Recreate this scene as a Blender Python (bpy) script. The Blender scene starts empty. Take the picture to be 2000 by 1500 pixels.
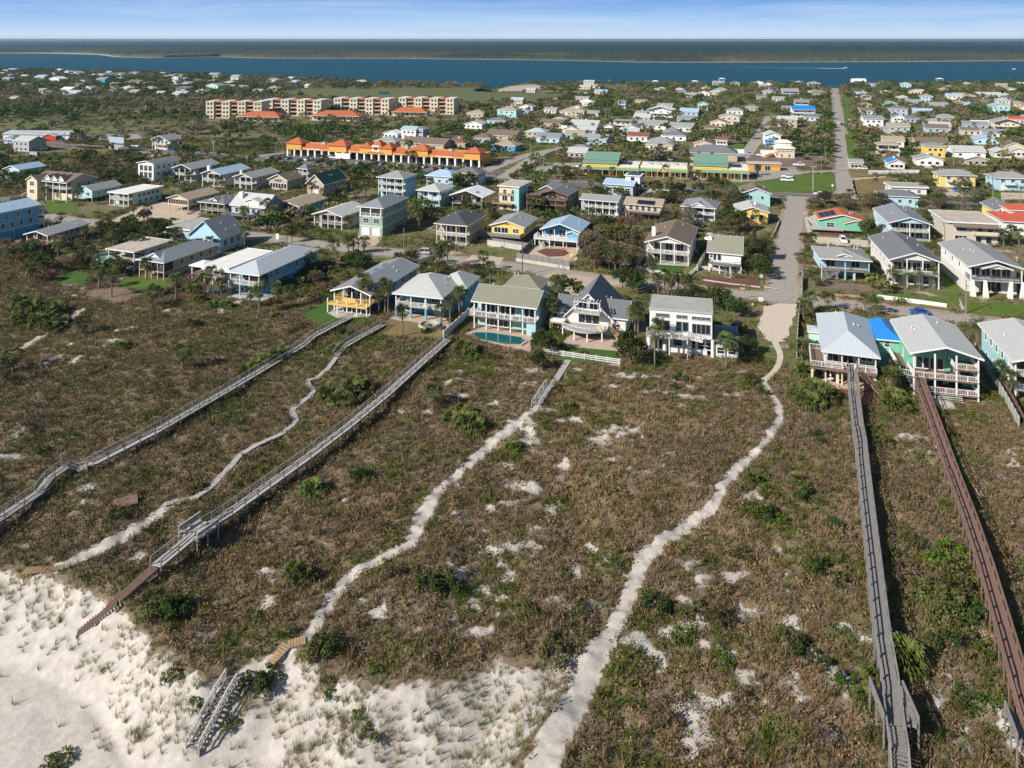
import bpy, math, random
import numpy as np
from mathutils import Vector, Matrix
random.seed(11); RNG = np.random.default_rng(5)
R = math.radians
SC = bpy.context.scene; COL = SC.collection
# ---------------------------------------------------------------- camera, sky, sun, exposure
H = 65.0; F = 1500.0; HY = 77.0          # camera height (m), focal length and horizon row in photograph pixels
cd = bpy.data.cameras.new('camera'); cam = bpy.data.objects.new('camera', cd); COL.objects.link(cam)
cam.location = (0, 0, H); cam.rotation_euler = (R(90), 0, 0)
cd.sensor_width = 36; cd.lens = 36 * F / 2000; cd.shift_y = -(750 - HY) / 2000
cd.clip_start = 1; cd.clip_end = 60000
SC.camera = cam
SUN = Vector((-0.84 * math.cos(R(34)), -0.54 * math.cos(R(34)), math.sin(R(34)))).normalized()
sl = bpy.data.lights.new('sun', 'SUN'); sl.energy = 5.0; sl.angle = R(0.55); sl.color = (1.0, 0.94, 0.86)
so = bpy.data.objects.new('sun', sl); COL.objects.link(so); so.rotation_euler = SUN.to_track_quat('Z', 'Y').to_euler()
so.location = (-40, -40, 200)
W = bpy.data.worlds.new('World'); SC.world = W; W.use_nodes = True
def world():
    nt = W.node_tree; N = nt.nodes; L = nt.links; N.clear()
    out = N.new('ShaderNodeOutputWorld'); bg = N.new('ShaderNodeBackground'); L.new(bg.outputs[0], out.inputs[0])
    sky = N.new('ShaderNodeTexSky'); sky.sky_type = 'NISHITA'; sky.sun_disc = False
    sky.sun_elevation = R(34); sky.sun_rotation = math.atan2(SUN.x, SUN.y); sky.air_density = 1.0; sky.dust_density = 0.6; sky.ozone_density = 2.0
    tc = N.new('ShaderNodeTexCoord'); sep = N.new('ShaderNodeSeparateXYZ'); L.new(tc.outputs['Generated'], sep.inputs[0])
    sc = N.new('ShaderNodeVectorMath'); sc.operation = 'SCALE'; sc.inputs['Scale'].default_value = 0.06; L.new(sky.outputs[0], sc.inputs[0])
    rp = N.new('ShaderNodeValToRGB'); L.new(sep.outputs['Z'], rp.inputs[0])
    e = rp.color_ramp.elements; e[0].position = 0.0; e[0].color = (0.50, 0.58, 0.68, 1); e[1].position = 0.30; e[1].color = (0.06, 0.19, 0.60, 1)
    x = rp.color_ramp.elements.new(0.016); x.color = (0.34, 0.47, 0.66, 1)
    x = rp.color_ramp.elements.new(0.034); x.color = (0.20, 0.36, 0.62, 1)
    x = rp.color_ramp.elements.new(0.055); x.color = (0.11, 0.25, 0.54, 1)
    mp = N.new('ShaderNodeMapping'); mp.inputs['Scale'].default_value = (1.6, 1.6, 26); mp.inputs['Rotation'].default_value = (0.0, R(0.8), 0); L.new(tc.outputs['Generated'], mp.inputs[0])
    nz = N.new('ShaderNodeTexNoise'); nz.inputs['Scale'].default_value = 2.2; nz.inputs['Detail'].default_value = 6; nz.inputs['Roughness'].default_value = 0.58; nz.inputs['Distortion'].default_value = 0.6
    L.new(mp.outputs[0], nz.inputs[0])
    cr = N.new('ShaderNodeValToRGB'); L.new(nz.outputs[0], cr.inputs[0]); cr.color_ramp.elements[0].position = 0.38; cr.color_ramp.elements[1].position = 0.85; cr.color_ramp.elements[1].color = (.6, .6, .6, 1)
    mx = N.new('ShaderNodeMixRGB'); L.new(cr.outputs[0], mx.inputs[0]); L.new(rp.outputs[0], mx.inputs[1]); mx.inputs[2].default_value = (0.48, 0.57, 0.68, 1)
    mr = N.new('ShaderNodeMapRange'); mr.inputs[1].default_value = 0.06; mr.inputs[2].default_value = 0.16; L.new(sep.outputs['Z'], mr.inputs[0])
    m2 = N.new('ShaderNodeMixRGB'); L.new(mr.outputs[0], m2.inputs[0]); L.new(mx.outputs[0], m2.inputs[1]); L.new(sc.outputs[0], m2.inputs[2])
    L.new(m2.outputs[0], bg.inputs[0]); bg.inputs[1].default_value = 1.0
world()
SC.view_settings.view_transform = 'Standard'; SC.view_settings.look = 'None'; SC.view_settings.exposure = 0.5; SC.view_settings.gamma = 1.0
SC.cycles.volume_bounces = 0; SC.cycles.max_bounces = 5; SC.cycles.diffuse_bounces = 2; SC.cycles.transparent_max_bounces = 8
# ---------------------------------------------------------------- numeric helpers
TAB = np.random.default_rng(3).random((256, 256))
def vnoise(x, y):
    xi = np.floor(x).astype(int); yi = np.floor(y).astype(int); fx = x - xi; fy = y - yi
    fx = fx * fx * (3 - 2 * fx); fy = fy * fy * (3 - 2 * fy)
    a = TAB[xi & 255, yi & 255]; b = TAB[(xi + 1) & 255, yi & 255]; c = TAB[xi & 255, (yi + 1) & 255]; d = TAB[(xi + 1) & 255, (yi + 1) & 255]
    return (a * (1 - fx) + b * fx) * (1 - fy) + (c * (1 - fx) + d * fx) * fy
def fbm(x, y, s, o=4, off=0.0):
    x = np.asarray(x, float) / s + off; y = np.asarray(y, float) / s + off * 1.7; r = 0; a = 0.5; t = 0
    for _ in range(o): r = r + a * vnoise(x, y); t += a; x = x * 2.03 + 11.3; y = y * 2.03 + 5.1; a *= 0.5
    return r / t
def sst(a, b, x): t = np.clip((x - a) / (b - a), 0, 1); return t * t * (3 - 2 * t)
CREST = [(-400, 1010), (0, 1105), (130, 1140), (250, 1195), (330, 1290), (400, 1330), (470, 1310), (560, 1285), (640, 1310), (720, 1345), (850, 1335), (960, 1290), (1050, 1290), (1120, 1285), (1300, 1285)]
CX = [(x - 1000) * H / (y - HY) for x, y in CREST]; CY = [F * H / (y - HY) for x, y in CREST]
def seaward(X, Y):
    """metres seaward of the dune crest (negative landward)"""
    s = np.interp(X, CX, CY, left=CY[0] + 3) - Y + (fbm(X, Y, 3, 3) - .5) * 1.4
    ax, ay, bx, by = 8.9, 82.5, 2.4, 68.0; L_ = math.hypot(bx - ax, by - ay)      # the right side is closed by the footpath
    s2 = ((bx - ax) * (Y - ay) - (by - ay) * (X - ax)) / L_ * -1 - 1.9 + (fbm(X, Y, 2.2, 3, 6.1) - .5) * 1.6
    return np.minimum(s, s2)
def height(X, Y):
    X = np.asarray(X, float); Y = np.asarray(Y, float)
    t = Y + 0.4 * X
    a = 1 - sst(146, 163, t)
    z = a * ((fbm(X, Y, 17, 3, 2.0) - 0.5) * 2.6 + (fbm(X, Y, 4.5, 3, 7.0) - 0.5) * 1.3 + (fbm(X, Y, 1.3, 2, 5.0) - .5) * .55)
    s = seaward(X, Y); s1 = np.clip(s, 0, None)
    drop = np.where(s1 < 8, 0.46 * s1, 0.46 * 8 + 0.07 * (s1 - 8))
    berm = 0.25 * np.exp(-((s + 1.5) / 2.4) ** 2)
    return z * (1 - 0.93 * sst(0, 4, s)) - drop + berm * a + (fbm(X, Y, 2.6, 3, 3.0) - .5) * .5 * sst(0, 4, s) * (1 - .6 * sst(9, 14, s))
def G(px, py, off=0.0):
    """photo pixel -> point on the terrain (or off metres above it)"""
    dx = (px - 1000) / F; dz = (py - HY) / F; t = H / dz
    for _ in range(30):
        t2 = (H - off - float(height(dx * t, t))) / dz; t += 0.5 * (t2 - t)
    return Vector((dx * t, t, float(height(dx * t, t)) + off))
def P2(v): return (1000 + F * v[0] / v[1], HY + F * (H - v[2]) / v[1])
# ---------------------------------------------------------------- materials
MC = {}
def mat(name, col=(.5, .5, .5), rough=.8, kind='plain', var=.12, sc=1.5, spec=.25):
    if name in MC: return MC[name]
    m = bpy.data.materials.new(name); MC[name] = m; m.use_nodes = True; nt = m.node_tree; N = nt.nodes; L = nt.links
    b = N['Principled BSDF']; b.inputs['Roughness'].default_value = rough; b.inputs['Specular IOR Level'].default_value = spec
    c = (*col, 1); m.diffuse_color = c
    tc = N.new('ShaderNodeTexCoord'); src = tc.outputs['Object']
    nz = N.new('ShaderNodeTexNoise'); nz.inputs['Scale'].default_value = sc; nz.inputs['Detail'].default_value = 5; nz.inputs['Roughness'].default_value = .65
    L.new(src, nz.inputs[0])
    def ramp(inp, c0, c1, p0=.3, p1=.7):
        r = N.new('ShaderNodeValToRGB'); L.new(inp, r.inputs[0]); r.color_ramp.elements[0].position = p0; r.color_ramp.elements[1].position = p1
        r.color_ramp.elements[0].color = (*c0, 1); r.color_ramp.elements[1].color = (*c1, 1); return r.outputs[0]
    def mul(c, k): return tuple(min(1, v * k) for v in c)
    def mix(f, a, bb, mode='MIX'):
        x = N.new('ShaderNodeMixRGB'); x.blend_type = mode
        for i, v in enumerate((f, a, bb)):
            if isinstance(v, (float, int)): x.inputs[i].default_value = v
            elif isinstance(v, tuple): x.inputs[i].default_value = (*v[:3], 1)
            else: L.new(v, x.inputs[i])
        return x.outputs[0]
    def bump(h, st=.3, dist=.05):
        u = N.new('ShaderNodeBump'); u.inputs['Strength'].default_value = st; u.inputs['Distance'].default_value = dist; L.new(h, u.inputs['Height']); L.new(u.outputs[0], b.inputs['Normal'])
    base = ramp(nz.outputs[0], mul(col, 1 - var), mul(col, 1 + var))
    if kind == 'wall':      # lap siding or stucco with faint courses
        wv = N.new('ShaderNodeTexWave'); wv.bands_direction = 'Z'; wv.inputs['Scale'].default_value = 1.6; wv.inputs['Distortion'].default_value = 0; L.new(src, wv.inputs[0])
        bump(wv.outputs[0], .25, .04)
        st = N.new('ShaderNodeTexNoise'); st.inputs['Scale'].default_value = 3; st.inputs['Detail'].default_value = 4
        mp = N.new('ShaderNodeMapping'); mp.inputs['Scale'].default_value = (1, 1, .15); L.new(src, mp.inputs[0]); L.new(mp.outputs[0], st.inputs[0])
        base = mix(.16, base, ramp(st.outputs[0], mul(col, .62), mul(col, 1.1), .35, .6))
    elif kind == 'shingle':
        br = N.new('ShaderNodeTexNoise'); br.inputs['Scale'].default_value = 14; br.inputs['Detail'].default_value = 4; L.new(src, br.inputs[0])
        base = mix(.55, base, ramp(br.outputs[0], mul(col, .72), mul(col, 1.25), .35, .65))
        wv = N.new('ShaderNodeTexWave'); wv.bands_direction = 'Z'; wv.inputs['Scale'].default_value = 4; wv.inputs['Distortion'].default_value = .6; L.new(src, wv.inputs[0])
        base = mix(.14, base, ramp(wv.outputs[0], mul(col, .5), col)); bump(br.outputs[0], .3, .04)
    elif kind == 'metal':
        wv = N.new('ShaderNodeTexWave'); wv.bands_direction = 'X'; wv.inputs['Scale'].default_value = .75; wv.inputs['Distortion'].default_value = 0; L.new(src, wv.inputs[0])
        base = mix(.8, base, ramp(wv.outputs[0], mul(col, .7), mul(col, 1.05), .02, .2)); bump(wv.outputs[0], .3, .05)
    elif kind == 'tile':
        wv = N.new('ShaderNodeTexWave'); wv.bands_direction = 'X'; wv.inputs['Scale'].default_value = 1.4; wv.inputs['Distortion'].default_value = .5; L.new(src, wv.inputs[0])
        base = mix(.45, base, ramp(wv.outputs[0], mul(col, .55), mul(col, 1.2))); bump(wv.outputs[0], .5, .08)
    elif kind == 'wood':
        mp = N.new('ShaderNodeMapping'); mp.inputs['Scale'].default_value = (3, 3, 1); L.new(src, mp.inputs[0]); n2 = N.new('ShaderNodeTexNoise'); n2.inputs['Scale'].default_value = 4; L.new(mp.outputs[0], n2.inputs[0])
        base = mix(.6, base, ramp(n2.outputs[0], mul(col, .65), mul(col, 1.3), .35, .65))
    elif kind == 'leaf':
        at = N.new('ShaderNodeAttribute'); at.attribute_name = 'Col'
        base = mix(1.0, at.outputs['Color'], base, 'MULTIPLY')
        oi = N.new('ShaderNodeObjectInfo'); hs = N.new('ShaderNodeHueSaturation'); mr = N.new('ShaderNodeMapRange'); mr.inputs[3].default_value = .7; mr.inputs[4].default_value = 1.35
        L.new(oi.outputs['Random'], mr.inputs[0]); L.new(mr.outputs[0], hs.inputs['Value']); L.new(base, hs.inputs['Color']); base = hs.outputs[0]
        mr2 = N.new('ShaderNodeMapRange'); mr2.inputs[3].default_value = .475; mr2.inputs[4].default_value = .52; L.new(oi.outputs['Random'], mr2.inputs[0]); L.new(mr2.outputs[0], hs.inputs['Hue'])
        tr = N.new('ShaderNodeBsdfTranslucent'); L.new(base, tr.inputs[0]); ms = N.new('ShaderNodeMixShader'); ms.inputs[0].default_value = .22
        L.new(b.outputs[0], ms.inputs[1]); L.new(tr.outputs[0], ms.inputs[2]); L.new(ms.outputs[0], N['Material Output'].inputs[0])
    elif kind == 'dune':    # sand with litter of dead stems, driven by the plant-cover attribute
        at = N.new('ShaderNodeAttribute'); at.attribute_name = 'cover'
        f = N.new('ShaderNodeTexNoise'); f.inputs['Scale'].default_value = 3.2; f.inputs['Detail'].default_value = 8; f.inputs['Roughness'].default_value = .7; L.new(src, f.inputs[0])
        sand = ramp(nz.outputs[0], (.36, .325, .285), (.50, .465, .425))
        lit = ramp(f.outputs[0], (.075, .055, .034), (.25, .185, .125), .3, .68)
        ad = N.new('ShaderNodeMath'); ad.operation = 'ADD'; L.new(at.outputs['Fac'], ad.inputs[0])
        sb = N.new('ShaderNodeMath'); sb.operation = 'MULTIPLY_ADD'; L.new(f.outputs[0], sb.inputs[0]); sb.inputs[1].default_value = 1.1; sb.inputs[2].default_value = -.55; L.new(sb.outputs[0], ad.inputs[1])
        base = mix(ramp(ad.outputs[0], (0, 0, 0), (1, 1, 1), .32, .58), sand, lit); vo = N.new('ShaderNodeTexVoronoi'); vo.inputs['Scale'].default_value = 2.6; L.new(src, vo.inputs[0]); am = N.new('ShaderNodeMath'); am.operation = 'MULTIPLY_ADD'; L.new(vo.outputs['Distance'], am.inputs[0]); am.inputs[1].default_value = .55; L.new(f.outputs[0], am.inputs[2]); bump(am.outputs[0], .26, .12)
    elif kind == 'land':    # inland ground: rough grass, dead leaves, sand
        n2 = N.new('ShaderNodeTexNoise'); n2.inputs['Scale'].default_value = .045; n2.inputs['Detail'].default_value = 7; L.new(src, n2.inputs[0])
        n3 = N.new('ShaderNodeTexNoise'); n3.inputs['Scale'].default_value = .9; n3.inputs['Detail'].default_value = 8; n3.inputs['Roughness'].default_value = .7; L.new(src, n3.inputs[0])
        a = ramp(n3.outputs[0], (.055, .055, .024), (.27, .205, .12)); g = ramp(n3.outputs[0], (.04, .06, .015), (.16, .17, .055))
        base = mix(ramp(n2.outputs[0], (0, 0, 0), (1, 1, 1), .42, .58), a, g)
        n4 = N.new('ShaderNodeTexNoise'); n4.inputs['Scale'].default_value = .13; n4.inputs['Detail'].default_value = 6; L.new(src, n4.inputs[0])
        base = mix(ramp(n4.outputs[0], (0, 0, 0), (1, 1, 1), .6, .72), base, (.42, .36, .29)); bump(n3.outputs[0], .5, .2)
    elif kind == 'lawn':
        n3 = N.new('ShaderNodeTexNoise'); n3.inputs['Scale'].default_value = 1.1; n3.inputs['Detail'].default_value = 8; n3.inputs['Roughness'].default_value = .75; L.new(src, n3.inputs[0])
        n4 = N.new('ShaderNodeTexNoise'); n4.inputs['Scale'].default_value = .17; n4.inputs['Detail'].default_value = 3; L.new(src, n4.inputs[0])
        base = mix(.5, ramp(n3.outputs[0], mul(col, .5), mul(col, 1.5)), ramp(n4.outputs[0], mul(col, .7), (col[0] * 1.6, col[1] * 1.2, col[2] * 1.4))); bump(n3.outputs[0], .6, .1)
    elif kind == 'road':
        n3 = N.new('ShaderNodeTexNoise'); n3.inputs['Scale'].default_value = .35; n3.inputs['Detail'].default_value = 8; n3.inputs['Roughness'].default_value = .7; L.new(src, n3.inputs[0])
        vr = N.new('ShaderNodeTexVoronoi'); vr.feature = 'DISTANCE_TO_EDGE'; vr.inputs['Scale'].default_value = .28; L.new(src, vr.inputs[0])
        base = mix(.6, base, ramp(n3.outputs[0], mul(col, .75), mul(col, 1.2))); base = mix(ramp(vr.outputs[0], (.5, .5, .5), (0, 0, 0), .0, .012), base, mul(col, .45)); 
    elif kind == 'water':
        mp = N.new('ShaderNodeMapping'); mp.inputs['Scale'].default_value = (.12, .5, 1); L.new(src, mp.inputs[0])
        n3 = N.new('ShaderNodeTexNoise'); n3.inputs['Scale'].default_value = .16; n3.inputs['Detail'].default_value = 8; n3.inputs['Roughness'].default_value = .75; L.new(mp.outputs[0], n3.inputs[0])
        base = ramp(n3.outputs[0], mul(col, .62), mul(col, 1.5), .35, .68); bump(n3.outputs[0], .2, .5)
    if kind == 'glass':
        b.inputs['Base Color'].default_value = c
    else: L.new(base, b.inputs['Base Color'])
    return m
def M(k): return MC[k]
PAL = dict(white=(.68, .68, .66), offwhite=(.62, .60, .55), cream=(.60, .52, .36), tan=(.42, .35, .26), beige=(.50, .45, .38), gray=(.36, .37, .37), darkgray=(.12, .125, .13),
    paleblue=(.38, .55, .66), blue=(.06, .28, .50), skyblue=(.15, .36, .52), teal=(.20, .44, .43), aqua=(.33, .55, .55), ochre=(.58, .38, .12), mint=(.42, .62, .53), green=(.17, .44, .31), sage=(.24, .32, .26),
    yellow=(.72, .50, .12), paleyellow=(.68, .56, .20), orange=(.62, .31, .08), brown=(.16, .09, .06), redbrown=(.21, .085, .05), umber=(.13, .10, .075), bluegray=(.34, .42, .50), pink=(.55, .36, .28), navy=(.03, .06, .17), red=(.45, .05, .03), olive=(.22, .22, .15))
for k, v in PAL.items():
    mat('wall_' + k, v, .75, 'wall', .06, .8); mat('paint_' + k, v, .55, 'plain', .06, 2)
for k, v in dict(gray=(.27, .28, .28), lightgray=(.42, .43, .42), dark=(.075, .08, .09), slate=(.15, .16, .17), brown=(.17, .13, .10), tan=(.33, .27, .20), olive=(.22, .22, .17), green=(.02, .065, .06), redbrown=(.20, .08, .06), steel=(.21, .23, .25), white=(.72, .72, .71), blueshade=(.03, .06, .12)).items():
    mat('shingle_' + k, v, .85, 'shingle', .12, .7)
for k, v in dict(silver=(.42, .46, .49), white=(.72, .74, .75), blue=(.02, .20, .58), green=(.17, .30, .22), paleblue=(.33, .45, .56)).items():
    mat('metal_' + k, v, .42, 'metal', .08, .6, .5)
mat('tile_orange', (.44, .13, .055), .8, 'tile', .2, 1); mat('tile_red', (.48, .10, .06), .8, 'tile', .2, 1)
mat('membrane_white', (.66, .65, .62), .8, 'plain', .12, .5); mat('membrane_tan', (.42, .37, .31), .9, 'plain', .2, .4); mat('membrane_gray', (.33, .33, .31), .9, 'plain', .14, .5)
mat('glass', (.018, .026, .034), .08, 'glass', spec=.6); mat('screen', (.03, .03, .03), .6, 'plain'); mat('solar', (.012, .018, .045), .2, 'glass', spec=.5)
mat('wood_gray', (.205, .195, .185), .9, 'wood', .25, 2); mat('wood_silver', (.36, .35, .335), .85, 'wood', .2, 2); mat('wood_brown', (.15, .095, .07), .85, 'wood', .25, 2); mat('wood_red', (.19, .118, .092), .8, 'wood', .2, 2)
mat('wood_tan', (.36, .25, .14), .85, 'wood', .2, 2); mat('concrete', (.42, .40, .36), .9, 'plain', .15, .8); mat('paver', (.42, .33, .26), .9, 'plain', .2, 2); mat('bark', (.13, .105, .08), .95, 'wood', .3, 3)
mat('palm_bark', (.17, .145, .12), .95, 'wood', .3, 5)
mat('shoulder_sand', (.27, .225, .16), .95, 'lawn'); mat('asphalt', (.31, .285, .25), .9, 'road', .12, .8); mat('asphalt_dark', (.13, .13, .13), .9, 'road', .15, .8); mat('sandy_drive', (.45, .37, .28), .95, 'road', .2, .5); mat('path_sand', (.50, .43, .35), .95, 'plain', .16, 2.2)
mat('lawn', (.075, .13, .018), .95, 'lawn'); mat('lawn_dry', (.17, .14, .055), .95, 'lawn'); mat('lawn_lush', (.045, .105, .014), .95, 'lawn'); mat('mulch', (.13, .06, .045), .95, 'lawn'); mat('bare_soil', (.16, .125, .095), .95, 'lawn')
mat('marsh', (.10, .12, .045), .95, 'lawn'); mat('mud', (.40, .34, .26), .95, 'plain', .3, .3)
mat('river_water', (.004, .055, .092), .55, 'water', spec=.1); mat('pool_water', (.008, .10, .105), .1, 'plain', spec=.5)
mat('dune', kind='dune', sc=1.2, rough=.95); mat('land', kind='land', rough=.95)
mat('leaf', (1, 1, 1), .65, 'leaf', .18, .8, .2); mat('scrub_leaf', (.96, .97, .88), .8, 'leaf', .2, .5, .1)
mat('foam', (.75, .8, .82), .6); mat('rubber', (.02, .02, .02), .8); mat('galvanised', (.35, .36, .36), .5); mat('lamp_red', (.4, .02, .02), .3); mat('lamp_white', (.7, .7, .68), .2)
# ---------------------------------------------------------------- mesh builder and object helpers
class MB:
    def __init__(s): s.v = []; s.f = []; s.m = []
    def add(s, vs, fs, m=0):
        o = len(s.v); s.v += [tuple(v) for v in vs]; s.f += [tuple(i + o for i in f) for f in fs]; s.m += [m] * len(fs); return s
    def box(s, x0, y0, z0, x1, y1, z1, m=0):
        return s.add([(x0, y0, z0), (x1, y0, z0), (x1, y1, z0), (x0, y1, z0), (x0, y0, z1), (x1, y0, z1), (x1, y1, z1), (x0, y1, z1)], [(0, 3, 2, 1), (4, 5, 6, 7), (0, 1, 5, 4), (1, 2, 6, 5), (2, 3, 7, 6), (3, 0, 4, 7)], m)
    def bar(s, a, b, w, t, m=0):
        """beam from a to b, w wide (horizontal), t thick"""
        a = Vector(a); b = Vector(b); d = (b - a); 
        if d.length < 1e-6: return s
        d.normalize(); up = Vector((0, 0, 1)) if abs(d.z) < .95 else Vector((0, 1, 0)); sx = d.cross(up).normalized() * w / 2; sz = sx.normalized().cross(d).normalized() * t / 2
        vs = [a - sx - sz, a + sx - sz, a + sx + sz, a - sx + sz, b - sx - sz, b + sx - sz, b + sx + sz, b - sx + sz]
        return s.add(vs, [(0, 1, 2, 3), (7, 6, 5, 4), (0, 4, 5, 1), (1, 5, 6, 2), (2, 6, 7, 3), (3, 7, 4, 0)], m)
    def ext(s, poly, axis, a, b, m=0):
        """extrude a closed 2-D polygon (list of (u,z)) along axis 'x' or 'y' from a to b"""
        n = len(poly); f = (lambda u, z, t: (t, u, z)) if axis == 'x' else (lambda u, z, t: (u, t, z))
        vs = [f(u, z, a) for u, z in poly] + [f(u, z, b) for u, z in poly]
        fs = [(i, (i + 1) % n, (i + 1) % n + n, i + n) for i in range(n)] + [tuple(range(n))[::-1], tuple(range(n, 2 * n))]
        return s.add(vs, fs, m)
    def slab(s, poly, z0, z1, m=0):
        n = len(poly); vs = [(x, y, z0) for x, y in poly] + [(x, y, z1) for x, y in poly]
        return s.add(vs, [(i, (i + 1) % n, (i + 1) % n + n, i + n) for i in range(n)] + [tuple(range(n))[::-1], tuple(range(n, 2 * n))], m)
    def cyl(s, a, b, r0, r1, n=8, m=0):
        a = Vector(a); b = Vector(b); d = (b - a).normalized(); u = d.orthogonal().normalized(); v = d.cross(u); o = len(s.v); vs = []
        for c, r in ((a, r0), (b, r1)):
            for i in range(n): t = 2 * math.pi * i / n; vs.append(c + u * r * math.cos(t) + v * r * math.sin(t))
        return s.add(vs, [(i, (i + 1) % n, (i + 1) % n + n, i + n) for i in range(n)] + [tuple(range(n))[::-1], tuple(range(n, 2 * n))], m)
    def mesh(s, name, mats):
        me = bpy.data.meshes.new(name); me.from_pydata(s.v, [], s.f)
        for q in mats: me.materials.append(M(q) if isinstance(q, str) else q)
        me.polygons.foreach_set('material_index', s.m); me.update(); return me
    def build(s, name, mats, parent=None):
        if isinstance(mats, str): mats = [mats]
        return link(name, s.mesh(name, mats), parent)
def link(name, me, parent=None, loc=None, rz=None):
    o = bpy.data.objects.new(name, me); COL.objects.link(o)
    if parent is not None: o.parent = parent
    if loc is not None: o.location = loc
    if rz is not None: o.rotation_euler = (0, 0, rz)
    return o
USED = set()
def tag(o, label, cat, group=None, kind=None):
    if label:
        assert 4 <= len(label.split()) <= 16, label
        o['label'] = label; USED.add(label)
    if cat: o['category'] = cat
    if group: o['group'] = group
    if kind: o['kind'] = kind
    return o
def thing(name, label, cat, loc, rz=0, group=None):
    return tag(link(name, None, None, loc, rz), label, cat, group)
def struct(o): o['kind'] = 'structure'; return o
def copy_tree(o, parent=None):
    c = o.copy(); COL.objects.link(c)
    if parent is not None: c.parent = parent
    for ch in [x for x in KIDS.get(o.name, [])]: copy_tree(ch, c)
    return c
KIDS = {}
def kids(o):
    for ch in o.children: KIDS.setdefault(o.name, []).append(ch); kids(ch)
def npmesh(name, V, Fq, col, mats, quads=True):
    """big mesh from numpy arrays; col per vertex"""
    me = bpy.data.meshes.new(name); n = Fq.shape[1]
    me.vertices.add(len(V)); me.vertices.foreach_set('co', V.astype(np.float32).ravel())
    me.loops.add(Fq.size); me.loops.foreach_set('vertex_index', Fq.astype(np.int32).ravel())
    me.polygons.add(len(Fq)); me.polygons.foreach_set('loop_start', (np.arange(len(Fq)) * n).astype(np.int32))
    for q in mats: me.materials.append(M(q))
    if col is not None:
        if col.ndim == 1: a = me.attributes.new('cover', 'FLOAT', 'POINT'); a.data.foreach_set('value', col.astype(np.float32))
        else:
            a = me.attributes.new('Col', 'FLOAT_COLOR', 'POINT'); c4 = np.ones((len(V), 4), np.float32); c4[:, :3] = col; a.data.foreach_set('color', c4.ravel())
    me.update(calc_edges=True); return me
# ---------------------------------------------------------------- paths, roads: polylines in world space
def poly_world(pts, off=0.0): return [G(x, y, off) for x, y in pts]
def catmull(P, n=6):
    out = []
    for i in range(len(P) - 1):
        p0 = P[max(i - 1, 0)]; p1 = P[i]; p2 = P[i + 1]; p3 = P[min(i + 2, len(P) - 1)]
        for k in range(n):
            t = k / n; out.append(0.5 * ((2 * p1) + (p2 - p0) * t + (2 * p0 - 5 * p1 + 4 * p2 - p3) * t * t + (3 * p1 - p0 - 3 * p2 + p3) * t ** 3))
    out.append(P[-1]); return out
def seg_dist(X, Y, pl, wd):
    """distance outside a ribbon (negative inside)"""
    D = np.full(np.shape(X), 1e9)
    for i in range(len(pl) - 1):
        ax, ay = pl[i][0], pl[i][1]; bx, by = pl[i + 1][0], pl[i + 1][1]; L2 = (bx - ax) ** 2 + (by - ay) ** 2 + 1e-9
        t = np.clip(((X - ax) * (bx - ax) + (Y - ay) * (by - ay)) / L2, 0, 1)
        d = np.hypot(X - ax - t * (bx - ax), Y - ay - t * (by - ay)) - (wd[i] * (1 - t) + wd[i + 1] * t) / 2
        D = np.minimum(D, d)
    return D
# sand footpaths over the dunes: (x, y, width m)
PATHS = dict(
 main=[(1518, 615, 6.5), (1512, 640, 3.8), (1513, 665, 1.6), (1524, 695, 1.3), (1515, 722, 1.2), (1490, 745, 1.4), (1505, 770, 1.1), (1522, 795, 1.5), (1520, 822, 1.4), (1490, 868, 1.5), (1450, 905, 1.9), (1410, 945, 1.5), (1395, 985, 1.6), (1330, 1035, 2.0), (1255, 1090, 2.2), (1235, 1150, 2.1), (1200, 1225, 2.2), (1165, 1275, 2.6), (1143, 1325, 3.0), (1120, 1375, 3.2), (1080, 1450, 3.4), (1040, 1530, 3.6)],
 middle=[(1100, 728, .8), (1080, 748, .7), (1045, 797, 1.2), (1010, 825, 2.3), (960, 868, 2.6), (905, 915, 1.7), (858, 955, 1.6), (826, 1005, 2.2), (805, 1060, 1.8), (740, 1095, 1.7), (680, 1130, 1.8), (645, 1170, 1.6), (620, 1215, 1.3), (598, 1245, 1.2), (560, 1275, .8), (480, 1315, 1.0), (440, 1345, 1.5)],
 west=[(345, 980, 1.0), (322, 990, 1.1), (300, 1010, 1.2), (240, 1050, 1.3), (170, 1085, 1.6), (120, 1105, 1.2)],
 far_west=[(165, 603, .9), (120, 632, 1.2), (75, 660, 1.0), (30, 688, .9)],
 east=[(1565, 1265, .7), (1600, 1295, 1.3), (1650, 1322, .9), (1710, 1350, .6)])
PW = {k: ([G(x, y) for x, y, w in v], [w * (.86 if k in ('main', 'middle') else 1.5) for x, y, w in v]) for k, v in PATHS.items()}
BARE = [(1320, 880, 4.0, 1.4), (1125, 820, 6, 1.3), (1040, 945, 2.5, 2.5), (900, 770, 3.5, 1.4), (760, 1180, 4, 2), (1440, 1222, 1.3, .6), (280, 1085, 3.0, 1.6), (1880, 1365, 4, 1.5), (1620, 1430, 2, 1.5), (600, 1060, 3, 1.2), (1240, 735, 7, 1.6), (880, 745, 4, 1), (800, 800, 4, 1.2), (990, 1075, 3, 1), (1330, 790, 2, 1), (690, 975, 2.5, 1), (1110, 1300, 3, 2.4), (830, 1230, 4, 1.2)]
BW = [(G(x, y), rx, ry) for x, y, rx, ry in BARE]
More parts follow.
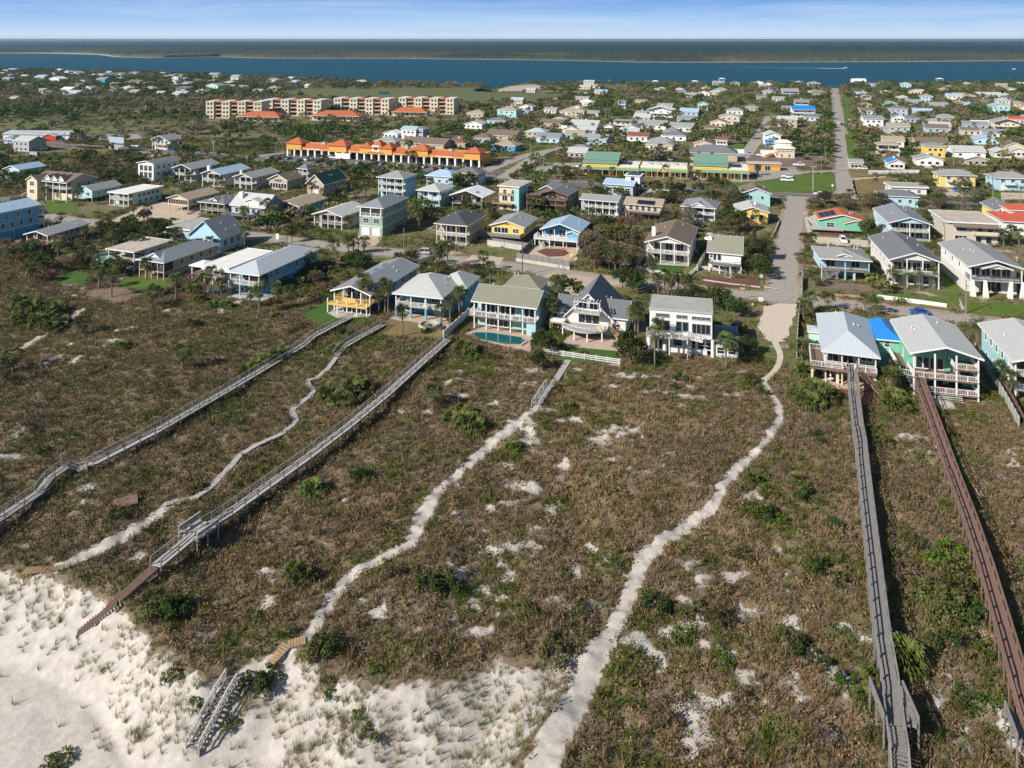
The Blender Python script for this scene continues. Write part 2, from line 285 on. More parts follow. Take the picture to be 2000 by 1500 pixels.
VEG = [(480, 1385, 1.6, 2.6), (515, 1340, 1.2, 1.6), (420, 1320, 2.2, 1.2), (640, 1330, 1.8, 1.5), (670, 1420, 1.8, 1.8), (590, 1480, 2.0, 1.2), (250, 1170, 3, 1.2), (300, 1290, 1.6, 1.6), (210, 1300, 1.2, 1.0), (330, 1370, 1.5, .9), (760, 1430, 1.2, 1.2), (700, 1380, 1.2, .8), (270, 1440, 1.0, .8)]
VW = [(G(x, y), rx, ry) for x, y, rx, ry in VEG]
def cover(X, Y):
    fr = sst(.36, .60, fbm(X, Y, 2.0, 5, 1.5))
    c = 0.97 - .80 * sst(.57, .66, fbm(X, Y, 2.6, 5, 4.0)) * sst(.44, .60, fbm(X, Y, 16, 2, 9.0)) * (.2 + .8 * fr) - .30 * sst(.55, .75, fbm(X, Y, 1.4, 3, 1.0))
    for p, rx, ry in BW:
        d = np.sqrt(((X - p.x) / rx) ** 2 + ((Y - p.y) / ry) ** 2) + (fbm(X, Y, 1.8, 4, 3.3) - .5) * 2.2
        c = c - .85 * sst(1.1, .2, d) * sst(.42, .56, fbm(X, Y, 1.5, 5, 9.1))
    for k, (pl, wd) in PW.items():
        xs = [p.x for p in pl]; ys = [p.y for p in pl]
        m = (X > min(xs) - 5) & (X < max(xs) + 5) & (Y > min(ys) - 5) & (Y < max(ys) + 5)
        if m.any():
            d = seg_dist(X[m], Y[m], pl, wd) + (fbm(X[m], Y[m], .9, 3, 6.0) - .5) * .8 
            c[m] = np.minimum(c[m], sst(-.15, .35, d))
    s = seaward(X, Y); left = sst(-18, -30, X)
    s = s + (fbm(X, Y, 2.4, 4, 3.9) - .5) * 3.2
    grass = .50 - .48 * left * sst(2, 8, s) - .38 * sst(9, 16, s) + .55 * sst(.56, .68, fbm(X, Y, 6.5, 3, 7.7)) * (1 - left)
    c = np.where(s > 0, np.minimum(c, grass + (fbm(X, Y, 2.0, 4, 2.2) - .5) * .8), c)
    for p, rx, ry in VW:
        d = np.sqrt(((X - p.x) / rx) ** 2 + ((Y - p.y) / ry) ** 2) + (fbm(X, Y, 1.2, 4, 5.3) - .5) * 2.4
        c = np.maximum(c, .95 * sst(1.0, .5, d))
    return np.clip(c, 0, 1)
# ---------------------------------------------------------------- ground, dunes
def sheet():
    xs = np.concatenate([[-900, -500, -300, -220], np.arange(-178, 128, .46), [150, 200, 300, 500, 900]])
    ss = np.concatenate([[-300, -150, -60], np.arange(14, 171.9, .46), [172]])
    X, S_ = np.meshgrid(xs, ss); Y = S_ - .4 * X; Z = height(X, Y); Z[-1] = 0
    c = cover(X.ravel(), Y.ravel())
    c = np.where(S_.ravel() > 168, np.maximum(c, .45), c)
    c = np.where(seaward(X, Y).ravel() > .4, c * .45, c)
    nx = len(xs); ny = len(ss); i = (np.arange(ny - 1)[:, None] * nx + np.arange(nx - 1)).ravel()
    V = np.stack([X.ravel(), Y.ravel(), Z.ravel()], 1); Fq = np.stack([i, i + 1, i + 1 + nx, i + nx], 1)
    o = link('dunes', npmesh('dunes', V, Fq, c, ['dune'])); struct(o); o.data.polygons.foreach_set('use_smooth', [True] * len(o.data.polygons))
    xs = np.array([-30000, -8000, -3000, -1500, -900, -500, -300, -178, -80, 0, 60, 127, 200, 300, 500, 900, 1500, 3000, 8000, 30000.]); ss = np.array([172, 260, 400, 700, 1200, 2000, 4000, 9000, 30000.])
    X, S_ = np.meshgrid(xs, ss); Y = np.where(S_ < 173, S_ - .4 * np.clip(X, -1200, 900), S_); Y = np.where((S_ > 173) & (S_ < 1100), S_ - .4 * np.clip(X, -1200, 300) * (1100 - S_) / 930, Y)
    nx = len(xs); ny = len(ss); i = (np.arange(ny - 1)[:, None] * nx + np.arange(nx - 1)).ravel()
    V = np.stack([X.ravel(), Y.ravel(), 0 * X.ravel()], 1); Fq = np.stack([i, i + 1, i + 1 + nx, i + nx], 1)
    struct(link('ground', npmesh('ground', V, Fq, None, ['land'])))
sheet()
ZL = [0.012]
EXCL = []          # world-space exclusions for the plants: ('r', polyline, widths) or ('p', polygon)
def ribbon(name, pts, m, off=.03, sub=5, mark=None, excl=True, kind='structure'):
    P = catmull([Vector((*G(x, y)[:2], 0)) for x, y, w in pts], sub); wd = np.interp(np.linspace(0, len(pts) - 1, len(P)), range(len(pts)), [w for x, y, w in pts])
    b = MB(); vs = []; ZL[0] = (ZL[0] + .004) if ZL[0] < .07 else .012; off = off + ZL[0] - .012
    for i, p in enumerate(P):
        d = (P[min(i + 1, len(P) - 1)] - P[max(i - 1, 0)]).normalized(); nrm = Vector((-d.y, d.x, 0))
        for s in (-.5, -.17, .17, .5):
            q = p + nrm * wd[i] * (s + (random.uniform(-.012, .012) if abs(s) > .4 else 0)); vs.append((q.x, q.y, float(height(q.x, q.y)) + off))
    b.add(vs, [(i * 4 + j, i * 4 + j + 1, i * 4 + j + 5, i * 4 + j + 4) for i in range(len(P) - 1) for j in range(3)])
    o = b.build(name, m); o['kind'] = kind
    if excl: EXCL.append(('r', P, wd))
    return o
def patch(name, pts, m, off=.03, jit=.5, excl=True, step=2.0):
    ZL[0] = (ZL[0] + .004) if ZL[0] < .07 else .012; z = off + ZL[0] - .012
    P = [Vector((*G(x, y)[:2], 0)) for x, y in pts]; out = []
    for i, p in enumerate(P):
        q = P[(i + 1) % len(P)]; n = max(1, int((q - p).length / step)); n = min(n, 60)
        for k in range(n):
            r = p.lerp(q, k / n); out.append((r.x + random.uniform(-jit, jit), r.y + random.uniform(-jit, jit)))
    b = MB(); b.add([(x, y, float(height(x, y)) + z) for x, y in out], [tuple(range(len(out)))]); o = b.build(name, m); struct(o)
    me = o.data; 
    if me.polygons[0].normal.z < 0: me.flip_normals()
    if excl: EXCL.append(('p', [(p.x, p.y) for p in P]))
    return o
# roads
def shoulder(pts, w): ribbon('road_shoulder', [(x, y, w) for x, y in pts], 'shoulder_sand', off=.008, excl=False)
shoulder([(-80, 400), (120, 428), (250, 440), (430, 453), (620, 478), (820, 500), (1020, 524), (1220, 551), (1420, 573), (1530, 583), (1760, 608), (2000, 638), (2150, 660)], 9.4)
shoulder([(1531, 575), (1533, 520), (1541, 470), (1549, 430), (1556, 395)], 9.6)
shoulder([(1654, 380), (1648, 330), (1639, 250), (1632, 190), (1630, 175)], 10.5)
shoulder([(2150, 418), (1700, 390), (1250, 367), (880, 341), (500, 309), (-60, 272)], 13)
ribbon('highway', [(2150, 418, 9), (2000, 405, 9), (1850, 397, 9), (1700, 390, 9), (1550, 382, 9), (1400, 375, 9), (1250, 367, 9), (1100, 358, 9), (985, 349, 9), (880, 341, 9), (760, 331, 9), (640, 320, 9), (500, 309, 9), (350, 298, 9), (180, 287, 9), (-60, 272, 9)], 'asphalt_dark')
ribbon('street', [(-80, 400, 6), (30, 410, 6), (120, 428, 6), (180, 436, 6.4), (250, 440, 6.4), (340, 446, 6.2), (430, 453, 6.2), (520, 463, 6.2), (620, 478, 6.2), (720, 490, 6.2), (820, 500, 6.2), (920, 512, 6.2), (1020, 524, 6.4), (1120, 538, 6.6), (1220, 551, 6.6), (1320, 562, 6.4), (1420, 573, 6.4), (1530, 583, 6.6), (1640, 594, 5.6), (1760, 608, 5.4), (1880, 623, 5.4), (2000, 638, 5.4), (2150, 660, 5.4)], 'asphalt')
ribbon('cross_street', [(1532, 590, 8.5), (1530, 560, 7), (1533, 520, 6.8), (1541, 470, 6.8), (1549, 430, 7), (1556, 395, 7.5), (1560, 384, 9)], 'asphalt')
ribbon('cross_street', [(1655, 388, 9), (1652, 365, 8), (1648, 330, 7.4), (1643, 290, 7.4), (1639, 250, 7.4), (1635, 215, 7.4), (1632, 190, 7.4), (1630, 172, 9)], 'asphalt')
ribbon('side_street', [(985, 349, 9), (1010, 330, 7), (1035, 313, 7), (1062, 297, 7), (1090, 291, 6), (1110, 284, 5)], 'asphalt')
ribbon('side_street', [(945, 335, 7), (990, 318, 7), (1030, 303, 6), (1060, 296, 6)], 'asphalt')
ribbon('side_street', [(1440, 312, 8), (1460, 297, 7.5), (1480, 270, 7.5), (1495, 245, 7.5), (1506, 226, 11)], 'asphalt')
ribbon('frontage_road', [(1190, 338, 6), (1300, 346, 6), (1400, 352, 6), (1470, 352, 6), (1560, 338, 6), (1650, 334, 6)], 'asphalt')
ribbon('dirt_road', [(1030, 206, 6), (1080, 195, 7), (1120, 186, 7), (1150, 180, 8)], 'mud')
ribbon('sandy_path', [(1060, 178, 10), (1150, 180, 10)], 'mud')
ribbon('side_street', [(480, 309, 7), (530, 302, 7), (600, 294, 6)], 'asphalt')
ribbon('side_street', [(850, 298, 6), (880, 287, 6), (905, 272, 6)], 'asphalt')
ribbon('parking_drive', [(240, 302, 5), (290, 306, 5), (330, 298, 6)], 'sandy_drive')
patch('parking_lot', [(560, 303), (940, 328), (1000, 342), (880, 340), (640, 318), (560, 312)], 'asphalt_dark')
patch('parking_lot', [(1395, 318), (1545, 306), (1560, 335), (1455, 352), (1390, 352)], 'asphalt')
patch('dirt_lot', [(1400, 300), (1600, 305), (1645, 318), (1640, 326), (1520, 326), (1420, 318)], 'bare_soil')
patch('parking_lot', [(1060, 318), (1135, 318), (1140, 336), (1040, 336)], 'asphalt')
patch('parking_lot', [(200, 262), (270, 262), (280, 272), (190, 274)], 'asphalt')
patch('clearing', [(975, 174), (1000, 168), (1045, 165), (1060, 170), (1050, 178), (970, 179)], 'mud', jit=1.0, step=10)
# driveways and yards
for n_, p_, m_, j_ in [
 ('driveway', [(1020, 558), (1080, 532), (1175, 545), (1235, 553), (1190, 560), (1165, 590), (1080, 588), (1040, 575)], 'paver', .1),
 ('driveway', [(700, 456), (752, 458), (735, 480), (672, 482)], 'paver', .1),
 ('driveway', [(920, 498), (985, 503), (975, 518), (905, 512)], 'sandy_drive', .4),
 ('sandy_yard', [(1025, 478), (1130, 484), (1125, 512), (1010, 503)], 'sandy_drive', .4),
 ('sandy_lot', [(215, 432), (300, 392), (350, 400), (395, 408), (375, 440), (260, 432)], 'sandy_drive', .8),
 ('sandy_lot', [(1492, 600), (1520, 592), (1562, 594), (1545, 640), (1530, 668), (1500, 668), (1480, 640)], 'path_sand', .5),
 ('sandy_drive', [(1572, 470), (1590, 462), (1720, 472), (1725, 485), (1600, 478)], 'path_sand', .3),
 ('sandy_yard', [(1572, 425), (1597, 418), (1600, 440), (1576, 462)], 'path_sand', .3),
 ('lawn', [(585, 618), (640, 585), (700, 612), (715, 632), (660, 640), (615, 632)], 'lawn_lush', .5),
 ('lawn', [(1078, 706), (1098, 680), (1205, 683), (1215, 712)], 'lawn_lush', .2),
 ('lawn', [(735, 655), (760, 622), (830, 628), (880, 640), (890, 660), (850, 662)], 'lawn_dry', .3),
 ('lawn', [(1340, 520), (1290, 515), (1262, 508), (1270, 525), (1330, 535)], 'lawn_lush', .1),
 ('lawn', [(105, 545), (150, 528), (178, 535), (165, 558), (120, 560)], 'lawn_lush', .5),
 ('lawn', [(245, 540), (320, 545), (340, 560), (280, 570), (230, 560)], 'lawn', .5),
 ('lawn', [(82, 408), (95, 390), (145, 388), (155, 415), (90, 418)], 'lawn', .5),
 ('lawn', [(1425, 352), (1560, 342), (1630, 338), (1634, 374), (1560, 377), (1425, 372)], 'lawn', .4),
 ('lawn', [(1665, 352), (1740, 345), (1750, 382), (1672, 384)], 'lawn_dry', .4),
 ('lawn', [(1656, 330), (1700, 330), (1702, 345), (1662, 348)], 'lawn_dry', .4),
 ('lawn', [(1650, 262), (1668, 262), (1680, 315), (1657, 315)], 'lawn', .4),
 ('lawn', [(1646, 190), (1660, 190), (1664, 250), (1650, 250)], 'lawn', .4),
 ('lawn', [(1885, 588), (2060, 600), (2060, 628), (1890, 612)], 'lawn', .3),
 ('lawn', [(1715, 570), (1850, 585), (1862, 600), (1710, 582)], 'lawn', .3),
 ('lawn', [(1830, 505), (1862, 510), (1875, 595), (1855, 590)], 'lawn', .2),
 ('lawn', [(1800, 590), (1870, 600), (1890, 610), (1800, 600)], 'lawn_dry', .3),
 ('lawn', [(1870, 375), (2060, 378), (2060, 396), (1900, 392)], 'lawn', .3),
 ('driveway', [(1838, 370), (1885, 370), (1895, 386), (1850, 386)], 'sandy_drive', .1),
 ('driveway', [(1955, 376), (2060, 378), (2060, 388), (1955, 390)], 'sandy_drive', .1),
 ('driveway', [(1665, 348), (1730, 344), (1732, 350), (1680, 356)], 'sandy_drive', .1),
 ('lawn', [(15, 290), (30, 276), (120, 276), (140, 286), (120, 292)], 'lawn_dry', .8),
 ('lawn', [(130, 296), (150, 286), (210, 288), (215, 296)], 'lawn_dry', .8),
 ('lawn', [(1470, 241), (1492, 228), (1494, 240), (1478, 246)], 'lawn_lush', .6),
 ('lawn', [(1425, 286), (1458, 276), (1452, 296), (1425, 298)], 'lawn', .6),
 ('lawn', [(1020, 345), (1060, 330), (1065, 350), (1030, 352)], 'lawn', .6),
 ('lawn', [(1040, 285), (1060, 287), (1020, 300), (1000, 300)], 'lawn', .6),
 ('lawn', [(1040, 282), (1075, 284), (1085, 290), (1045, 290)], 'lawn', .6),
 ('lawn', [(1860, 300), (1960, 304), (1960, 318), (1850, 312)], 'lawn', .6),
 ('mulch_bed', [(1598, 448), (1660, 452), (1655, 462), (1600, 458)], 'mulch', .3),
 ('mulch_bed', [(1600, 757), (1655, 762), (1715, 770), (1720, 795), (1650, 778), (1600, 772)], 'mulch', .2),
 ('yard_terrace', [(1595, 735), (1655, 720), (1714, 735), (1712, 765), (1600, 758)], 'paver', .1),
 ('yard_soil', [(1368, 540), (1480, 545), (1488, 560), (1380, 560)], 'mulch', .3),
 ('yard_soil', [(1600, 552), (1700, 556), (1712, 572), (1600, 562)], 'bare_soil', .5),
 ('yard_soil', [(170, 568), (230, 560), (280, 575), (240, 592), (170, 580)], 'bare_soil', .6),
 ('patio', [(440, 580), (515, 560), (545, 575), (510, 590)], 'concrete', .05),
 ('patio', [(640, 612), (660, 598), (725, 605), (722, 618), (660, 622)], 'concrete', .05),
 ('patio', [(760, 622), (790, 612), (870, 620), (880, 636), (850, 645), (800, 632)], 'paver', .1),
 ('patio', [(905, 652), (945, 638), (1040, 655), (1035, 690), (960, 672)], 'paver', .1),
 ('patio', [(1098, 668), (1120, 650), (1215, 660), (1208, 686), (1110, 678)], 'paver', .1),
 ('concrete_path', [(1851, 548), (1856, 548), (1885, 605), (1878, 605)], 'concrete', .05),
 ('front_walk', [(1800, 748), (1850, 770), (1868, 800), (1840, 802), (1812, 780)], 'concrete', .05),
 ('patio', [(1265, 512), (1290, 505), (1345, 512), (1335, 520), (1268, 516)], 'concrete', .05),
]: patch(n_, p_, m_, jit=j_, excl=True)
ribbon('sandy_path', [(1518, 655, 2.2), (1513, 665, 1.5), (1524, 695, 1.2), (1515, 722, 1.1), (1490, 745, 1.2)], 'path_sand')
patch('patio_ring', [(1048, 492), (1065, 486), (1095, 487), (1112, 494), (1100, 501), (1070, 502)], 'mulch', jit=.05, off=.12)
def marking(name, a, b, w=.3):
    A = G(*a); B = G(*b); o = MB().bar((A.x, A.y, .35), (B.x, B.y, .35), w, .01).build(name, 'paint_white'); o.location.z = -.08; struct(o)
marking('road_marking', (1493, 563), (1520, 566), .45)
# ---------------------------------------------------------------- river, far shore, forest
def flat_region(name, near, far, m, z):
    A = [G(x, y) for x, y in near]; B = [G(x, y) for x, y in far]; vs = [(p.x, p.y, z) for p in A + B[::-1]]
    b = MB(); b.add(vs, [tuple(range(len(vs)))]); o = b.build(name, m)
    if o.data.polygons[0].normal.z < 0: o.data.flip_normals()
    return struct(o)
NEAR = [(-700, 134), (-300, 135), (0, 137), (120, 139), (240, 141), (350, 144), (480, 151), (600, 155), (700, 158), (745, 162), (900, 165), (940, 168), (965, 174), (990, 168), (1020, 163), (1150, 162), (1300, 166), (1450, 165), (1560, 166), (1600, 173), (1640, 172), (1680, 166), (1800, 164), (1900, 164), (2000, 160), (2300, 158), (3000, 156)]
FAR = [(-900, 101), (-300, 102), (0, 104), (100, 105), (190, 107), (230, 112), (300, 113.5), (420, 111), (500, 114), (620, 114.5), (760, 114.5), (860, 115.5), (1000, 117), (1150, 119.5), (1250, 122), (1400, 122), (1600, 121.5), (1800, 120.5), (2000, 119), (2300, 118), (3000, 116)]
flat_region('river', NEAR, FAR, 'river_water', .25)
flat_region('marsh_pond', [(925, 173), (960, 175), (962, 180)], [(925, 178), (940, 172), (950, 170)], 'river_water', .26)
flat_region('creek', [(122, 243), (128, 243), (160, 222)], [(122, 241), (140, 226), (155, 220)], 'river_water', .27)
flat_region('marsh_pond', [(738, 183), (760, 184)], [(742, 179), (762, 180)], 'river_water', .26)
patch('marsh_grass', [(600, 176), (760, 173), (930, 172), (960, 182), (1100, 184), (1140, 186), (1020, 205), (900, 200), (620, 190), (500, 186)], 'marsh', jit=8, excl=True, step=12)
patch('marsh_grass', [(20, 232), (60, 215), (150, 218), (260, 222), (380, 230), (360, 245), (180, 250), (40, 250)], 'marsh', jit=6, excl=False, step=10)
patch('marsh_grass', [(1180, 196), (1500, 190), (1590, 196), (1590, 204), (1400, 205), (1200, 204)], 'marsh', jit=6, excl=False, step=10)
def far_shore():
    A = [G(x, y) for x, y in FAR]; xs = np.array([p.x for p in A]); ys = np.array([p.y for p in A])
    # pale sand strip along the far bank
    b = MB(); q = [(x, float(np.interp(x, xs, ys))) for x in np.arange(-3900, 3400, 60)]; vs = []
    for x, y in q: w = 16 + 45 * float(fbm(x, 0, 260, 3, 2)); w += 170 * float(np.exp(-((x + 2150) / 330.) ** 2)); vs += [(x, y - 8, .55), (x, y + w, .55)]
    b.add(vs, [(2 * i, 2 * i + 2, 2 * i + 3, 2 * i + 1) for i in range(len(q) - 1)]); struct(b.build('far_bank', 'mud'))
    # forest canopy: rows spaced with distance
    rows = [0]; d = 5.0
    while rows[-1] < 17000: rows.append(rows[-1] + d); d *= 1.013
    t = np.linspace(-1, 1, 900); rows = np.array(rows)
    base = 0
    T, D = np.meshgrid(t, rows)
    X = T * (2800 + D * .85); Y0 = np.interp(X, xs, ys); wst = 26 + 60 * fbm(X, X * 0, 260, 3, 2) + 160 * np.exp(-((X + 2150) / 330.) ** 2)
    Y = Y0 + wst + D
    rough = RNG.random(X.shape)
    Z = 3.5 + 5.5 * fbm(X, Y, 60, 4, 1) * 1.2 + 5.5 * (rough - .35) * (0.5 + fbm(X, Y, 240, 2)) + 3 * sst(600, 3000, D)
    Z += 5 * (RNG.random(X.shape) > .96); Z[0] = .1
    low = sst(.56, .66, fbm(X, Y, 520, 3, 5)) * sst(1500, 200, D); low = low * .35
    k = (.75 + .5 * RNG.random(X.shape)) * (.8 + .45 * fbm(X, Y, 130, 3)); g = fbm(X, Y, 300, 3, 8)[..., None]
    near = sst(2500, 300, D)[..., None]
    col = (np.array([.016, .036, .026]) * (1 - near * .7) + np.array([.058, .062, .042]) * near * .75) * (1 - low[..., None]) + low[..., None] * np.array([.16, .13, .09])
    col = col * k[..., None] * (.75 + .5 * g)
    nx = X.shape[1]; ny = X.shape[0]; i = (np.arange(ny - 1)[:, None] * nx + np.arange(nx - 1)).ravel()
    V = np.stack([X.ravel(), Y.ravel(), Z.ravel()], 1); Fq = np.stack([i, i + 1, i + 1 + nx, i + nx], 1)
    o = link('far_forest', npmesh('far_forest', V, Fq, col.reshape(-1, 3), ['scrub_leaf'])); tag(o, 'dark pine and oak forest covering the far bank up to the horizon', 'forest', kind='stuff')
far_shore()
def ptin(X, Y, poly):
    ins = np.zeros(len(X), bool); n = len(poly)
    for i in range(n):
        x0, y0 = poly[i][0], poly[i][1]; x1, y1 = poly[(i + 1) % n][0], poly[(i + 1) % n][1]
        c = ((y0 > Y) != (y1 > Y)) & (X < (x1 - x0) * (Y - y0) / ((y1 - y0) or 1e-9) + x0); ins ^= c
    return ins
def excluded(X, Y, margin=1.0, lawns=True):
    bad = np.zeros(len(X), bool)
    for e in EXCL:
        if e[0] == 'r':
            xs = [q.x for q in e[1]]; ys = [q.y for q in e[1]]; m = (X > min(xs) - 12) & (X < max(xs) + 12) & (Y > min(ys) - 12) & (Y < max(ys) + 12) & ~bad
            if m.any(): bad[m] |= seg_dist(X[m], Y[m], e[1], e[2]) < margin
        else:
            xs = [q[0] for q in e[1]]; ys = [q[1] for q in e[1]]; m = (X > min(xs)) & (X < max(xs)) & (Y > min(ys)) & (Y < max(ys)) & ~bad
            if m.any(): bad[m] |= ptin(X[m], Y[m], e[1])
    return bad
# ---------------------------------------------------------------- buildings
TH = R(-22)
HOUSES = []           # (root, label, px, py, world centre)
WCACHE = {}
def wmat(c): return c if c in MC else 'wall_' + c
def window(w, h, parent, loc, rz, style='w', name='window', far=False):
    """framed window: frame ring with mullion, pane as a child"""
    key = (round(w, 1), round(h, 1), style, far)
    if key not in WCACHE:
        fr = MB(); t = .09 if not far else .13; d = .07
        for x0, z0, x1, z1 in ((-w/2 - t, -t, -w/2, h + t), (w/2, -t, w/2 + t, h + t), (-w/2, -t, w/2, 0), (-w/2, h, w/2, h + t)): fr.box(x0, -d, z0, x1, .02, z1)
        if not far:
            n = max(1, round(w / 1.1))
            for i in range(1, n): x = -w/2 + w * i / n; fr.box(x - .04, -d + .01, 0, x + .04, .02, h)
            if h < 1.7 and n < 3: fr.box(-w/2, -d + .012, h/2 - .03, w/2, .018, h/2 + .03)
            fr.box(-w/2 - t - .05, -d - .05, -t - .06, w/2 + t + .05, .02, -t)
        pane = MB().box(-w/2, -.03, 0, w/2, .01, h)
        fm = dict(w='paint_white', g='paint_gray', d='paint_darkgray', t='paint_tan')[style[0]]; gm = 'screen' if 's' in style[1:] else 'glass'
        if far: fr.add(pane.v, pane.f, 1); WCACHE[key] = (fr.mesh('window', [fm, gm]), None)
        else: WCACHE[key] = (fr.mesh('window', [fm]), pane.mesh('pane', [gm]))
    a, b = WCACHE[key]; o = link(name, a, parent, loc, rz)
    if b: link('pane', b, o)
    return o
def railing(parent, pts, z, m='paint_white', solid=False, name='railing', h=1.0):
    b = MB()
    for i in range(len(pts) - 1):
        a = Vector((*pts[i], z)); c = Vector((*pts[i + 1], z)); L = (c - a).length; n = max(1, round(L / 1.8))
        b.bar(a + Vector((0, 0, h)), c + Vector((0, 0, h)), .12, .07); b.bar(a + Vector((0, 0, .12)), c + Vector((0, 0, .12)), .07, .06)
        for k in range(n + 1): p = a.lerp(c, k / n); b.bar(p, p + Vector((0, 0, h)), .11, .11)
        if solid: b.bar(a + Vector((0, 0, h * .5)), c + Vector((0, 0, h * .5)), .05, h * .75)
        else:
            k = int(L / .26)
            for j in range(1, k): p = a.lerp(c, j / k); b.bar(p + Vector((0, 0, .12)), p + Vector((0, 0, h - .02)), .045, .045)
    return b.build(name, m, parent)
def stairs(parent, a, b, w=1.1, m='wood_gray', rail=True, name='stairs'):
    a = Vector(a); b = Vector(b); n = max(3, int(abs(b.z - a.z) / .2)); mb = MB(); d = (b - a); dh = Vector((d.x, d.y, 0)).normalized(); sd = Vector((-dh.y, dh.x, 0))
    for i in range(n): p = a.lerp(b, (i + .5) / n); mb.bar(p - sd * w / 2, p + sd * w / 2, .3, .05)
    for s in (-1, 1):
        mb.bar(a + sd * s * w / 2, b + sd * s * w / 2, .06, .25)
        if rail:
            u = Vector((0, 0, .95)); mb.bar(a + sd * s * w / 2 + u, b + sd * s * w / 2 + u, .07, .08)
            for t in (0, .33, .66, 1): p = a.lerp(b, t) + sd * s * w / 2; mb.bar(p, p + u, .08, .08)
    return mb.build(name, m, parent)
def roof_gable(b, w, y0, y1, h, rise, o, axis='y', t=.22, cx=0, m=0):
    """two thick slopes; ridge along axis; w = span between the eave walls centred on cx"""
    k = rise / (w / 2); e = w / 2 + o; z = h - k * o
    b.ext([(cx - e, z), (cx, h + rise), (cx + e, z), (cx + e, z + t), (cx, h + rise + t), (cx - e, z + t)], axis, y0, y1, m)
def roof_hip(b, x0, y0, x1, y1, h, rise, t=.18, frac=None):
    w = x1 - x0; d = y1 - y0
    r = min(w, d) / 2 * (frac or 1)
    if d >= w: ra = ((x0 + x1) / 2, y0 + r); rb = ((x0 + x1) / 2, y1 - r)
    else: ra = (x0 + r, (y0 + y1) / 2); rb = (x1 - r, (y0 + y1) / 2)
    vs = [(x0, y0, h), (x1, y0, h), (x1, y1, h), (x0, y1, h), (x0, y0, h + t), (x1, y0, h + t), (x1, y1, h + t), (x0, y1, h + t), (*ra, h + rise + t), (*rb, h + rise + t)]
    fs = [(0, 3, 2, 1), (0, 1, 5, 4), (1, 2, 6, 5), (2, 3, 7, 6), (3, 0, 4, 7)]
    fs += [(4, 5, 8), (5, 6, 9, 8), (6, 7, 9), (7, 4, 8, 9)] if d >= w else [(4, 5, 9, 8), (5, 6, 9), (6, 7, 8, 9), (7, 4, 8)]
    b.add(vs, fs)
def mid(vals): return sum(vals) / len(vals)
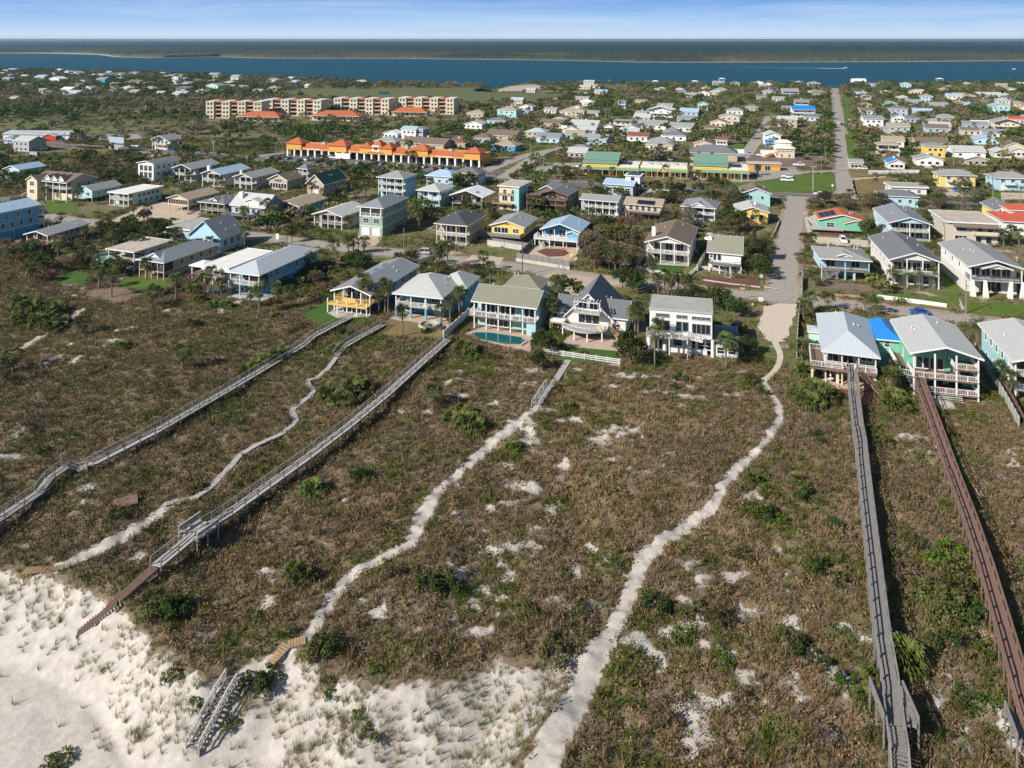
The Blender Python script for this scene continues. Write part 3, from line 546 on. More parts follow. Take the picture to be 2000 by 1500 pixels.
def house(label, x, y, w, d, h, roof=('gy', 1.5, 'shingle_gray'), wall='white', low=None, z0=0, p=0, lv=None, posts=4, pc='white', rail='white', F=(), Rr=(), L=(), B=(), side='R', a=None, o=.6, trim='white', cat='house', name='house', far=False, solid=False, group=None, zb=0.0, dk=None, ws='w', inset=0):
    """x,y: photo pixel of the front base corner (right corner when side='R'); w,d,h metres; p: depth of the open front porch.
       F/Rr/L: rows of windows (z, w, h, n[, u0, u1]) on the front, right and left faces"""
    a = TH if a is None else R(a); P = G(x, y); P.z = zb
    ux = Vector((math.cos(a), math.sin(a), 0)); uy = Vector((-math.sin(a), math.cos(a), 0))
    c = P + uy * d / 2 + ux * (-w / 2 if side == 'R' else w / 2)
    r = thing(name, label, cat, c, a, group)
    HOUSES.append((r, label, x, y, c, w, d))
    EXCL.append(('p', [tuple((c + ux * sx * (w / 2 + .8) + uy * sy * (d / 2 + .8))[:2]) for sx, sy in ((-1, -1), (1, -1), (1, 1), (-1, 1))]))
    X0, X1, Y0, Y1 = -w / 2, w / 2, -d / 2, d / 2; yf = Y0 + p
    kind, rise, rm = roof[:3]
    # walls
    b = MB()
    if kind == 'gy':
        if p and (len(roof) > 3): b.box(X0, yf, z0, X1, Y1, h); b.ext([(X0, h), (X1, h), (0, h + rise)], 'y', Y0 + .15, Y1)      # gable face carried out over the porch
        else: b.ext([(X0, z0), (X1, z0), (X1, h), (0, h + rise), (X0, h)], 'y', yf, Y1)
    elif kind == 'gx':
        b.ext([(yf, z0), (Y1, z0), (Y1, h), (0, h + rise)] + ([(Y0, h), (yf, h)] if p else [(Y0, h)]), 'x', X0, X1)
    else: b.box(X0, yf, z0, X1, Y1, h + (.25 if kind == 'flat' else 0))
    b.build('wall', wmat(wall), r)
    if low:
        MB().box(X0 + inset, yf + inset, 0, X1 - inset, Y1 - inset, z0).build('lower_wall', wmat(low), r)
        if not far and z0 > 1: MB().box(X0 - .04, yf - .04, z0 - .12, X1 + .04, Y1 + .04, z0 + .1).build('belt_board', 'paint_' + trim, r)
    elif z0 > .8:
        n = 3 if far else 4
        for i in range(n):
            for j in (range(2) if far else range(3)):
                px_ = X0 + .2 + (w - .4) * i / (n - 1); py_ = yf + .2 + (Y1 - yf - .4) * j / (1 if far else 2)
                link('stilt', postmesh('paint_' + (pc if pc in PAL else 'tan'), .28), r, (px_, py_, -.6)).scale = (1, 1, z0 + .6)
    # roof
    b = MB(); tb = MB(); e = o
    if kind == 'gy':
        roof_gable(b, w, Y0 - e, Y1 + e, h, rise, e); k = rise / (w / 2); zz = h - k * e
        for yy in ((Y0 - e - .05, Y0 - e - .004), (Y1 + e + .004, Y1 + e + .05)):
            tb.ext([(-w/2 - e - .02, zz - .08), (0, h + rise - .08), (w/2 + e + .02, zz - .08), (w/2 + e + .02, zz + .24), (0, h + rise + .24), (-w/2 - e - .02, zz + .24)], 'y', *yy)
        for s in (-1, 1): x_ = s * (w/2 + e); tb.box(min(x_ + s * .003, x_ + s * .05), Y0 - e, zz - .06, max(x_ + s * .003, x_ + s * .05), Y1 + e, zz + .2)
    elif kind == 'gx':
        roof_gable(b, d, X0 - e, X1 + e, h, rise, e, 'x'); k = rise / (d / 2); zz = h - k * e
        for xx in ((X0 - e - .05, X0 - e - .004), (X1 + e + .004, X1 + e + .05)):
            tb.ext([(-d/2 - e - .02, zz - .08), (0, h + rise - .08), (d/2 + e + .02, zz - .08), (d/2 + e + .02, zz + .24), (0, h + rise + .24), (-d/2 - e - .02, zz + .24)], 'x', *xx)
        for s in (-1, 1): y_ = s * (d/2 + e); tb.box(X0 - e, min(y_ + s * .003, y_ + s * .05), zz - .06, X1 + e, max(y_ + s * .003, y_ + s * .05), zz + .2)
    elif kind == 'hip':
        roof_hip(b, X0 - e, Y0 - e, X1 + e, Y1 + e, h, rise)
        for q in ((X0 - e - .05, Y0 - e - .05, X1 + e + .05, Y0 - e - .003), (X0 - e - .05, Y1 + e + .003, X1 + e + .05, Y1 + e + .05), (X0 - e - .05, Y0 - e - .003, X0 - e - .003, Y1 + e + .003), (X1 + e + .003, Y0 - e - .003, X1 + e + .05, Y1 + e + .003)): tb.box(q[0], q[1], h - .08, q[2], q[3], h + .17)
    elif kind == 'flat':
        b.box(X0 - e, Y0 - e, h + .26, X1 + e, Y1 + e, h + .34)
        for q in ((X0 - e - .06, Y0 - e - .06, X1 + e + .06, Y0 - e - .004), (X0 - e - .06, Y1 + e + .004, X1 + e + .06, Y1 + e + .06), (X0 - e - .06, Y0 - e - .004, X0 - e - .004, Y1 + e + .004), (X1 + e + .004, Y0 - e - .004, X1 + e + .06, Y1 + e + .004)): tb.box(q[0], q[1], h + .26 - rise, q[2], q[3], h + .42)
    ro = b.build('roof', rm, r)
    if not far or kind != 'flat': tb.build('fascia', 'paint_' + trim, r)
    # porch
    if p:
        lv = lv if lv is not None else ([z0] if z0 else [.15])
        for q in lv:
            MB().box(X0, Y0, q - .22, X1, yf - .003, q).build('deck', dk or ('paint_' + trim if trim != 'white' else 'wood_silver'), r)
            if rail and q > .5: railing(r, [(X0 + .08, yf), (X0 + .08, Y0 + .08), (X1 - .08, Y0 + .08), (X1 - .08, yf)], q, 'paint_' + rail if rail in PAL else rail, solid)
        for i in range(posts):
            link('post', postmesh('paint_' + pc, .24), r, (X0 + .14 + (w - .28) * i / (posts - 1), Y0 + .14, -.5)).scale = (1, 1, h + .5 - .01)
        if kind == 'gx' : pass
    if not far and kind != 'flat':
        for i in range(3):
            vx = random.uniform(.15, .4) * w * random.choice((-1, 1)); vy = random.uniform(-.1, .35) * d; k = rise / (w / 2) if kind == 'gy' else rise / (d / 2) if kind == 'gx' else rise / (min(w, d) / 2)
            vz = h + rise - k * (abs(vx) if kind == 'gy' or (kind == 'hip' and d > w) else abs(vy)); link('roof_vent', cached('vent', lambda: MB().cyl((0, 0, -.3), (0, 0, .5), .09, .09, 6).cyl((0, 0, .5), (0, 0, .58), .16, .16, 6).mesh('roof_vent', ['paint_white'])), r, (vx, vy, vz + .1))
        MB().box(w / 2 + .35, d * .2, .1, w / 2 + 1.15, d * .2 + .8, 1.0).build('air_conditioner', 'paint_gray', r)
    # openings
    def row(face, q):
        z, ww, hh, n = q[:4]; u0, u1 = (q[4], q[5]) if len(q) > 4 else (.08, .92)
        st = q[6] if len(q) > 6 else ws
        for i in range(n):
            u = u0 + (u1 - u0) * (i + .5) / n
            if face == 'F': loc = (X0 + w * u, yf - .003, z); rz = 0
            elif face == 'R': loc = (X1 + .003, yf + (Y1 - yf) * u, z); rz = R(90)
            elif face == 'L': loc = (X0 - .003, Y1 - (Y1 - yf) * u, z); rz = R(-90)
            if st == 'door':
                dr = link('garage_door', cached(('gd', ww, hh), lambda: garage_mesh(ww, hh)), r, loc, rz)
            else: window(ww, hh, r, loc, rz, st, far=far)
    for f_, rows in (('F', F), ('R', Rr), ('L', L)):
        for q in rows: row(f_, q)
    return r
MCACHE = {}
def cached(k, f):
    if k not in MCACHE: MCACHE[k] = f()
    return MCACHE[k]
def postmesh(m, s): return cached(('post', m, s), lambda: MB().box(-s/2, -s/2, 0, s/2, s/2, 1).mesh('post', [m]))
def garage_mesh(w, h):
    b = MB().box(-w/2, -.05, 0, w/2, .01, h); n = 4
    for i in range(n): b.box(-w/2 + .05, -.08, h * i / n + .03, w/2 - .05, -.053, h * (i + 1) / n - .03)
    return b.mesh('garage_door', ['paint_white'])
def block(parent, name, box, m): 
    return MB().box(*box).build(name, m, parent)
def gable_add(parent, x0, x1, y0, y1, zb, h, rise, wm, rm, axis='y', o=.4, trim='paint_white', nm='dormer'):
    """a further roofed volume of the same building: wall part, roof part and trim"""
    b = MB(); t = MB(); rr = MB()
    if axis == 'y':
        c = (x0 + x1) / 2; b.ext([(x0, zb), (x1, zb), (x1, h), (c, h + rise), (x0, h)], 'y', y0, y1); roof_gable(rr, x1 - x0, y0 - o, y1, h, rise, o, 'y', .2, c)
        k = rise / ((x1 - x0) / 2); e = (x1 - x0) / 2 + o; z = h - k * o
        t.ext([(c - e, z - .08), (c, h + rise - .08), (c + e, z - .08), (c + e, z + .22), (c, h + rise + .22), (c - e, z + .22)], 'y', y0 - o - .06, y0 - o - .004)
    else:
        c = (y0 + y1) / 2; b.ext([(y0, zb), (y1, zb), (y1, h), (c, h + rise), (y0, h)], 'x', x0, x1); roof_gable(rr, y1 - y0, x0 - o, x1 + o, h, rise, o, 'x', .2, c)
        k = rise / ((y1 - y0) / 2); e = (y1 - y0) / 2 + o; z = h - k * o
        for xx in ((x0 - o - .06, x0 - o - .004), (x1 + o + .004, x1 + o + .06)): t.ext([(c - e, z - .08), (c, h + rise - .08), (c + e, z - .08), (c + e, z + .22), (c, h + rise + .22), (c - e, z + .22)], 'x', *xx)
    wo = b.build(nm, wm, parent); rr.build('roof', rm, parent); t.build('fascia', trim, parent); return wo
def hip_add(parent, x0, y0, x1, y1, zb, h, rise, wm, rm, o=.5, nm='wing', trim='paint_white'):
    wo = MB().box(x0, y0, zb, x1, y1, h).build(nm, wm, parent); b = MB(); roof_hip(b, x0 - o, y0 - o, x1 + o, y1 + o, h, rise); b.build('roof', rm, parent)
    t = MB()
    for q in ((x0 - o - .05, y0 - o - .05, x1 + o + .05, y0 - o - .003), (x1 + o + .003, y0 - o, x1 + o + .05, y1 + o), (x0 - o - .05, y0 - o, x0 - o - .003, y1 + o)): t.box(q[0], q[1], h - .06, q[2], q[3], h + .16)
    t.build('fascia', trim, parent); return wo
def chimney(parent, x, y, z0, z1, s=.9, m='paint_white'):
    b = MB().box(x - s/2, y - s/2, z0, x + s/2, y + s/2, z1).box(x - s/2 - .08, y - s/2 - .08, z1 + .003, x + s/2 + .08, y + s/2 + .08, z1 + .15).box(x - .2, y - .2, z1 + .153, x + .2, y + .2, z1 + .45)
    return b.build('chimney', m, parent)
def solar(parent, p, u, v, n, k, gap=.08):
    """array on a slope: p corner, u along, v up the slope; n x k modules"""
    p, u, v = Vector(p), Vector(u), Vector(v); nn = u.cross(v).normalized() * .08; b = MB()
    for i in range(n):
        for j in range(k):
            a = p + u * (i / n) + v * (j / k); uu = u / n * (1 - gap); vv = v / k * (1 - gap); q = [a, a + uu, a + uu + vv, a + vv]
            b.add([x + nn * .3 for x in q] + [x + nn for x in q], [(4, 5, 6, 7), (0, 1, 5, 4), (1, 2, 6, 5), (2, 3, 7, 6), (3, 0, 4, 7)])
    return b.build('solar_panel', 'solar', parent)
def sliders(z, n=3, u0=.1, u1=.9, w=1.9, h=2.1, st='w'): return (z, w, h, n, u0, u1, st)
# ===== beachfront row, left to right
hs = house('long turquoise three storey house cut by the left edge, pale metal roof', -32, 480, 12, 18, 9.4, ('gy', 1.6, 'metal_paleblue'), 'skyblue', low='blue', z0=3.2, a=-24, Rr=[(4, 1, 1.5, 5), (6.9, 1, 1.5, 4), (.9, 1, 1.3, 3)])
for q in (3.2, 6.2): MB().box(-3, 9.0, q - .25, 5.9, 11.2, q).build('balcony', 'paint_white', hs); railing(hs, [(5.8, 9.1), (5.8, 11.1), (-2.9, 11.1)], q)
for xx in (-2.8, 1.4, 5.7): link('post', postmesh('paint_white', .24), hs, (xx, 11.0, 0)).scale = (1, 1, 9.2)
hs = house('small grey brown beach cottage on stilts with an unpainted timber deck', 93, 489, 8, 16, 4.6, ('gy', 1.1, 'shingle_gray'), 'tan', z0=2.0, p=2.6, lv=[2.0], posts=3, rail='wood_tan', dk='wood_tan', pc='offwhite', F=[sliders(2.1, 2)], Rr=[(3.1, 1.1, 1.1, 5)], a=-14)
MB().box(-6.2, -10.2, 1.75, 4.2, -7.8, 1.95).build('deck', 'wood_tan', hs); railing(hs, [(-6.1, -7.9), (-6.1, -10.1), (4.1, -10.1), (4.1, -7.9)], 1.95, 'wood_tan')
hs = house('flat brown roofed beach house with deep open porch and round white deck', 262, 528, 10, 13, 4.9, ('flat', .15, 'membrane_tan'), 'bluegray', p=4.5, lv=[.15, 2.5], posts=3, rail=None, F=[sliders(.4, 2), (2.7, 2.6, 1.8, 3)], Rr=[(2.9, 1.2, 1.1, 3)], o=.5)
b = MB(); b.slab([(-12 + 2.9 * math.cos(t), -4.6 + 2.9 * math.sin(t)) for t in np.linspace(0, 2 * math.pi, 13)[:-1]], 0, 1.9); b.slab([(-9.4, -6.8), (-5, -6.6), (-5, -3.2), (-9.5, -2.8)], 0, 1.88); b.build('round_deck', 'paint_mint', hs)
railing(hs, [(-12 + 2.8 * math.cos(t), -4.6 + 2.8 * math.sin(t)) for t in np.linspace(.9, 5.4, 9)], 1.9, 'paint_white')
hs = house('grey shingled beach house with a dark screened porch above stilts', 320, 548, 9, 20, 4.8, ('hip', 1.9, 'shingle_steel'), 'tan', low='tan', z0=2.2, p=3.2, lv=[2.2], posts=5, pc='tan', rail='brown', F=[], Rr=[(3, 1.1, 1.2, 4)], inset=.6)
MB().box(-4.45, -10.0 + .22, 2.2, 4.45, -10.0 + .25, 4.7).box(4.42, -9.7, 2.2, 4.46, -6.9, 4.7).build('porch_screen', 'screen', hs)
b = MB()
for i in range(9): b.box(-4.45 + 8.8 * i / 8, -9.84, 2.2, -4.35 + 8.8 * i / 8, -9.781, 4.7)
b.box(-4.45, -9.83, 3.1, 4.45, -9.782, 3.2); b.build('screen_frame', 'paint_tan', hs)
gable_add(hs, -1.9, 1.9, -9.0, -4, 5.2, 5.6, 1.1, 'paint_white', 'shingle_steel', 'y', .3)
hs = house('pale blue gabled house with two storeys and dark shingles, seen side on', 430, 494, 12, 10, 4.6, ('gy', 4.6, 'shingle_steel'), 'paleblue', F=[(2.2, 1.1, 1.4, 1, .72, .9)], Rr=[(1.8, 1.1, 1.6, 3)], trim='paleblue')
hs = house('low pale flat roofed house with stepped roofs behind the screened porch house', 372, 472, 9, 13, 3.6, ('flat', .3, 'membrane_gray'), 'bluegray', Rr=[(1.4, 1.6, 1.2, 3)])
hip = block(hs, 'roof_step', (-5.5, -8.5, 2.2, 1.5, -6.4, 2.6), 'membrane_gray')
hs = house('flat pale tar roofed house with white fascia and small white hipped porch', 447, 561, 8.5, 17, 4.7, ('flat', 1.1, 'membrane_white'), 'bluegray', low='offwhite', z0=2.0, p=2.6, lv=[2.0], posts=4, rail='white', F=[sliders(2.1, 3, w=1.7)], Rr=[(2.9, 1.2, 1.1, 4)], o=.35, inset=.4)
hip_add(hs, -9.3, -7.6, -4.8, -3.2, 3.9, 4.0, .9, 'paint_white', 'metal_white', .5, 'side_porch')
for xx, yy in ((-9.2, -7.5), (-4.9, -7.5), (-9.2, -3.4)): link('post', postmesh('paint_white', .24), hs, (xx, yy, 0)).scale = (1, 1, 3.9)
MB().box(-9.3, -7.6, 1.75, -4.9, -3.2, 1.95).build('deck', 'wood_gray', hs); stairs(hs, (-7, -7.6, 1.95), (-7, -10.6, 0), 1.4, 'wood_red'); stairs(hs, (-8.9, -7.6, 1.95), (-10.4, -10.2, 0), 1.2, 'wood_red')
hs = house('bright blue two storey house with a ribbed silver hip roof and open stilt porch', 506, 582, 9, 25, 5.7, ('hip', 2.0, 'metal_silver'), 'skyblue', low='blue', z0=2.9, p=3.6, lv=[2.9], posts=4, F=[sliders(3.0, 3, w=2.2), (.4, 1.7, 1.9, 2)], Rr=[(3.9, 1.2, 1.3, 2, .0, .22), (3.9, 1.0, 1.3, 4, .3, .98), (.8, 1.6, 1.4, 2, .0, .2), (1.4, .9, .9, 3, .4, .95)], a=-20)
for i in range(4): link('stilt', postmesh('paint_skyblue', .36), hs, (-4.36 + 8.72 * i / 3, -12.36, -.5)).scale = (1, 1, 3.2)
for xx in (-4.3, 0): link('stilt', postmesh('paint_skyblue', .36), hs, (xx, -9.2, -.5)).scale = (1, 1, 3.2)
hs = house('long grey gabled house with a yellow boarded porch on white posts', 723, 616, 10, 24, 4.9, ('gy', 1.5, 'shingle_steel'), 'gray', low='navy', z0=2.4, p=4.2, lv=[2.4], posts=5, rail='ochre', dk='wood_tan', F=[sliders(2.5, 3, w=1.9)], Rr=[(3.2, 1.2, 1.2, 4)], a=-20)
MB().box(-2.3, -12.3, 2.45, 1.2, -12.12, 3.5).build('porch_board', 'wall_ochre', hs)
for i in range(5): link('post', postmesh('paint_white', .22), hs, (-5.6 + 10.6 * i / 4, -13.6, 0)).scale = (1, 1, 3.4)
MB().box(-5.7, -13.7, 2.1, 5.1, -12.01, 2.3).box(-5.7, -13.8, 1.95, 5.1, -13.72, 2.4).build('deck', 'paint_ochre', hs)
for j in range(3): MB().box(-1.6, -4 + 4.5 * j, 6.26, -.9, -2.0 + 4.5 * j, 6.4).build('skylight', 'paint_darkgray', hs)
hs = house('wide blue house with grey hip roof, white porch and round fire pit in front', 862, 629, 11.6, 14, 5.5, ('hip', 2.9, 'shingle_lightgray'), 'skyblue', low='blue', z0=2.8, p=4.0, lv=[2.8], posts=4, F=[(4, 1.6, .9, 2, .05, .45), sliders(3.0, 1, .55, .9), (.9, 1.7, 1.4, 1, .62, .9), (.3, 2.2, 2.1, 1, .05, .3)], Rr=[(3.7, 1.1, 1.3, 3), (.9, 1.1, 1.3, 2)], a=-17)
for i in range(4): link('stilt', postmesh('paint_skyblue', .42), hs, (-5.66 + 11.3 * i / 3, -6.86, -.5)).scale = (1, 1, 3.05)
hip_add(hs, 1.5, 2, 8.4, 11, 0, 5.2, 2.3, 'wall_skyblue', 'shingle_lightgray'); window(1.1, 1.3, hs, (8.41, 6, 3.4), R(90))
hs = house('aqua two storey pool house with long grey green roof and white balcony', 1046, 657, 14.6, 9.5, 6.3, ('gx', 2.2, 'shingle_olive'), 'aqua', p=2.6, lv=[2.9], posts=6, dk='wood_gray', F=[(3.1, .9, 2.1, 7, .05, .62), (3.1, .9, 2.1, 2, .76, .93), (.2, 1.0, 2.1, 6, .12, .58), (.5, 1.2, 1.4, 1, .8, .95)], Rr=[(4.2, .9, .9, 2)], o=.45, a=-19)
MB().box(-8.6, -4.6, 2.65, -7.303, -1.5, 2.85).build('balcony', 'wood_gray', hs); railing(hs, [(-7.4, -4.6), (-8.5, -4.0), (-8.5, -1.6)], 2.85)
block(hs, 'storage_cabinet', (5.2, -4.75, 0, 7.2, -3.6, 2.5), 'wall_aqua')
hs = house('low hipped grey green garage roof behind the aqua pool house', 1052, 590, 8.5, 8, 3.2, ('hip', 1.9, 'shingle_olive'), 'aqua', cat='garage', name='garage', a=-19)
# the steep gabled house with the curved deck
hs = house('grey cottage with steep blue black gable and two curved white decks', 1222, 657, 15.5, 10.5, 4.0, ('gx', 2.0, 'shingle_slate'), 'offwhite', F=[(1.2, 1.1, 1.2, 1, .82, .93), sliders(1.0, 3, .3, .7)], Rr=[(1.4, 1, 1.2, 2)], a=-17)
gable_add(hs, -5.6, 5.0, -6.0, 8.5, 0, 3.6, 5.2, 'wall_offwhite', 'shingle_slate', 'y', .5, nm='gabled_wall')
MB().box(-3.2, -8.4, 5.0, 2.6, -6.02, 5.22).build('balcony', 'wood_silver', hs); railing(hs, [(-3.1, -6.1), (-3.1, -8.3), (2.5, -8.3), (2.5, -6.1)], 5.22)
b = MB()
for i in range(9): b.box(-3.2 + i * .7, -8.2, 7.4, -3.1 + i * .7, -6.03, 7.72)
b.box(-3.3, -8.2, 7.46, 2.7, -8.05, 7.59).box(-3.2, -8.15, 5.2, -3.05, -8.0, 7.46).box(2.45, -8.15, 5.2, 2.6, -8.0, 7.46).build('pergola', 'paint_white', hs)
for xx in (-1.6, .8): window(1.7, 1.9, hs, (xx, -6.01, 5.35), 0)
for xx in (-1.9, 0, 1.9): window(1.5, 1.9, hs, (xx * .8 - .3, -6.01, 2.3), 0)
pts = [(-5.6 + 9.8 * i / 10, -9.2 - 2.2 * math.sin(math.pi * i / 10)) for i in range(11)]
b = MB(); b.slab([(-5.6, -5.3)] + pts + [(4.2, -5.3)], 1.95, 2.15); b.build('deck', 'wood_silver', hs); railing(hs, [(-5.5, -5.4)] + pts + [(4.1, -5.4)], 2.15)
for i in (0, 3, 6, 9): link('post', postmesh('paint_white', .24), hs, (pts[i][0] + .1, pts[i][1] + .2, -.8)).scale = (1, 1, 2.75)
MB().box(-8.6, -8.4, 2.35, -5.2, -5.26, 2.55).box(-8.6, -8.4, 1.2, -8.4, -8.2, 2.35).build('side_deck', 'wood_tan', hs); railing(hs, [(-8.5, -5.4), (-8.5, -8.3), (-5.3, -8.3)], 2.55, solid=True)
MB().box(-6.5, -5.32, 2.6, -5.3, -5.27, 4.6).build('door', 'paint_blue', hs)
stairs(hs, (4.6, -6.2, 2.1), (7.6, -8.6, 0), 1.2, 'wood_tan')
hs = house('white cube shaped modern house with flat grey roof and balcony on slim posts', 1391, 699, 12.6, 8.2, 8.9, ('flat', .3, 'membrane_gray'), 'white', low='white', z0=3.7, F=[(4.9, 1.4, 1.9, 2, .1, .32, 'g'), (4.9, 1.2, 1.9, 2, .43, .62, 'g'), (4.7, 1.7, 1.9, 2, .68, .97, 'g'), (7.6, 1.3, .55, 2, .1, .32, 'g'), (7.6, 2.1, .55, 1, .42, .62, 'g'), (7.6, 1.8, .5, 2, .68, .97, 'g')], Rr=[(6.3, 1.1, 1.0, 2), (4.6, .9, 1.2, 1)], o=.1, inset=1.0, a=-14, trim='gray')
for i, xx in enumerate((-6.4, -3.2, 1.9, 6.4)): link('column', cached('rc', lambda: MB().cyl((0, 0, 0), (0, 0, 1), .38, .38, 12).mesh('column', ['paint_white'])), hs, (xx, -3.75, -.6)).scale = (1, 1, 4.2)
MB().box(-6.9, -6.3, 3.9, 1.6, -4.103, 4.1).build('balcony', 'wood_silver', hs); railing(hs, [(-6.8, -4.2), (-6.8, -6.2), (1.5, -6.2), (1.5, -4.2)], 4.1)
for xx in (-6.7, -2.2, 1.4): link('post', postmesh('paint_white', .2), hs, (xx, -6.1, -.8)).scale = (1, 1, 4.7)
for xx in (2.6, 4.4, 6.0): window(1.2, 1.5, hs, (xx - .3, -3.12, 1.2), 0)
window(1.6, 1.3, hs, (-.6, -3.12, 1.5), 0); window(1.5, 2, hs, (-4.6, -3.12, .4), 0)
stairs(hs, (1.6, -5.2, 4.1), (4.4, -5.2, 3.6), 1, 'paint_white')
b = MB(); b.box(6.703, -3.6, 0, 11.4, 3.6, 2.6); b.build('annex', 'wall_white', hs); b = MB(); b.add([(6.71, -4.1, 3.6), (11.9, -4.1, 2.7), (11.9, 4.1, 2.7), (6.71, 4.1, 3.6), (6.71, -4.1, 3.4), (11.9, -4.1, 2.5), (11.9, 4.1, 2.5), (6.71, 4.1, 3.4)], [(0, 1, 2, 3), (7, 6, 5, 4), (0, 4, 5, 1), (1, 5, 6, 2), (2, 6, 7, 3), (3, 7, 4, 0)]); b.build('annex_roof', 'shingle_slate', hs)
for xx in (8.0, 10.2): window(1.4, 1.2, hs, (xx, -3.61, .9), 0)
MB().box(11.5, 3.8, 0, 11.7, 8, 2.4).box(6.9, 8, 0, 11.7, 8.2, 2.4).build('courtyard_wall', 'wall_paleblue', hs)
hs = house('raised cottage with ribbed grey metal hip roof and wraparound deck over a patio', 1712, 762, 8.9, 20, 6.1, ('hip', 2.6, 'metal_silver'), 'teal', low='cream', z0=3.3, p=2.6, lv=[3.3], posts=4, pc='cream', dk='wood_red', trim='offwhite', F=[sliders(3.4, 1, .05, .3), sliders(3.4, 1, .35, .6), (4.2, 1.8, 1.2, 1, .7, .98)], L=[(4.1, 1.1, 1.3, 4)], inset=1.6, a=-19)
MB().box(-7.0, -10.8, 3.06, -4.453, -2.0, 3.28).box(-7.0, -10.8, 2.8, 4.45, -10.003, 3.28).build('side_deck', 'wood_red', hs); railing(hs, [(-4.5, -2.1), (-6.9, -2.1), (-6.9, -10.7), (-1.4, -10.7)], 3.28); railing(hs, [(.6, -10.7), (4.4, -10.7)], 3.28)
link('column', postmesh('paint_cream', .9), hs, (4.0, -9.4, -1)).scale = (1, 1, 4.2); link('column', postmesh('paint_cream', .5), hs, (-2.2, -9.4, -1)).scale = (1, 1, 4.2); link('column', postmesh('paint_cream', .4), hs, (-6.7, -10.4, -1)).scale = (1, 1, 4.0)
hip_add(hs, -6.8, 1.2, -4.46, 4.4, 3.3, 5.4, .5, 'wall_mint', 'metal_silver', .3, 'side_entry', 'paint_offwhite')
stairs(hs, (1.8, -10.9, 3.28), (6.4, -14.6, -.3), 1.4, 'wood_red'); 
hs = house('mint green house with pale shingle gable roof and three tiers of white decks', 1913, 786, 10.8, 16, 7.9, ('gy', 1.5, 'shingle_lightgray'), 'green', low='green', z0=3.2, p=4.4, lv=[.9, 3.4, 6.0], posts=4, dk='wood_red', F=[(3.5, 1.2, 2.0, 4, .14, .56), (6.6, 1.0, .9, 1, .46, .54), (.9, 2.4, 1.8, 2, .3, .9)], L=[(4.3, 1.0, 1.2, 2)], a=-15)
# upper deck only on the right third: the plain upper porch is trimmed here
for ch in list(hs.children):
    if ch.name.startswith(('deck', 'railing')) and max(v.co.z for v in ch.data.vertices) > 5.9: bpy.data.objects.remove(ch)
MB().box(1.4, -8.0, 5.3, 5.4, -3.7, 5.5).build('deck', 'wood_red', hs); railing(hs, [(1.5, -3.8), (1.5, -7.9), (5.3, -7.9), (5.3, -3.8)], 5.5); MB().ext([(-3.8, 5.5), (-3.62, 5.5), (-3.62, 7.4), (-3.8, 7.4)], 'x', -5.3, 1.3).build('upper_wall', 'wall_green', hs)
for q in range(6): pass
b = MB()
for i in range(5): b.box(-1.4, -8.2 - .42 * i, .75 - .2 * i, 2.6, -8.003 - .42 * i + .2, .8 - .2 * i)
b.build('wide_steps', 'wood_silver', hs)
for j in range(2): MB().box(-3.6, .2 - .9 * j, 8.58, -1.6, .7 - .9 * j, 8.72).build('skylight', 'paint_gray', hs)
hip_add(hs, -9.4, 3.0, -5.41, 12.5, 0, 5.8, 1.6, 'wall_green', 'metal_blue', .6, 'blue_roofed_wing')
window(.9, 1.1, hs, (-7.6, 2.99, 4.4), 0); MB().box(-7.3, -3, 3.2, -5.403, 3.0, 3.4).build('side_deck', 'wood_red', hs); railing(hs, [(-7.2, 2.9), (-7.2, -7.4), (-5.5, -7.9)], 3.4)
hs = house('cyan house cut by the right edge with grey gable roof and white porches', 1982, 782, 12, 18, 7.2, ('gy', 1.5, 'shingle_lightgray'), 'aqua', p=3.5, lv=[2.0, 4.6], posts=4, F=[sliders(2.1, 3), sliders(4.7, 3)], L=[(5.2, 1.1, 1.2, 4), (1.6, 1.1, 1.2, 3)], a=-15, side='L')
# ===== across the front street, centre and right
def hc(*a_, **k_): return house(*a_, **k_)
hs = hc('tan house with black hip roof and arcaded two level porch above the street', 911, 481, 10.4, 16, 6.4, ('hip', 2.2, 'shingle_dark'), 'tan', low='tan', z0=3.0, p=3.0, lv=[.3, 3.0], posts=4, pc='cream', F=[sliders(3.1, 3), sliders(.4, 3)], Rr=[(4, 1, 1.3, 4), (1.2, 1, 1.3, 3)], a=-19)
hs = hc('yellow gabled beach house with a grey board deck behind a timber fence', 1023, 474, 11, 13, 4.9, ('gy', 1.6, 'shingle_gray'), 'yellow', low='umber', z0=2.0, F=[(2.6, 2.2, 1.7, 2, .08, .52), (2.9, 1.9, 1.2, 1, .58, .92)], Rr=[(3.2, 1.2, 1.1, 2)], inset=.7, a=-19)
MB().box(-7.6, -9.0, 1.78, 5.2, -6.503, 2.0).build('deck', 'wood_gray', hs); railing(hs, [(-7.5, -4), (-7.5, -8.9), (5.1, -8.9), (5.1, -6.6)], 2.0, 'wood_gray', True); MB().box(-7.6, -6.5, 1.78, -5.51, -2, 2.0).build('side_deck', 'wood_gray', hs)
b = MB()
for i, ch_ in enumerate([0, 1, 2, 3, 4]): b.box(-.9 + i * .4, -6.56, 5.2 + .08 * (i % 2), -.65 + i * .4, -6.503, 5.65 - .06 * (i % 2))
b.build('gable_sign', 'paint_redbrown', hs)
hs = hc('cobalt blue beach house with silver blue roof over a sandy yard and fire circle', 1131, 486, 12, 12, 5.3, ('gy', 2.0, 'metal_paleblue'), 'blue', low='bluegray', z0=2.6, p=2.4, lv=[2.6], posts=4, F=[sliders(2.7, 3, w=2.1)], Rr=[(3.4, 1.2, 1.2, 3)], inset=.6, a=-19)
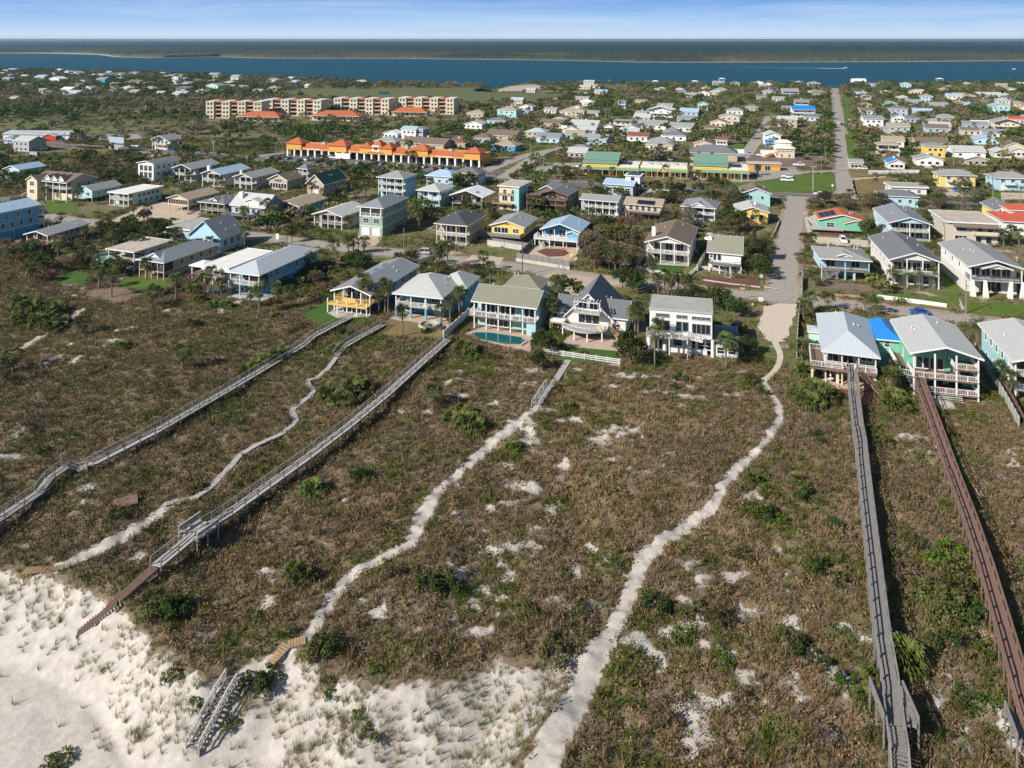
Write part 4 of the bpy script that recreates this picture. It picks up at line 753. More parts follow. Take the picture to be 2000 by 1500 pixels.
MB().box(-8.2, -8.0, 2.4, 6.0, -6.003, 2.6).build('deck', 'paint_white', hs); railing(hs, [(-8.1, -3.5), (-8.1, -7.9), (5.9, -7.9), (5.9, -6.1)], 2.6); gable_add(hs, 2.2, 5.8, -6.4, -3.9, 2.6, 4.6, .7, 'wall_skyblue', 'metal_paleblue'); stairs(hs, (-8.0, -4.2, 2.5), (-4.5, -9.6, 0), 1.0, 'paint_white')
for xx in (-7.8, -3, 1.4, 5.8): link('post', postmesh('paint_white', .22), hs, (xx, -7.8, -.2)).scale = (1, 1, 2.7)
hs = hc('large white house with brown roof, two porches and fenced lawn on the street', 1345, 521, 12, 21, 6.2, ('gy', 1.9, 'shingle_brown', 1), 'offwhite', p=3.4, lv=[.3, 3.2], posts=4, F=[sliders(3.3, 3), sliders(.4, 3)], Rr=[(4.2, 1, 1.2, 4), (1.2, 1, 1.2, 4)], L=[], a=-19)
chimney(hs, -4.6, -5.5, 5, 9.2, 1.1); stairs(hs, (-6.4, -7.5, 3.1), (-8.6, -13, 0), 1.1, 'paint_white')
hs = hc('narrow white house with steep olive roof and curved grey deck by the pine', 1447, 533, 8.6, 10, 5.4, ('gx', 3.4, 'shingle_olive'), 'white', low='offwhite', z0=2.4, p=0, F=[(3.0, .9, 2.0, 2, .1, .4), (3.6, .9, 1.2, 1, .02, .14), (.4, 2.4, 1.9, 2, .1, .9)], Rr=[(4.6, 1.0, 1.8, 1), (1.4, 1, 1.2, 1)], a=-19)
pts = [(-4.2 + 8.6 * i / 6, -6.6 - 1.4 * math.sin(math.pi * i / 6)) for i in range(7)]; MB().slab([(-4.2, -5.01)] + pts + [(4.4, -5.01)], 2.2, 2.4).build('deck', 'wood_gray', hs); railing(hs, [(-4.1, -5.1)] + pts + [(4.3, -5.1)], 2.4, 'wood_gray')
for i in (0, 2, 4, 6): link('post', postmesh('paint_offwhite', .3), hs, (pts[i][0], pts[i][1] + .3, -.2)).scale = (1, 1, 2.4)
chimney(hs, -4.2, -1.5, 4, 8.4, 1.0); stairs(hs, (1.2, -6.5, .6), (1.2, -11.5, 0), 1.6, 'concrete')
hs = hc('green bungalow with an orange hip roof, a solar array and grey side deck', 1601, 453, 14.5, 10, 4.3, ('gy', 1.9, 'tile_orange'), 'green', low='umber', z0=1.2, side='L', F=[(2.0, 2.2, 1.3, 1, .1, .36), (2.2, 1.2, 1.2, 2, .6, .95)], a=-14, inset=.6)
gable_add(hs, .5, 7.4, -6.2, -4.9, 1.2, 3.7, 1.0, 'wall_green', 'tile_orange'); solar(hs, (-6.9, -3.8, 4.75), (0, 6.6, 0), (5.2, 0, 1.36), 5, 3)
solar(hs, (-7.0, -4.6, 0), (.01, 0, 0), (0, .01, 0), 1, 1) if False else None
MB().box(-10.4, -6.4, 1.0, -7.253, 3.5, 1.2).box(-7.25, -6.4, 1.0, 0, -5.003, 1.19).build('deck', 'wood_silver', hs); railing(hs, [(-7.4, 3.4), (-10.3, 3.4), (-10.3, -6.3), (0, -6.3)], 1.2, 'paint_gray', True)
hs = hc('light blue stilt cottage with broad grey roof, small white gablet and outside stair', 1604, 545, 12.2, 12, 5.6, ('hip', 1.7, 'shingle_gray'), 'paleblue', low='paleblue', z0=2.6, p=2.2, lv=[2.6], posts=3, side='L', pc='paleblue', rail='wood_gray', dk='wood_gray', F=[sliders(2.8, 1, .1, .35, 2.2), sliders(2.8, 1, .62, .88, 2.0)], inset=2.4, a=-12)
gable_add(hs, -1.7, 1.7, -5.2, -1, 6.2, 6.4, .6, 'paint_white', 'shingle_gray'); stairs(hs, (-1.6, -6.3, 2.5), (-6.2, -6.9, 0), 1.0, 'wood_gray')
for xx in (-2.0, .2, 2.4): link('stilt', postmesh('paint_paleblue', .55), hs, (xx, -5.2, -.2)).scale = (1, 1, 2.6)
hs = hc('aqua house with slate gable roof and two glazed porch levels', 1738, 468, 11.9, 21, 5.6, ('gy', 1.9, 'shingle_steel', 1), 'paleblue', p=3.2, lv=[.2, 2.9], posts=3, side='L', F=[sliders(3.0, 4), sliders(.3, 4)], L=[(3.8, 1, 1.2, 3)], a=-13)
hs = hc('low dark grey hip roof house hidden behind the aqua house', 1722, 402, 13, 9, 4.0, ('hip', 1.7, 'shingle_slate'), 'paleblue', side='L', F=[(1.6, 1.2, 1.2, 3)], a=-14)
hs = hc('cream house with dark shingle gable, balcony and loungers behind young palms', 1740, 560, 11.6, 23, 7.3, ('gy', 2.0, 'shingle_slate', 1), 'offwhite', low='white', z0=3.6, p=3.0, lv=[3.6], posts=4, side='L', F=[sliders(3.8, 4, w=1.8), (.4, 1.6, 2, 3)], L=[(5, 1, 1.2, 4), (1.4, 1, 1.2, 3)], a=-13)
hs = hc('big white house with grey roof, arched porch and tapering white columns', 1895, 577, 11.9, 22, 7.5, ('gy', 1.7, 'shingle_gray'), 'white', low='offwhite', z0=4.0, p=3.4, lv=[4.0], posts=2, side='L', rail='darkgray', F=[sliders(4.2, 4), (.3, 2.2, 2.6, 2, .3, .7)], L=[(5.4, 1, 1.1, 3)], a=-12)
for xx in (-5.6, -2.7, 2.7, 5.5):
    b = MB(); b.ext([(xx - .3 + .5 * (xx > 0) , 4.2), (xx + .3 + .5 * (xx > 0), 4.2), (xx + .8, -.3), (xx - .5, -.3)], 'y', -11.9, -11.2); b.build('column', 'paint_white', hs)
gable_add(hs, -3.2, 3.2, -11.6, -7, 7.2, 7.25, 1.0, 'wall_offwhite', 'shingle_gray')
hs = hc('beige boxy house with flat tan roof, brown awning and open garage', 1850, 474, 14.6, 16, 6.6, ('flat', .3, 'membrane_tan'), 'beige', side='L', F=[(4.2, 3.0, 1.4, 1, .14, .42), (4.0, 1.4, 1.6, 2, .55, .95), (.1, 3.4, 2.4, 1, .12, .42), (.3, 1.6, 2.1, 2, .52, .92)], L=[(4.2, 1, 1.2, 3)], a=-12)
b = MB(); b.add([(-5.8, -8.02, 6.7), (7.4, -8.02, 6.7), (7.4, -9.6, 5.6), (-5.8, -9.6, 5.6), (-5.8, -8.02, 6.5), (7.4, -8.02, 6.5), (7.4, -9.6, 5.4), (-5.8, -9.6, 5.4)], [(0, 3, 2, 1), (4, 5, 6, 7), (0, 1, 5, 4), (1, 2, 6, 5), (2, 3, 7, 6), (3, 0, 4, 7)]); b.build('awning', 'shingle_brown', hs)
MB().box(0, -9.8, 3.1, 7.3, -8.003, 3.3).build('balcony', 'paint_beige', hs); railing(hs, [(.1, -8.1), (.1, -9.7), (7.2, -9.7), (7.2, -8.1)], 3.3, 'paint_cream', True)
hs = hc('yellow house with olive grey gable roof beside the red tiled villa', 1946, 437, 8.5, 13, 4.8, ('gy', 1.8, 'shingle_slate'), 'paleyellow', side='L', F=[(2.2, 2.4, 1.3, 1, .5, .9)], a=-12) 
hs = hc('white villa with red tile roofs on two levels at the right edge', 1962, 458, 14, 14, 4.4, ('hip', 2.2, 'tile_red'), 'white', side='L', F=[(1.6, 1.1, 1.5, 3)], L=[(1.8, 1, 1.3, 3)], a=-12)
hip_add(hs, -3, -1, 6, 6.5, 4, 7.0, 1.6, 'wall_white', 'tile_red', .5, 'upper_storey')
# ===== between the front street and the highway
hs = hc('pale blue house with light metal roof at the left edge behind the fence', 38, 354, 10, 12, 5.2, ('gy', 1.6, 'metal_paleblue'), 'paleblue', F=[(2.6, 1, 1.3, 3)], Rr=[(2.6, 1, 1.3, 2)])
hs = hc('large tan three level house with brown roof, white dormers and long balcony', 130, 396, 19.5, 13, 8.0, ('gx', 2.4, 'shingle_brown'), 'tan', low='cream', z0=2.6, p=2.4, lv=[5.2], posts=6, F=[(5.4, 1.4, 2, 5, .35, .98), (2.9, 1.4, 1.5, 5, .3, .98)], Rr=[(5.6, 1.1, 1.3, 2), (3, 1.1, 1.3, 2)])
gable_add(hs, -10.5, -4.5, -8.4, -1, 0, 8.2, 1.7, 'wall_cream', 'shingle_brown', nm='front_bay'); window(2.2, 1.6, hs, (-7.5, -8.41, 6.0), 0); window(2.4, 1.3, hs, (-7.5, -8.41, 3), 0)
for i in range(3): gable_add(hs, -2.4 + 3.8 * i, .4 + 3.8 * i, -6.4, -1.5, 7.9, 9.0, 1.2, 'paint_white', 'shingle_brown', o=.2)
hs = hc('small mint green house with grey gable roof between palms', 180, 395, 8, 13, 4.6, ('gy', 1.6, 'shingle_gray'), 'aqua', z0=1.6, F=[(2.4, 1.7, 1.3, 1, .5, .9)], Rr=[(2.6, 1, 1.2, 3)], pc='tan'); MB().box(-8.5, -8, 1.4, 2, -6.503, 1.6).build('deck', 'wood_silver', hs); railing(hs, [(-8.4, -6.6), (-8.4, -7.9), (1.9, -7.9)], 1.6)
hs = hc('pale aqua two storey box with white flat roof and blue fronted decks', 251, 405, 10.2, 16, 5.0, ('flat', .2, 'membrane_white'), 'mint', p=3.0, lv=[.2, 2.6], posts=5, F=[sliders(2.7, 3), sliders(.3, 3)], Rr=[(3.2, 1.4, 1.1, 5), (.9, 1.2, 1.1, 4)])
hs = hc('tan cottage with brown gable roof and a wall of tall porch windows', 368, 415, 10, 15, 4.8, ('gy', 1.5, 'shingle_tan'), 'beige', z0=2.2, pc='beige', F=[(2.9, 1.0, 1.5, 8, .03, .97, 't')], Rr=[(3, 1.1, 1.0, 4)], trim='beige')
hs = hc('dark grey roofed cottage on piles with deck and street stair', 438, 422, 11.5, 13, 4.4, ('hip', 1.7, 'shingle_slate'), 'umber', z0=1.7, p=2.4, lv=[1.7], posts=5, pc='tan', rail='wood_gray', F=[sliders(1.8, 3)], Rr=[(2.8, 1.1, 1, 4)]); gable_add(hs, -1.6, 1.6, -5.6, -2, 5, 5.2, .7, 'paint_white', 'shingle_slate'); stairs(hs, (-5.8, -5.5, 1.6), (-8.6, -10, 0), 1.1, 'wood_gray')
hs = hc('white three storey modern house with tall framed window wall', 300, 357, 9.4, 15, 8.6, ('gy', 1.0, 'shingle_slate'), 'white', F=[(5.2, 1.9, 2.4, 3), (2.0, 1.9, 2.6, 3)], Rr=[(6, 1.1, 1.3, 4), (3, 1.1, 1.3, 4)])
hs = hc('white porch house with grey green roof behind the palms', 373, 356, 10.5, 17, 6.0, ('gy', 1.8, 'shingle_gray'), 'bluegray', p=3, lv=[3.0], F=[sliders(3.1, 3)], Rr=[(4, 1.1, 1.2, 4)], low='bluegray', z0=2.9)
hs = hc('grey porch house with pale blue metal roof and white chimney', 430, 368, 10.2, 18, 6.0, ('gy', 1.7, 'metal_paleblue', 1), 'beige', p=3, lv=[3.0], low='offwhite', z0=2.9, F=[sliders(3.1, 3)], Rr=[(4, 1.0, 1.2, 5)]); chimney(hs, -2.5, -7.5, 6, 9, 1.2)
hs = hc('beige stilt house with plain grey roof and outside stair along its side', 492, 373, 9.6, 17, 5.6, ('gy', 1.5, 'shingle_gray', 1), 'beige', low='gray', z0=2.6, p=3, lv=[2.7], F=[sliders(2.8, 3)], Rr=[(3.6, 1.0, 1.1, 5)]); chimney(hs, -2.2, -7.0, 5.6, 8); stairs(hs, (5.4, -3, 2.7), (5.4, -8, 0), 1, 'wood_silver')
hs = hc('tan house with brown roof and a glazed white gable', 561, 372, 9.6, 11, 4.4, ('gy', 2.2, 'shingle_brown'), 'tan', F=[(.7, 1.2, 2.0, 6, .04, .96), (3.4, 1.2, 1.1, 3, .3, .7)], Rr=[(2, 1, 1.1, 2)])
hs = hc('tan house with steep dark green roof and arched gable window', 632, 384, 8.2, 16, 5.2, ('gy', 3.6, 'shingle_green'), 'tan', F=[(2.9, 3.6, 1.5, 1, .2, .8), (5.4, 1.6, .9, 1, .3, .7), (.2, 2.2, 2.1, 1, .3, .8, 'door')], Rr=[(2.6, 1.2, 1.4, 5), (.6, 1.8, 1.2, 3, .5, .95)])
hs = hc('slim white tower of stacked balconies under a dark pyramid roof', 600, 364, 4.6, 4.6, 7.6, ('hip', 2.2, 'shingle_slate'), 'tan', p=1.4, lv=[2.6, 5.1], posts=3, F=[(5.3, 1.2, 2, 1), (2.8, 1.2, 2, 1)], cat='tower', name='tower_house')
hs = hc('big pale grey house with chimney, stepped upper deck and blank gable end', 517, 432, 15, 9.5, 5.0, ('gx', 3.4, 'shingle_lightgray'), 'bluegray', F=[(2.3, 1.5, 1.6, 5)], Rr=[(4.6, 1, 1.2, 1)])
chimney(hs, -4.8, -2.2, 5, 9, 1.2); MB().box(-10, -7.6, 1.6, 4.5, -4.753, 1.8).build('deck', 'wood_gray', hs); railing(hs, [(-9.9, -4.9), (-9.9, -7.5), (4.4, -7.5), (4.4, -4.9)], 1.8, 'wood_gray'); gable_add(hs, -1.2, 5.2, -4.9, 0, 4.6, 6.6, .9, 'wall_white', 'shingle_lightgray', nm='clerestory')
hs = hc('low pale blue house with sandy tan roof behind the palms', 584, 425, 11, 16, 4.0, ('gy', 1.4, 'shingle_tan'), 'paleblue', z0=1.0, p=2.4, lv=[1.2], F=[sliders(1.3, 3)], Rr=[(2, 1.1, 1.1, 4)], low='offwhite', rail='wood_gray')
hs = hc('beige cottage with light grey gable roof, wide deck and sandy bank', 668, 450, 11.5, 15, 4.7, ('gy', 1.6, 'shingle_lightgray', 1), 'tan', z0=1.9, low='beige', p=3, lv=[1.9], posts=5, rail='wood_gray', F=[sliders(2.0, 3)], Rr=[(2.8, 1.1, 1.1, 3)])
hs = hc('tall sage green three storey house with two white garage doors', 747, 462, 8.6, 18, 9.3, ('hip', 2.0, 'shingle_steel'), 'sage', low='sage', z0=3.1, p=0, F=[(4.1, 1.9, 1.5, 2, .06, .96), (.1, 2.9, 2.5, 2, .04, .96, 'door')], Rr=[(7.0, .8, 1.7, 5), (4.2, .9, 1.5, 4), (1.4, .8, 1.2, 2)], a=-19)
MB().box(-3.6, -9.06, 6.6, 3.6, -9.01, 8.9).build('recess_shade_panel', 'screen', hs); railing(hs, [(-3.6, -9.1), (3.6, -9.1)], 6.4)  # flat near-black panel on the wall; its colour paints the shade inside a porch
for xx in (-3.8, 0, 3.8): link('post', postmesh('paint_white', .35), hs, (xx, -9.12, 6.3)).scale = (1, 1, 2.9)
MB().box(-4.36, -9.06, 6.15, 4.36, 9.05, 6.4).build('belt_board', 'paint_white', hs)
hs = hc('sky blue three storey house with arched porches and light hip roof', 787, 391, 11.6, 11, 8.6, ('hip', 2.2, 'shingle_gray'), 'paleblue', p=2.0, lv=[3, 5.8], posts=4, F=[sliders(3.1, 3), sliders(5.9, 3), sliders(.2, 3)], Rr=[(6.4, 1, 1.2, 3)])
hs = hc('pale blue two level house with light grey hip roof and palm in front', 858, 407, 9.4, 12, 6.4, ('hip', 1.9, 'shingle_lightgray'), 'paleblue', low='paleblue', z0=2.9, p=1.4, lv=[2.9], posts=3, F=[(4, 1.5, 1.4, 2)], Rr=[(4, 1.0, 1.1, 4)], inset=.8)
hs = hc('pale blue roofed house peeping out behind the two level blue house', 884, 366, 13, 9, 4.4, ('hip', 2.2, 'metal_paleblue'), 'paleblue', F=[(1.8, 1.2, 1.2, 3)])
hs = hc('white porch house with dark grey hip roof by the highway junction', 932, 364, 12, 9, 5.4, ('hip', 1.9, 'shingle_slate'), 'white', low='white', z0=2.7, p=2.2, lv=[2.7], F=[sliders(2.8, 3)], Rr=[(3.6, 1, 1.2, 2)])
hs = hc('tan house under a wide white low pitched roof with dim porch', 941, 409, 12.6, 10, 4.8, ('gy', 2.0, 'metal_white'), 'tan', z0=1.6, low='tan', p=3.2, lv=[1.6], posts=4, pc='tan', rail='wood_gray', F=[sliders(1.7, 3)], Rr=[(3, 1, 1.1, 2)], o=.9)
hs = hc('cream and aqua three storey box house with flat sandy roof', 1013, 413, 8, 12, 9.0, ('flat', .2, 'membrane_tan'), 'cream', F=[(6.6, 1.2, 1.3, 2), (3.6, 2.0, 2, 2), (.6, 1.4, 1.6, 2)], Rr=[(6.6, 1, 1.3, 2)]); MB().box(4.003, -6.02, 0, 4.2, 6, 9.2).box(2.2, -6.2, 0, 4.2, -6.02, 9.2).build('aqua_facade', 'wall_aqua', hs)
MB().box(-6.2, -8, 2.6, 2.1, -6.203, 2.8).build('deck', 'wood_tan', hs); railing(hs, [(-6.1, -6.3), (-6.1, -7.9), (2.0, -7.9)], 2.8, 'wood_tan'); railing(hs, [(-4, -6.4), (2.0, -6.4)], 5.6, 'wood_tan')
hs = hc('dark house wrapped in many levels of red brown timber decks', 1108, 415, 11.5, 14, 6.2, ('gy', 1.7, 'shingle_slate'), 'umber', p=1.0, lv=[3.0], posts=4, pc='redbrown', rail='redbrown', F=[sliders(3.1, 3)], Rr=[(4, 1, 1.2, 2)], trim='redbrown')
gable_add(hs, -7, -1, -2, 8, 5.6, 7.0, 1.5, 'wall_umber', 'shingle_gray', nm='rear_gable')
b = MB()
for lvl in (2.7, 4.6, 6.2): b.box(-9.5, -10, lvl, 6, -7.003, lvl + .2) if lvl < 6 else b.box(-9.5, -10, lvl, -4, -7.003, lvl + .2)
for xx in (-9.4, -5.5, -1.6, 2.2, 5.9):
    for yy in (-9.9, -7.2): b.box(xx - .13, yy - .13, 0, xx + .13, yy + .13, 6.0 if xx > -4 else 7.4)
b.build('timber_deck', 'wood_red', hs)
for lvl in (2.9, 4.8): railing(hs, [(-9.4, -7.2), (-9.4, -9.9), (5.9, -9.9), (5.9, -7.2)], lvl, 'wood_red')
stairs(hs, (-6, -10, 2.8), (-9, -14, 0), 1.2, 'wood_red')
hs = hc('pale blue rectangular house with two full length white porches', 1205, 424, 13.6, 8.4, 5.6, ('gx', 1.2, 'shingle_gray'), 'paleblue', p=1.8, lv=[.2, 2.9], posts=6, F=[sliders(3.0, 5), sliders(.3, 5)], Rr=[(3.6, 1, 1.1, 1)])
hs = hc('sandy brown house with solar panels on the front slope and carport below', 1291, 431, 13, 8, 5.2, ('gx', 1.6, 'shingle_tan'), 'beige', z0=2.6, pc='offwhite', F=[(3.2, 1.2, 1.4, 5)], trim='beige'); k = 1.6 / 4
solar(hs, (-2.2, -4.2, 5.45), (6.4, 0, 0), (0, 2.4, .96), 6, 2); MB().box(-6.5, -6.4, 2.4, 6.5, -4.003, 2.6).build('deck', 'wood_brown', hs); railing(hs, [(-6.4, -4.1), (-6.4, -6.3), (6.4, -6.3), (6.4, -4.1)], 2.6, 'wood_brown')
hs = hc('lilac grey house with slate blue hip roof and white gablet among shrubs', 1396, 435, 11.4, 12, 5.0, ('hip', 2.3, 'shingle_steel'), 'bluegray', low='bluegray', z0=2.5, p=1.8, lv=[2.5], posts=4, F=[sliders(2.6, 3)], Rr=[(3.4, 1, 1.2, 2)]); gable_add(hs, -2.2, 2.2, -6.2, -1.5, 5.4, 5.6, 1.0, 'paint_white', 'shingle_steel')
hs = hc('yellow cottage with three arched front windows at the street corner', 1500, 438, 10.4, 11, 4.2, ('gy', 1.6, 'shingle_lightgray'), 'yellow', F=[(1.4, 1.5, 1.7, 3)], Rr=[(1.6, 1.1, 1.2, 2)], a=-12); stairs(hs, (-2.4, -5.6, 1.0), (-3.4, -12, 0), 1.0, 'paint_white')
b = MB()
for i in range(3):
    cx = -2.95 + 2.95 * i; b.slab([(cx - .85, 0), (cx + .85, 0)] + [(cx + .85 * math.cos(t), .5 * math.sin(t)) for t in np.linspace(0, math.pi, 8)[1:-1]], 0, .06)
o_ = b.build('window_arch', 'paint_white', hs); o_.rotation_euler = (R(90), 0, 0); o_.location = (0, -5.52, 3.15)
chimney(hs, 1.2, -.8, 5.2, 6.4, .6)
hs = hc('teal and brown gabled house just behind the yellow corner cottage', 1504, 404, 10, 11, 5.2, ('gy', 1.9, 'shingle_brown'), 'aqua', F=[(2.8, 1, 1.2, 2)], Rr=[(2.8, 1, 1.2, 2)], a=-12)
hs = hc('white house with blue tinted metal roof and roof terrace with solar', 1236, 386, 12, 10, 5.0, ('gx', 1.4, 'metal_paleblue'), 'bluegray', F=[(2, 1.8, 1.6, 4)], Rr=[(2.6, 1.2, 1.2, 2)])
block(hs, 'upper_storey', (2, -1, 5, 8, 4.5, 8.2), 'wall_white'); MB().box(1.4, -1.6, 8.203, 8.6, 5.1, 8.5).build('flat_roof', 'membrane_white', hs); solar(hs, (2.4, -.8, 8.6), (5.4, 0, 0), (0, 5, .1), 4, 3); window(1.6, 1.8, hs, (5, -1.01, 5.9), 0)
hs = hc('small dark shed with terrace frame just above the solar panel house', 1300, 395, 7, 5, 3.4, ('flat', .2, 'membrane_tan'), 'umber', cat='shed', name='shed')
# ===== beyond the highway, right
hs = hc('yellow two storey house with grey hip roof and two parked cars', 1838, 366, 14, 8.5, 5.4, ('hip', 2.0, 'shingle_gray'), 'paleyellow', side='L', F=[(3.4, 1.6, 1.3, 3), (.2, 2.6, 2.2, 1, .12, .4, 'door'), (.8, 2.6, 1.4, 1, .6, .95)], L=[(3.4, 1, 1.3, 2)], a=-8)
MB().box(-4.9, -6, 2.7, -.6, -4.253, 2.9).build('balcony', 'paint_white', hs); railing(hs, [(-4.8, -4.4), (-4.8, -5.9), (-.7, -5.9), (-.7, -4.4)], 2.9)
hs = hc('pale blue two storey house with grey hip roof at the right edge', 1944, 372, 14, 9, 5.4, ('hip', 2.0, 'shingle_gray'), 'paleblue', side='L', F=[(3.4, 1.6, 1.3, 3), (.2, 2.6, 2.2, 1, .12, .4, 'door'), (.8, 2.6, 1.4, 1, .6, .95)], L=[(3.4, 1, 1.3, 2)], a=-8)
MB().box(-3.9, -6, 2.7, .6, -4.503, 2.9).build('balcony', 'paint_white', hs); railing(hs, [(-3.8, -4.6), (-3.8, -5.9), (.5, -5.9), (.5, -4.6)], 2.9)
hs = hc('small white bungalow with worn flat grey roof and blue shutters', 1742, 380, 13.5, 9, 3.2, ('flat', .4, 'membrane_gray'), 'white', side='L', F=[(1.1, 1.2, 1.1, 3)], a=-10)
hs = hc('cream two storey office with white roofs and yellow outside stair', 1552, 309, 9.5, 10, 5.2, ('hip', 1.4, 'metal_white'), 'cream', F=[(3.4, 1.6, .6, 4), (.6, 1, 1.4, 2)], Rr=[(3, 1, 1.1, 2)], a=-10); hip_add(hs, -4.0, 1.5, 4.2, 5.5, 5.2, 7.6, 1.2, 'wall_cream', 'metal_white'); stairs(hs, (-4.8, -5, 3), (-12, -6.4, 0), 1.5, 'paint_orange'); block(hs, 'side_wing', (-12, -2, 0, -4.8, 4, 3), 'wall_white')
hs = hc('house with partly orange roof beyond the white roofed office', 1525, 284, 9, 11, 6.2, ('gy', 1.8, 'shingle_lightgray'), 'white', F=[(3.6, 1, 1, 2)], a=-10)
# ===== commercial buildings and flats
def plaza_orange():
    P = G(560, 304); Q = G(938, 327); Ln = (Q - P).length; a = math.atan2(Q.y - P.y, Q.x - P.x)
    r = thing('shopping_plaza', 'long bright orange shopping plaza with tiled towers, arcade and white columns', 'shopping plaza', P, a)
    HOUSES.append((r, 'orange plaza', 750, 315, (P + Q) / 2, Ln, 16)); n = Vector((-math.sin(a), math.cos(a), 0)); u = Vector((math.cos(a), math.sin(a), 0))
    EXCL.append(('p', [tuple((P + u * x + n * y)[:2]) for x, y in ((-1, -5), (Ln + 1, -5), (Ln + 1, 16), (-1, 16))]))
    U = lambda px: (px - 560) / 378 * Ln
    MB().box(.1, 3.2, 0, Ln - .1, 15, 6.0).build('wall', 'wall_orange', r)
    MB().box(.4, 3.0, .1, Ln - .4, 3.19, 3.0).build('shop_windows', 'glass', r)
    b = MB(); bt = MB()
    for x0, x1 in ((560, 592), (592, 650), (650, 685), (688, 712), (712, 775), (775, 812), (812, 843), (843, 910), (910, 938)):
        if x1 - x0 in (32, 35, 63, 31, 28): b.box(U(x0), -.4, 3.7, U(x1), 3.19, 7.0)
        else: b.box(U(x0) + .01, 0, 3.9, U(x1) - .01, 3.19, 5.0)
    b.build('parapet_wall', 'wall_orange', r)
    for x0, x1 in ((592, 650), (688, 712), (775, 812), (843, 910)):
        MB().ext([(0, 5.0), (3.2, 6.9), (3.2, 7.0), (-.25, 5.05)], 'x', U(x0), U(x1)).build('tile_roof', 'tile_orange', r)
    for x0, x1, hh in ((560, 592, 1.6), (650, 685, 1.6), (712, 732, 1.2), (732, 756, 2.6), (756, 775, 1.2), (812, 843, 1.6), (910, 938, 1.6)):
        q = MB(); roof_hip(q, U(x0) - .5, -1.0, U(x1) + .5, 8.5, 7.0, hh + 1.2); q.build('tower_roof', 'tile_orange', r)
    MB().box(U(737), -.6, 5.2, U(751), -.41, 8.4).build('gable_panel', 'paint_white', r); window(2.4, 1.8, r, ((U(744)), -.61, 6.0), 0, far=True)
    n_ = 26
    for i in range(n_ + 1): link('column', cached('pc', lambda: MB().box(-.45, -.45, 0, .45, .45, 3.7).mesh('column', ['paint_white'])), r, (.6 + (Ln - 1.2) * i / n_, .3, 0))
    for j, (x, w) in enumerate(((616, 9), (744, 10), (873, 9))):
        q = MB()
        for k in range(7): q.box(U(x) - w / 2 + k * w / 7, -.5 if x == 744 else -.05, 4.2, U(x) - w / 2 + (k + .7) * w / 7, -.42 if x == 744 else -.002, 4.75)
        q.build('shop_sign', 'paint_white' if x != 744 else 'paint_redbrown', r)
    for k in range(8): MB().box(4 + k * 13, 9, 6.003, 6 + k * 13, 11, 7.1).build('roof_unit', 'paint_gray', r)
plaza_orange()
def plaza_green(label, px, py, Ln, kind, d=15):
    P = G(px, py); a = R(-14); r = thing('shopping_plaza', label, 'shopping plaza', P, a)
    u = Vector((math.cos(a), math.sin(a), 0)); n = Vector((-math.sin(a), math.cos(a), 0)); HOUSES.append((r, label, px + 40, py, P + u * Ln / 2 + n * d / 2, Ln, d))
    EXCL.append(('p', [tuple((P + u * x + n * y)[:2]) for x, y in ((-1, -4), (Ln + 1, -4), (Ln + 1, d + 1), (-1, d + 1))]))
    MB().box(0, .4, 0, Ln, d, 4.4).build('wall', 'wall_yellow', r)
    MB().ext([(-3, 2.9), (.39, 3.7), (.39, 3.85), (-3, 3.05)], 'x', -.5, Ln + .5).build('canopy_roof', 'metal_green', r)
    for i in range(9): link('column', postmesh('paint_orange', .3), r, (.3 + (Ln - .6) * i / 8, -2.7, 0)).scale = (1, 1, 2.98)
    for i in range(6): window(2.4, 2, r, (2 + (Ln - 4) * i / 5, .397, .5), 0, far=True)
    if kind == 'big':
        MB().ext([(.2, 4.41), (.2, 5.4), (d, 8.6), (d, 4.41)], 'x', .3, Ln * .62).build('tall_hall', 'wall_yellow', r)
        MB().ext([(-.3, 5.45), (d + .4, 8.75), (d + .4, 8.95), (-.3, 5.65)], 'x', 0, Ln * .64).build('roof', 'metal_green', r)
        MB().box(Ln * .645, .6, 4.41, Ln - .1, d - .1, 4.9).build('flat_roof', 'membrane_white', r); solar(r, (Ln * .68, 3, 4.95), (5, 0, 0), (0, 7, .5), 3, 2)
    else:
        MB().box(.2, .6, 4.41, Ln - .2, d - .1, 4.8).build('flat_roof', 'membrane_white', r)
        for i in range(6): MB().box(3 + i * 4, 7, 4.803, 5 + i * 4, 9, 5.9).build('roof_unit', 'paint_gray', r)
        gable_add(r, Ln * .4, Ln * .55, -3.4, 1, 2.9, 3.3, 1.5, 'wall_orange', 'metal_green')
plaza_green('green roofed ochre shop hall with solar panels, left of the three', 1137, 340, 27, 'big')
plaza_green('low ochre shops with white roof between the two green roofed halls', 1250, 344, 22, 'low')
plaza_green('green roofed ochre shop hall with solar panels, right of the three', 1354, 346, 25, 'big')
hs = house('large dark slate hip roof behind the right green roofed shop hall', 1440, 316, 24, 14, 4, ('hip', 3.6, 'shingle_slate'), 'tan', a=-14)
hs = house('small orange garden wall hut with two round green doors', 1524, 334, 15, 5, 3.2, ('flat', .1, 'membrane_tan'), 'orange', F=[(.1, 2.6, 2.3, 2, .15, .75)], a=-10, cat='hut', name='hut')
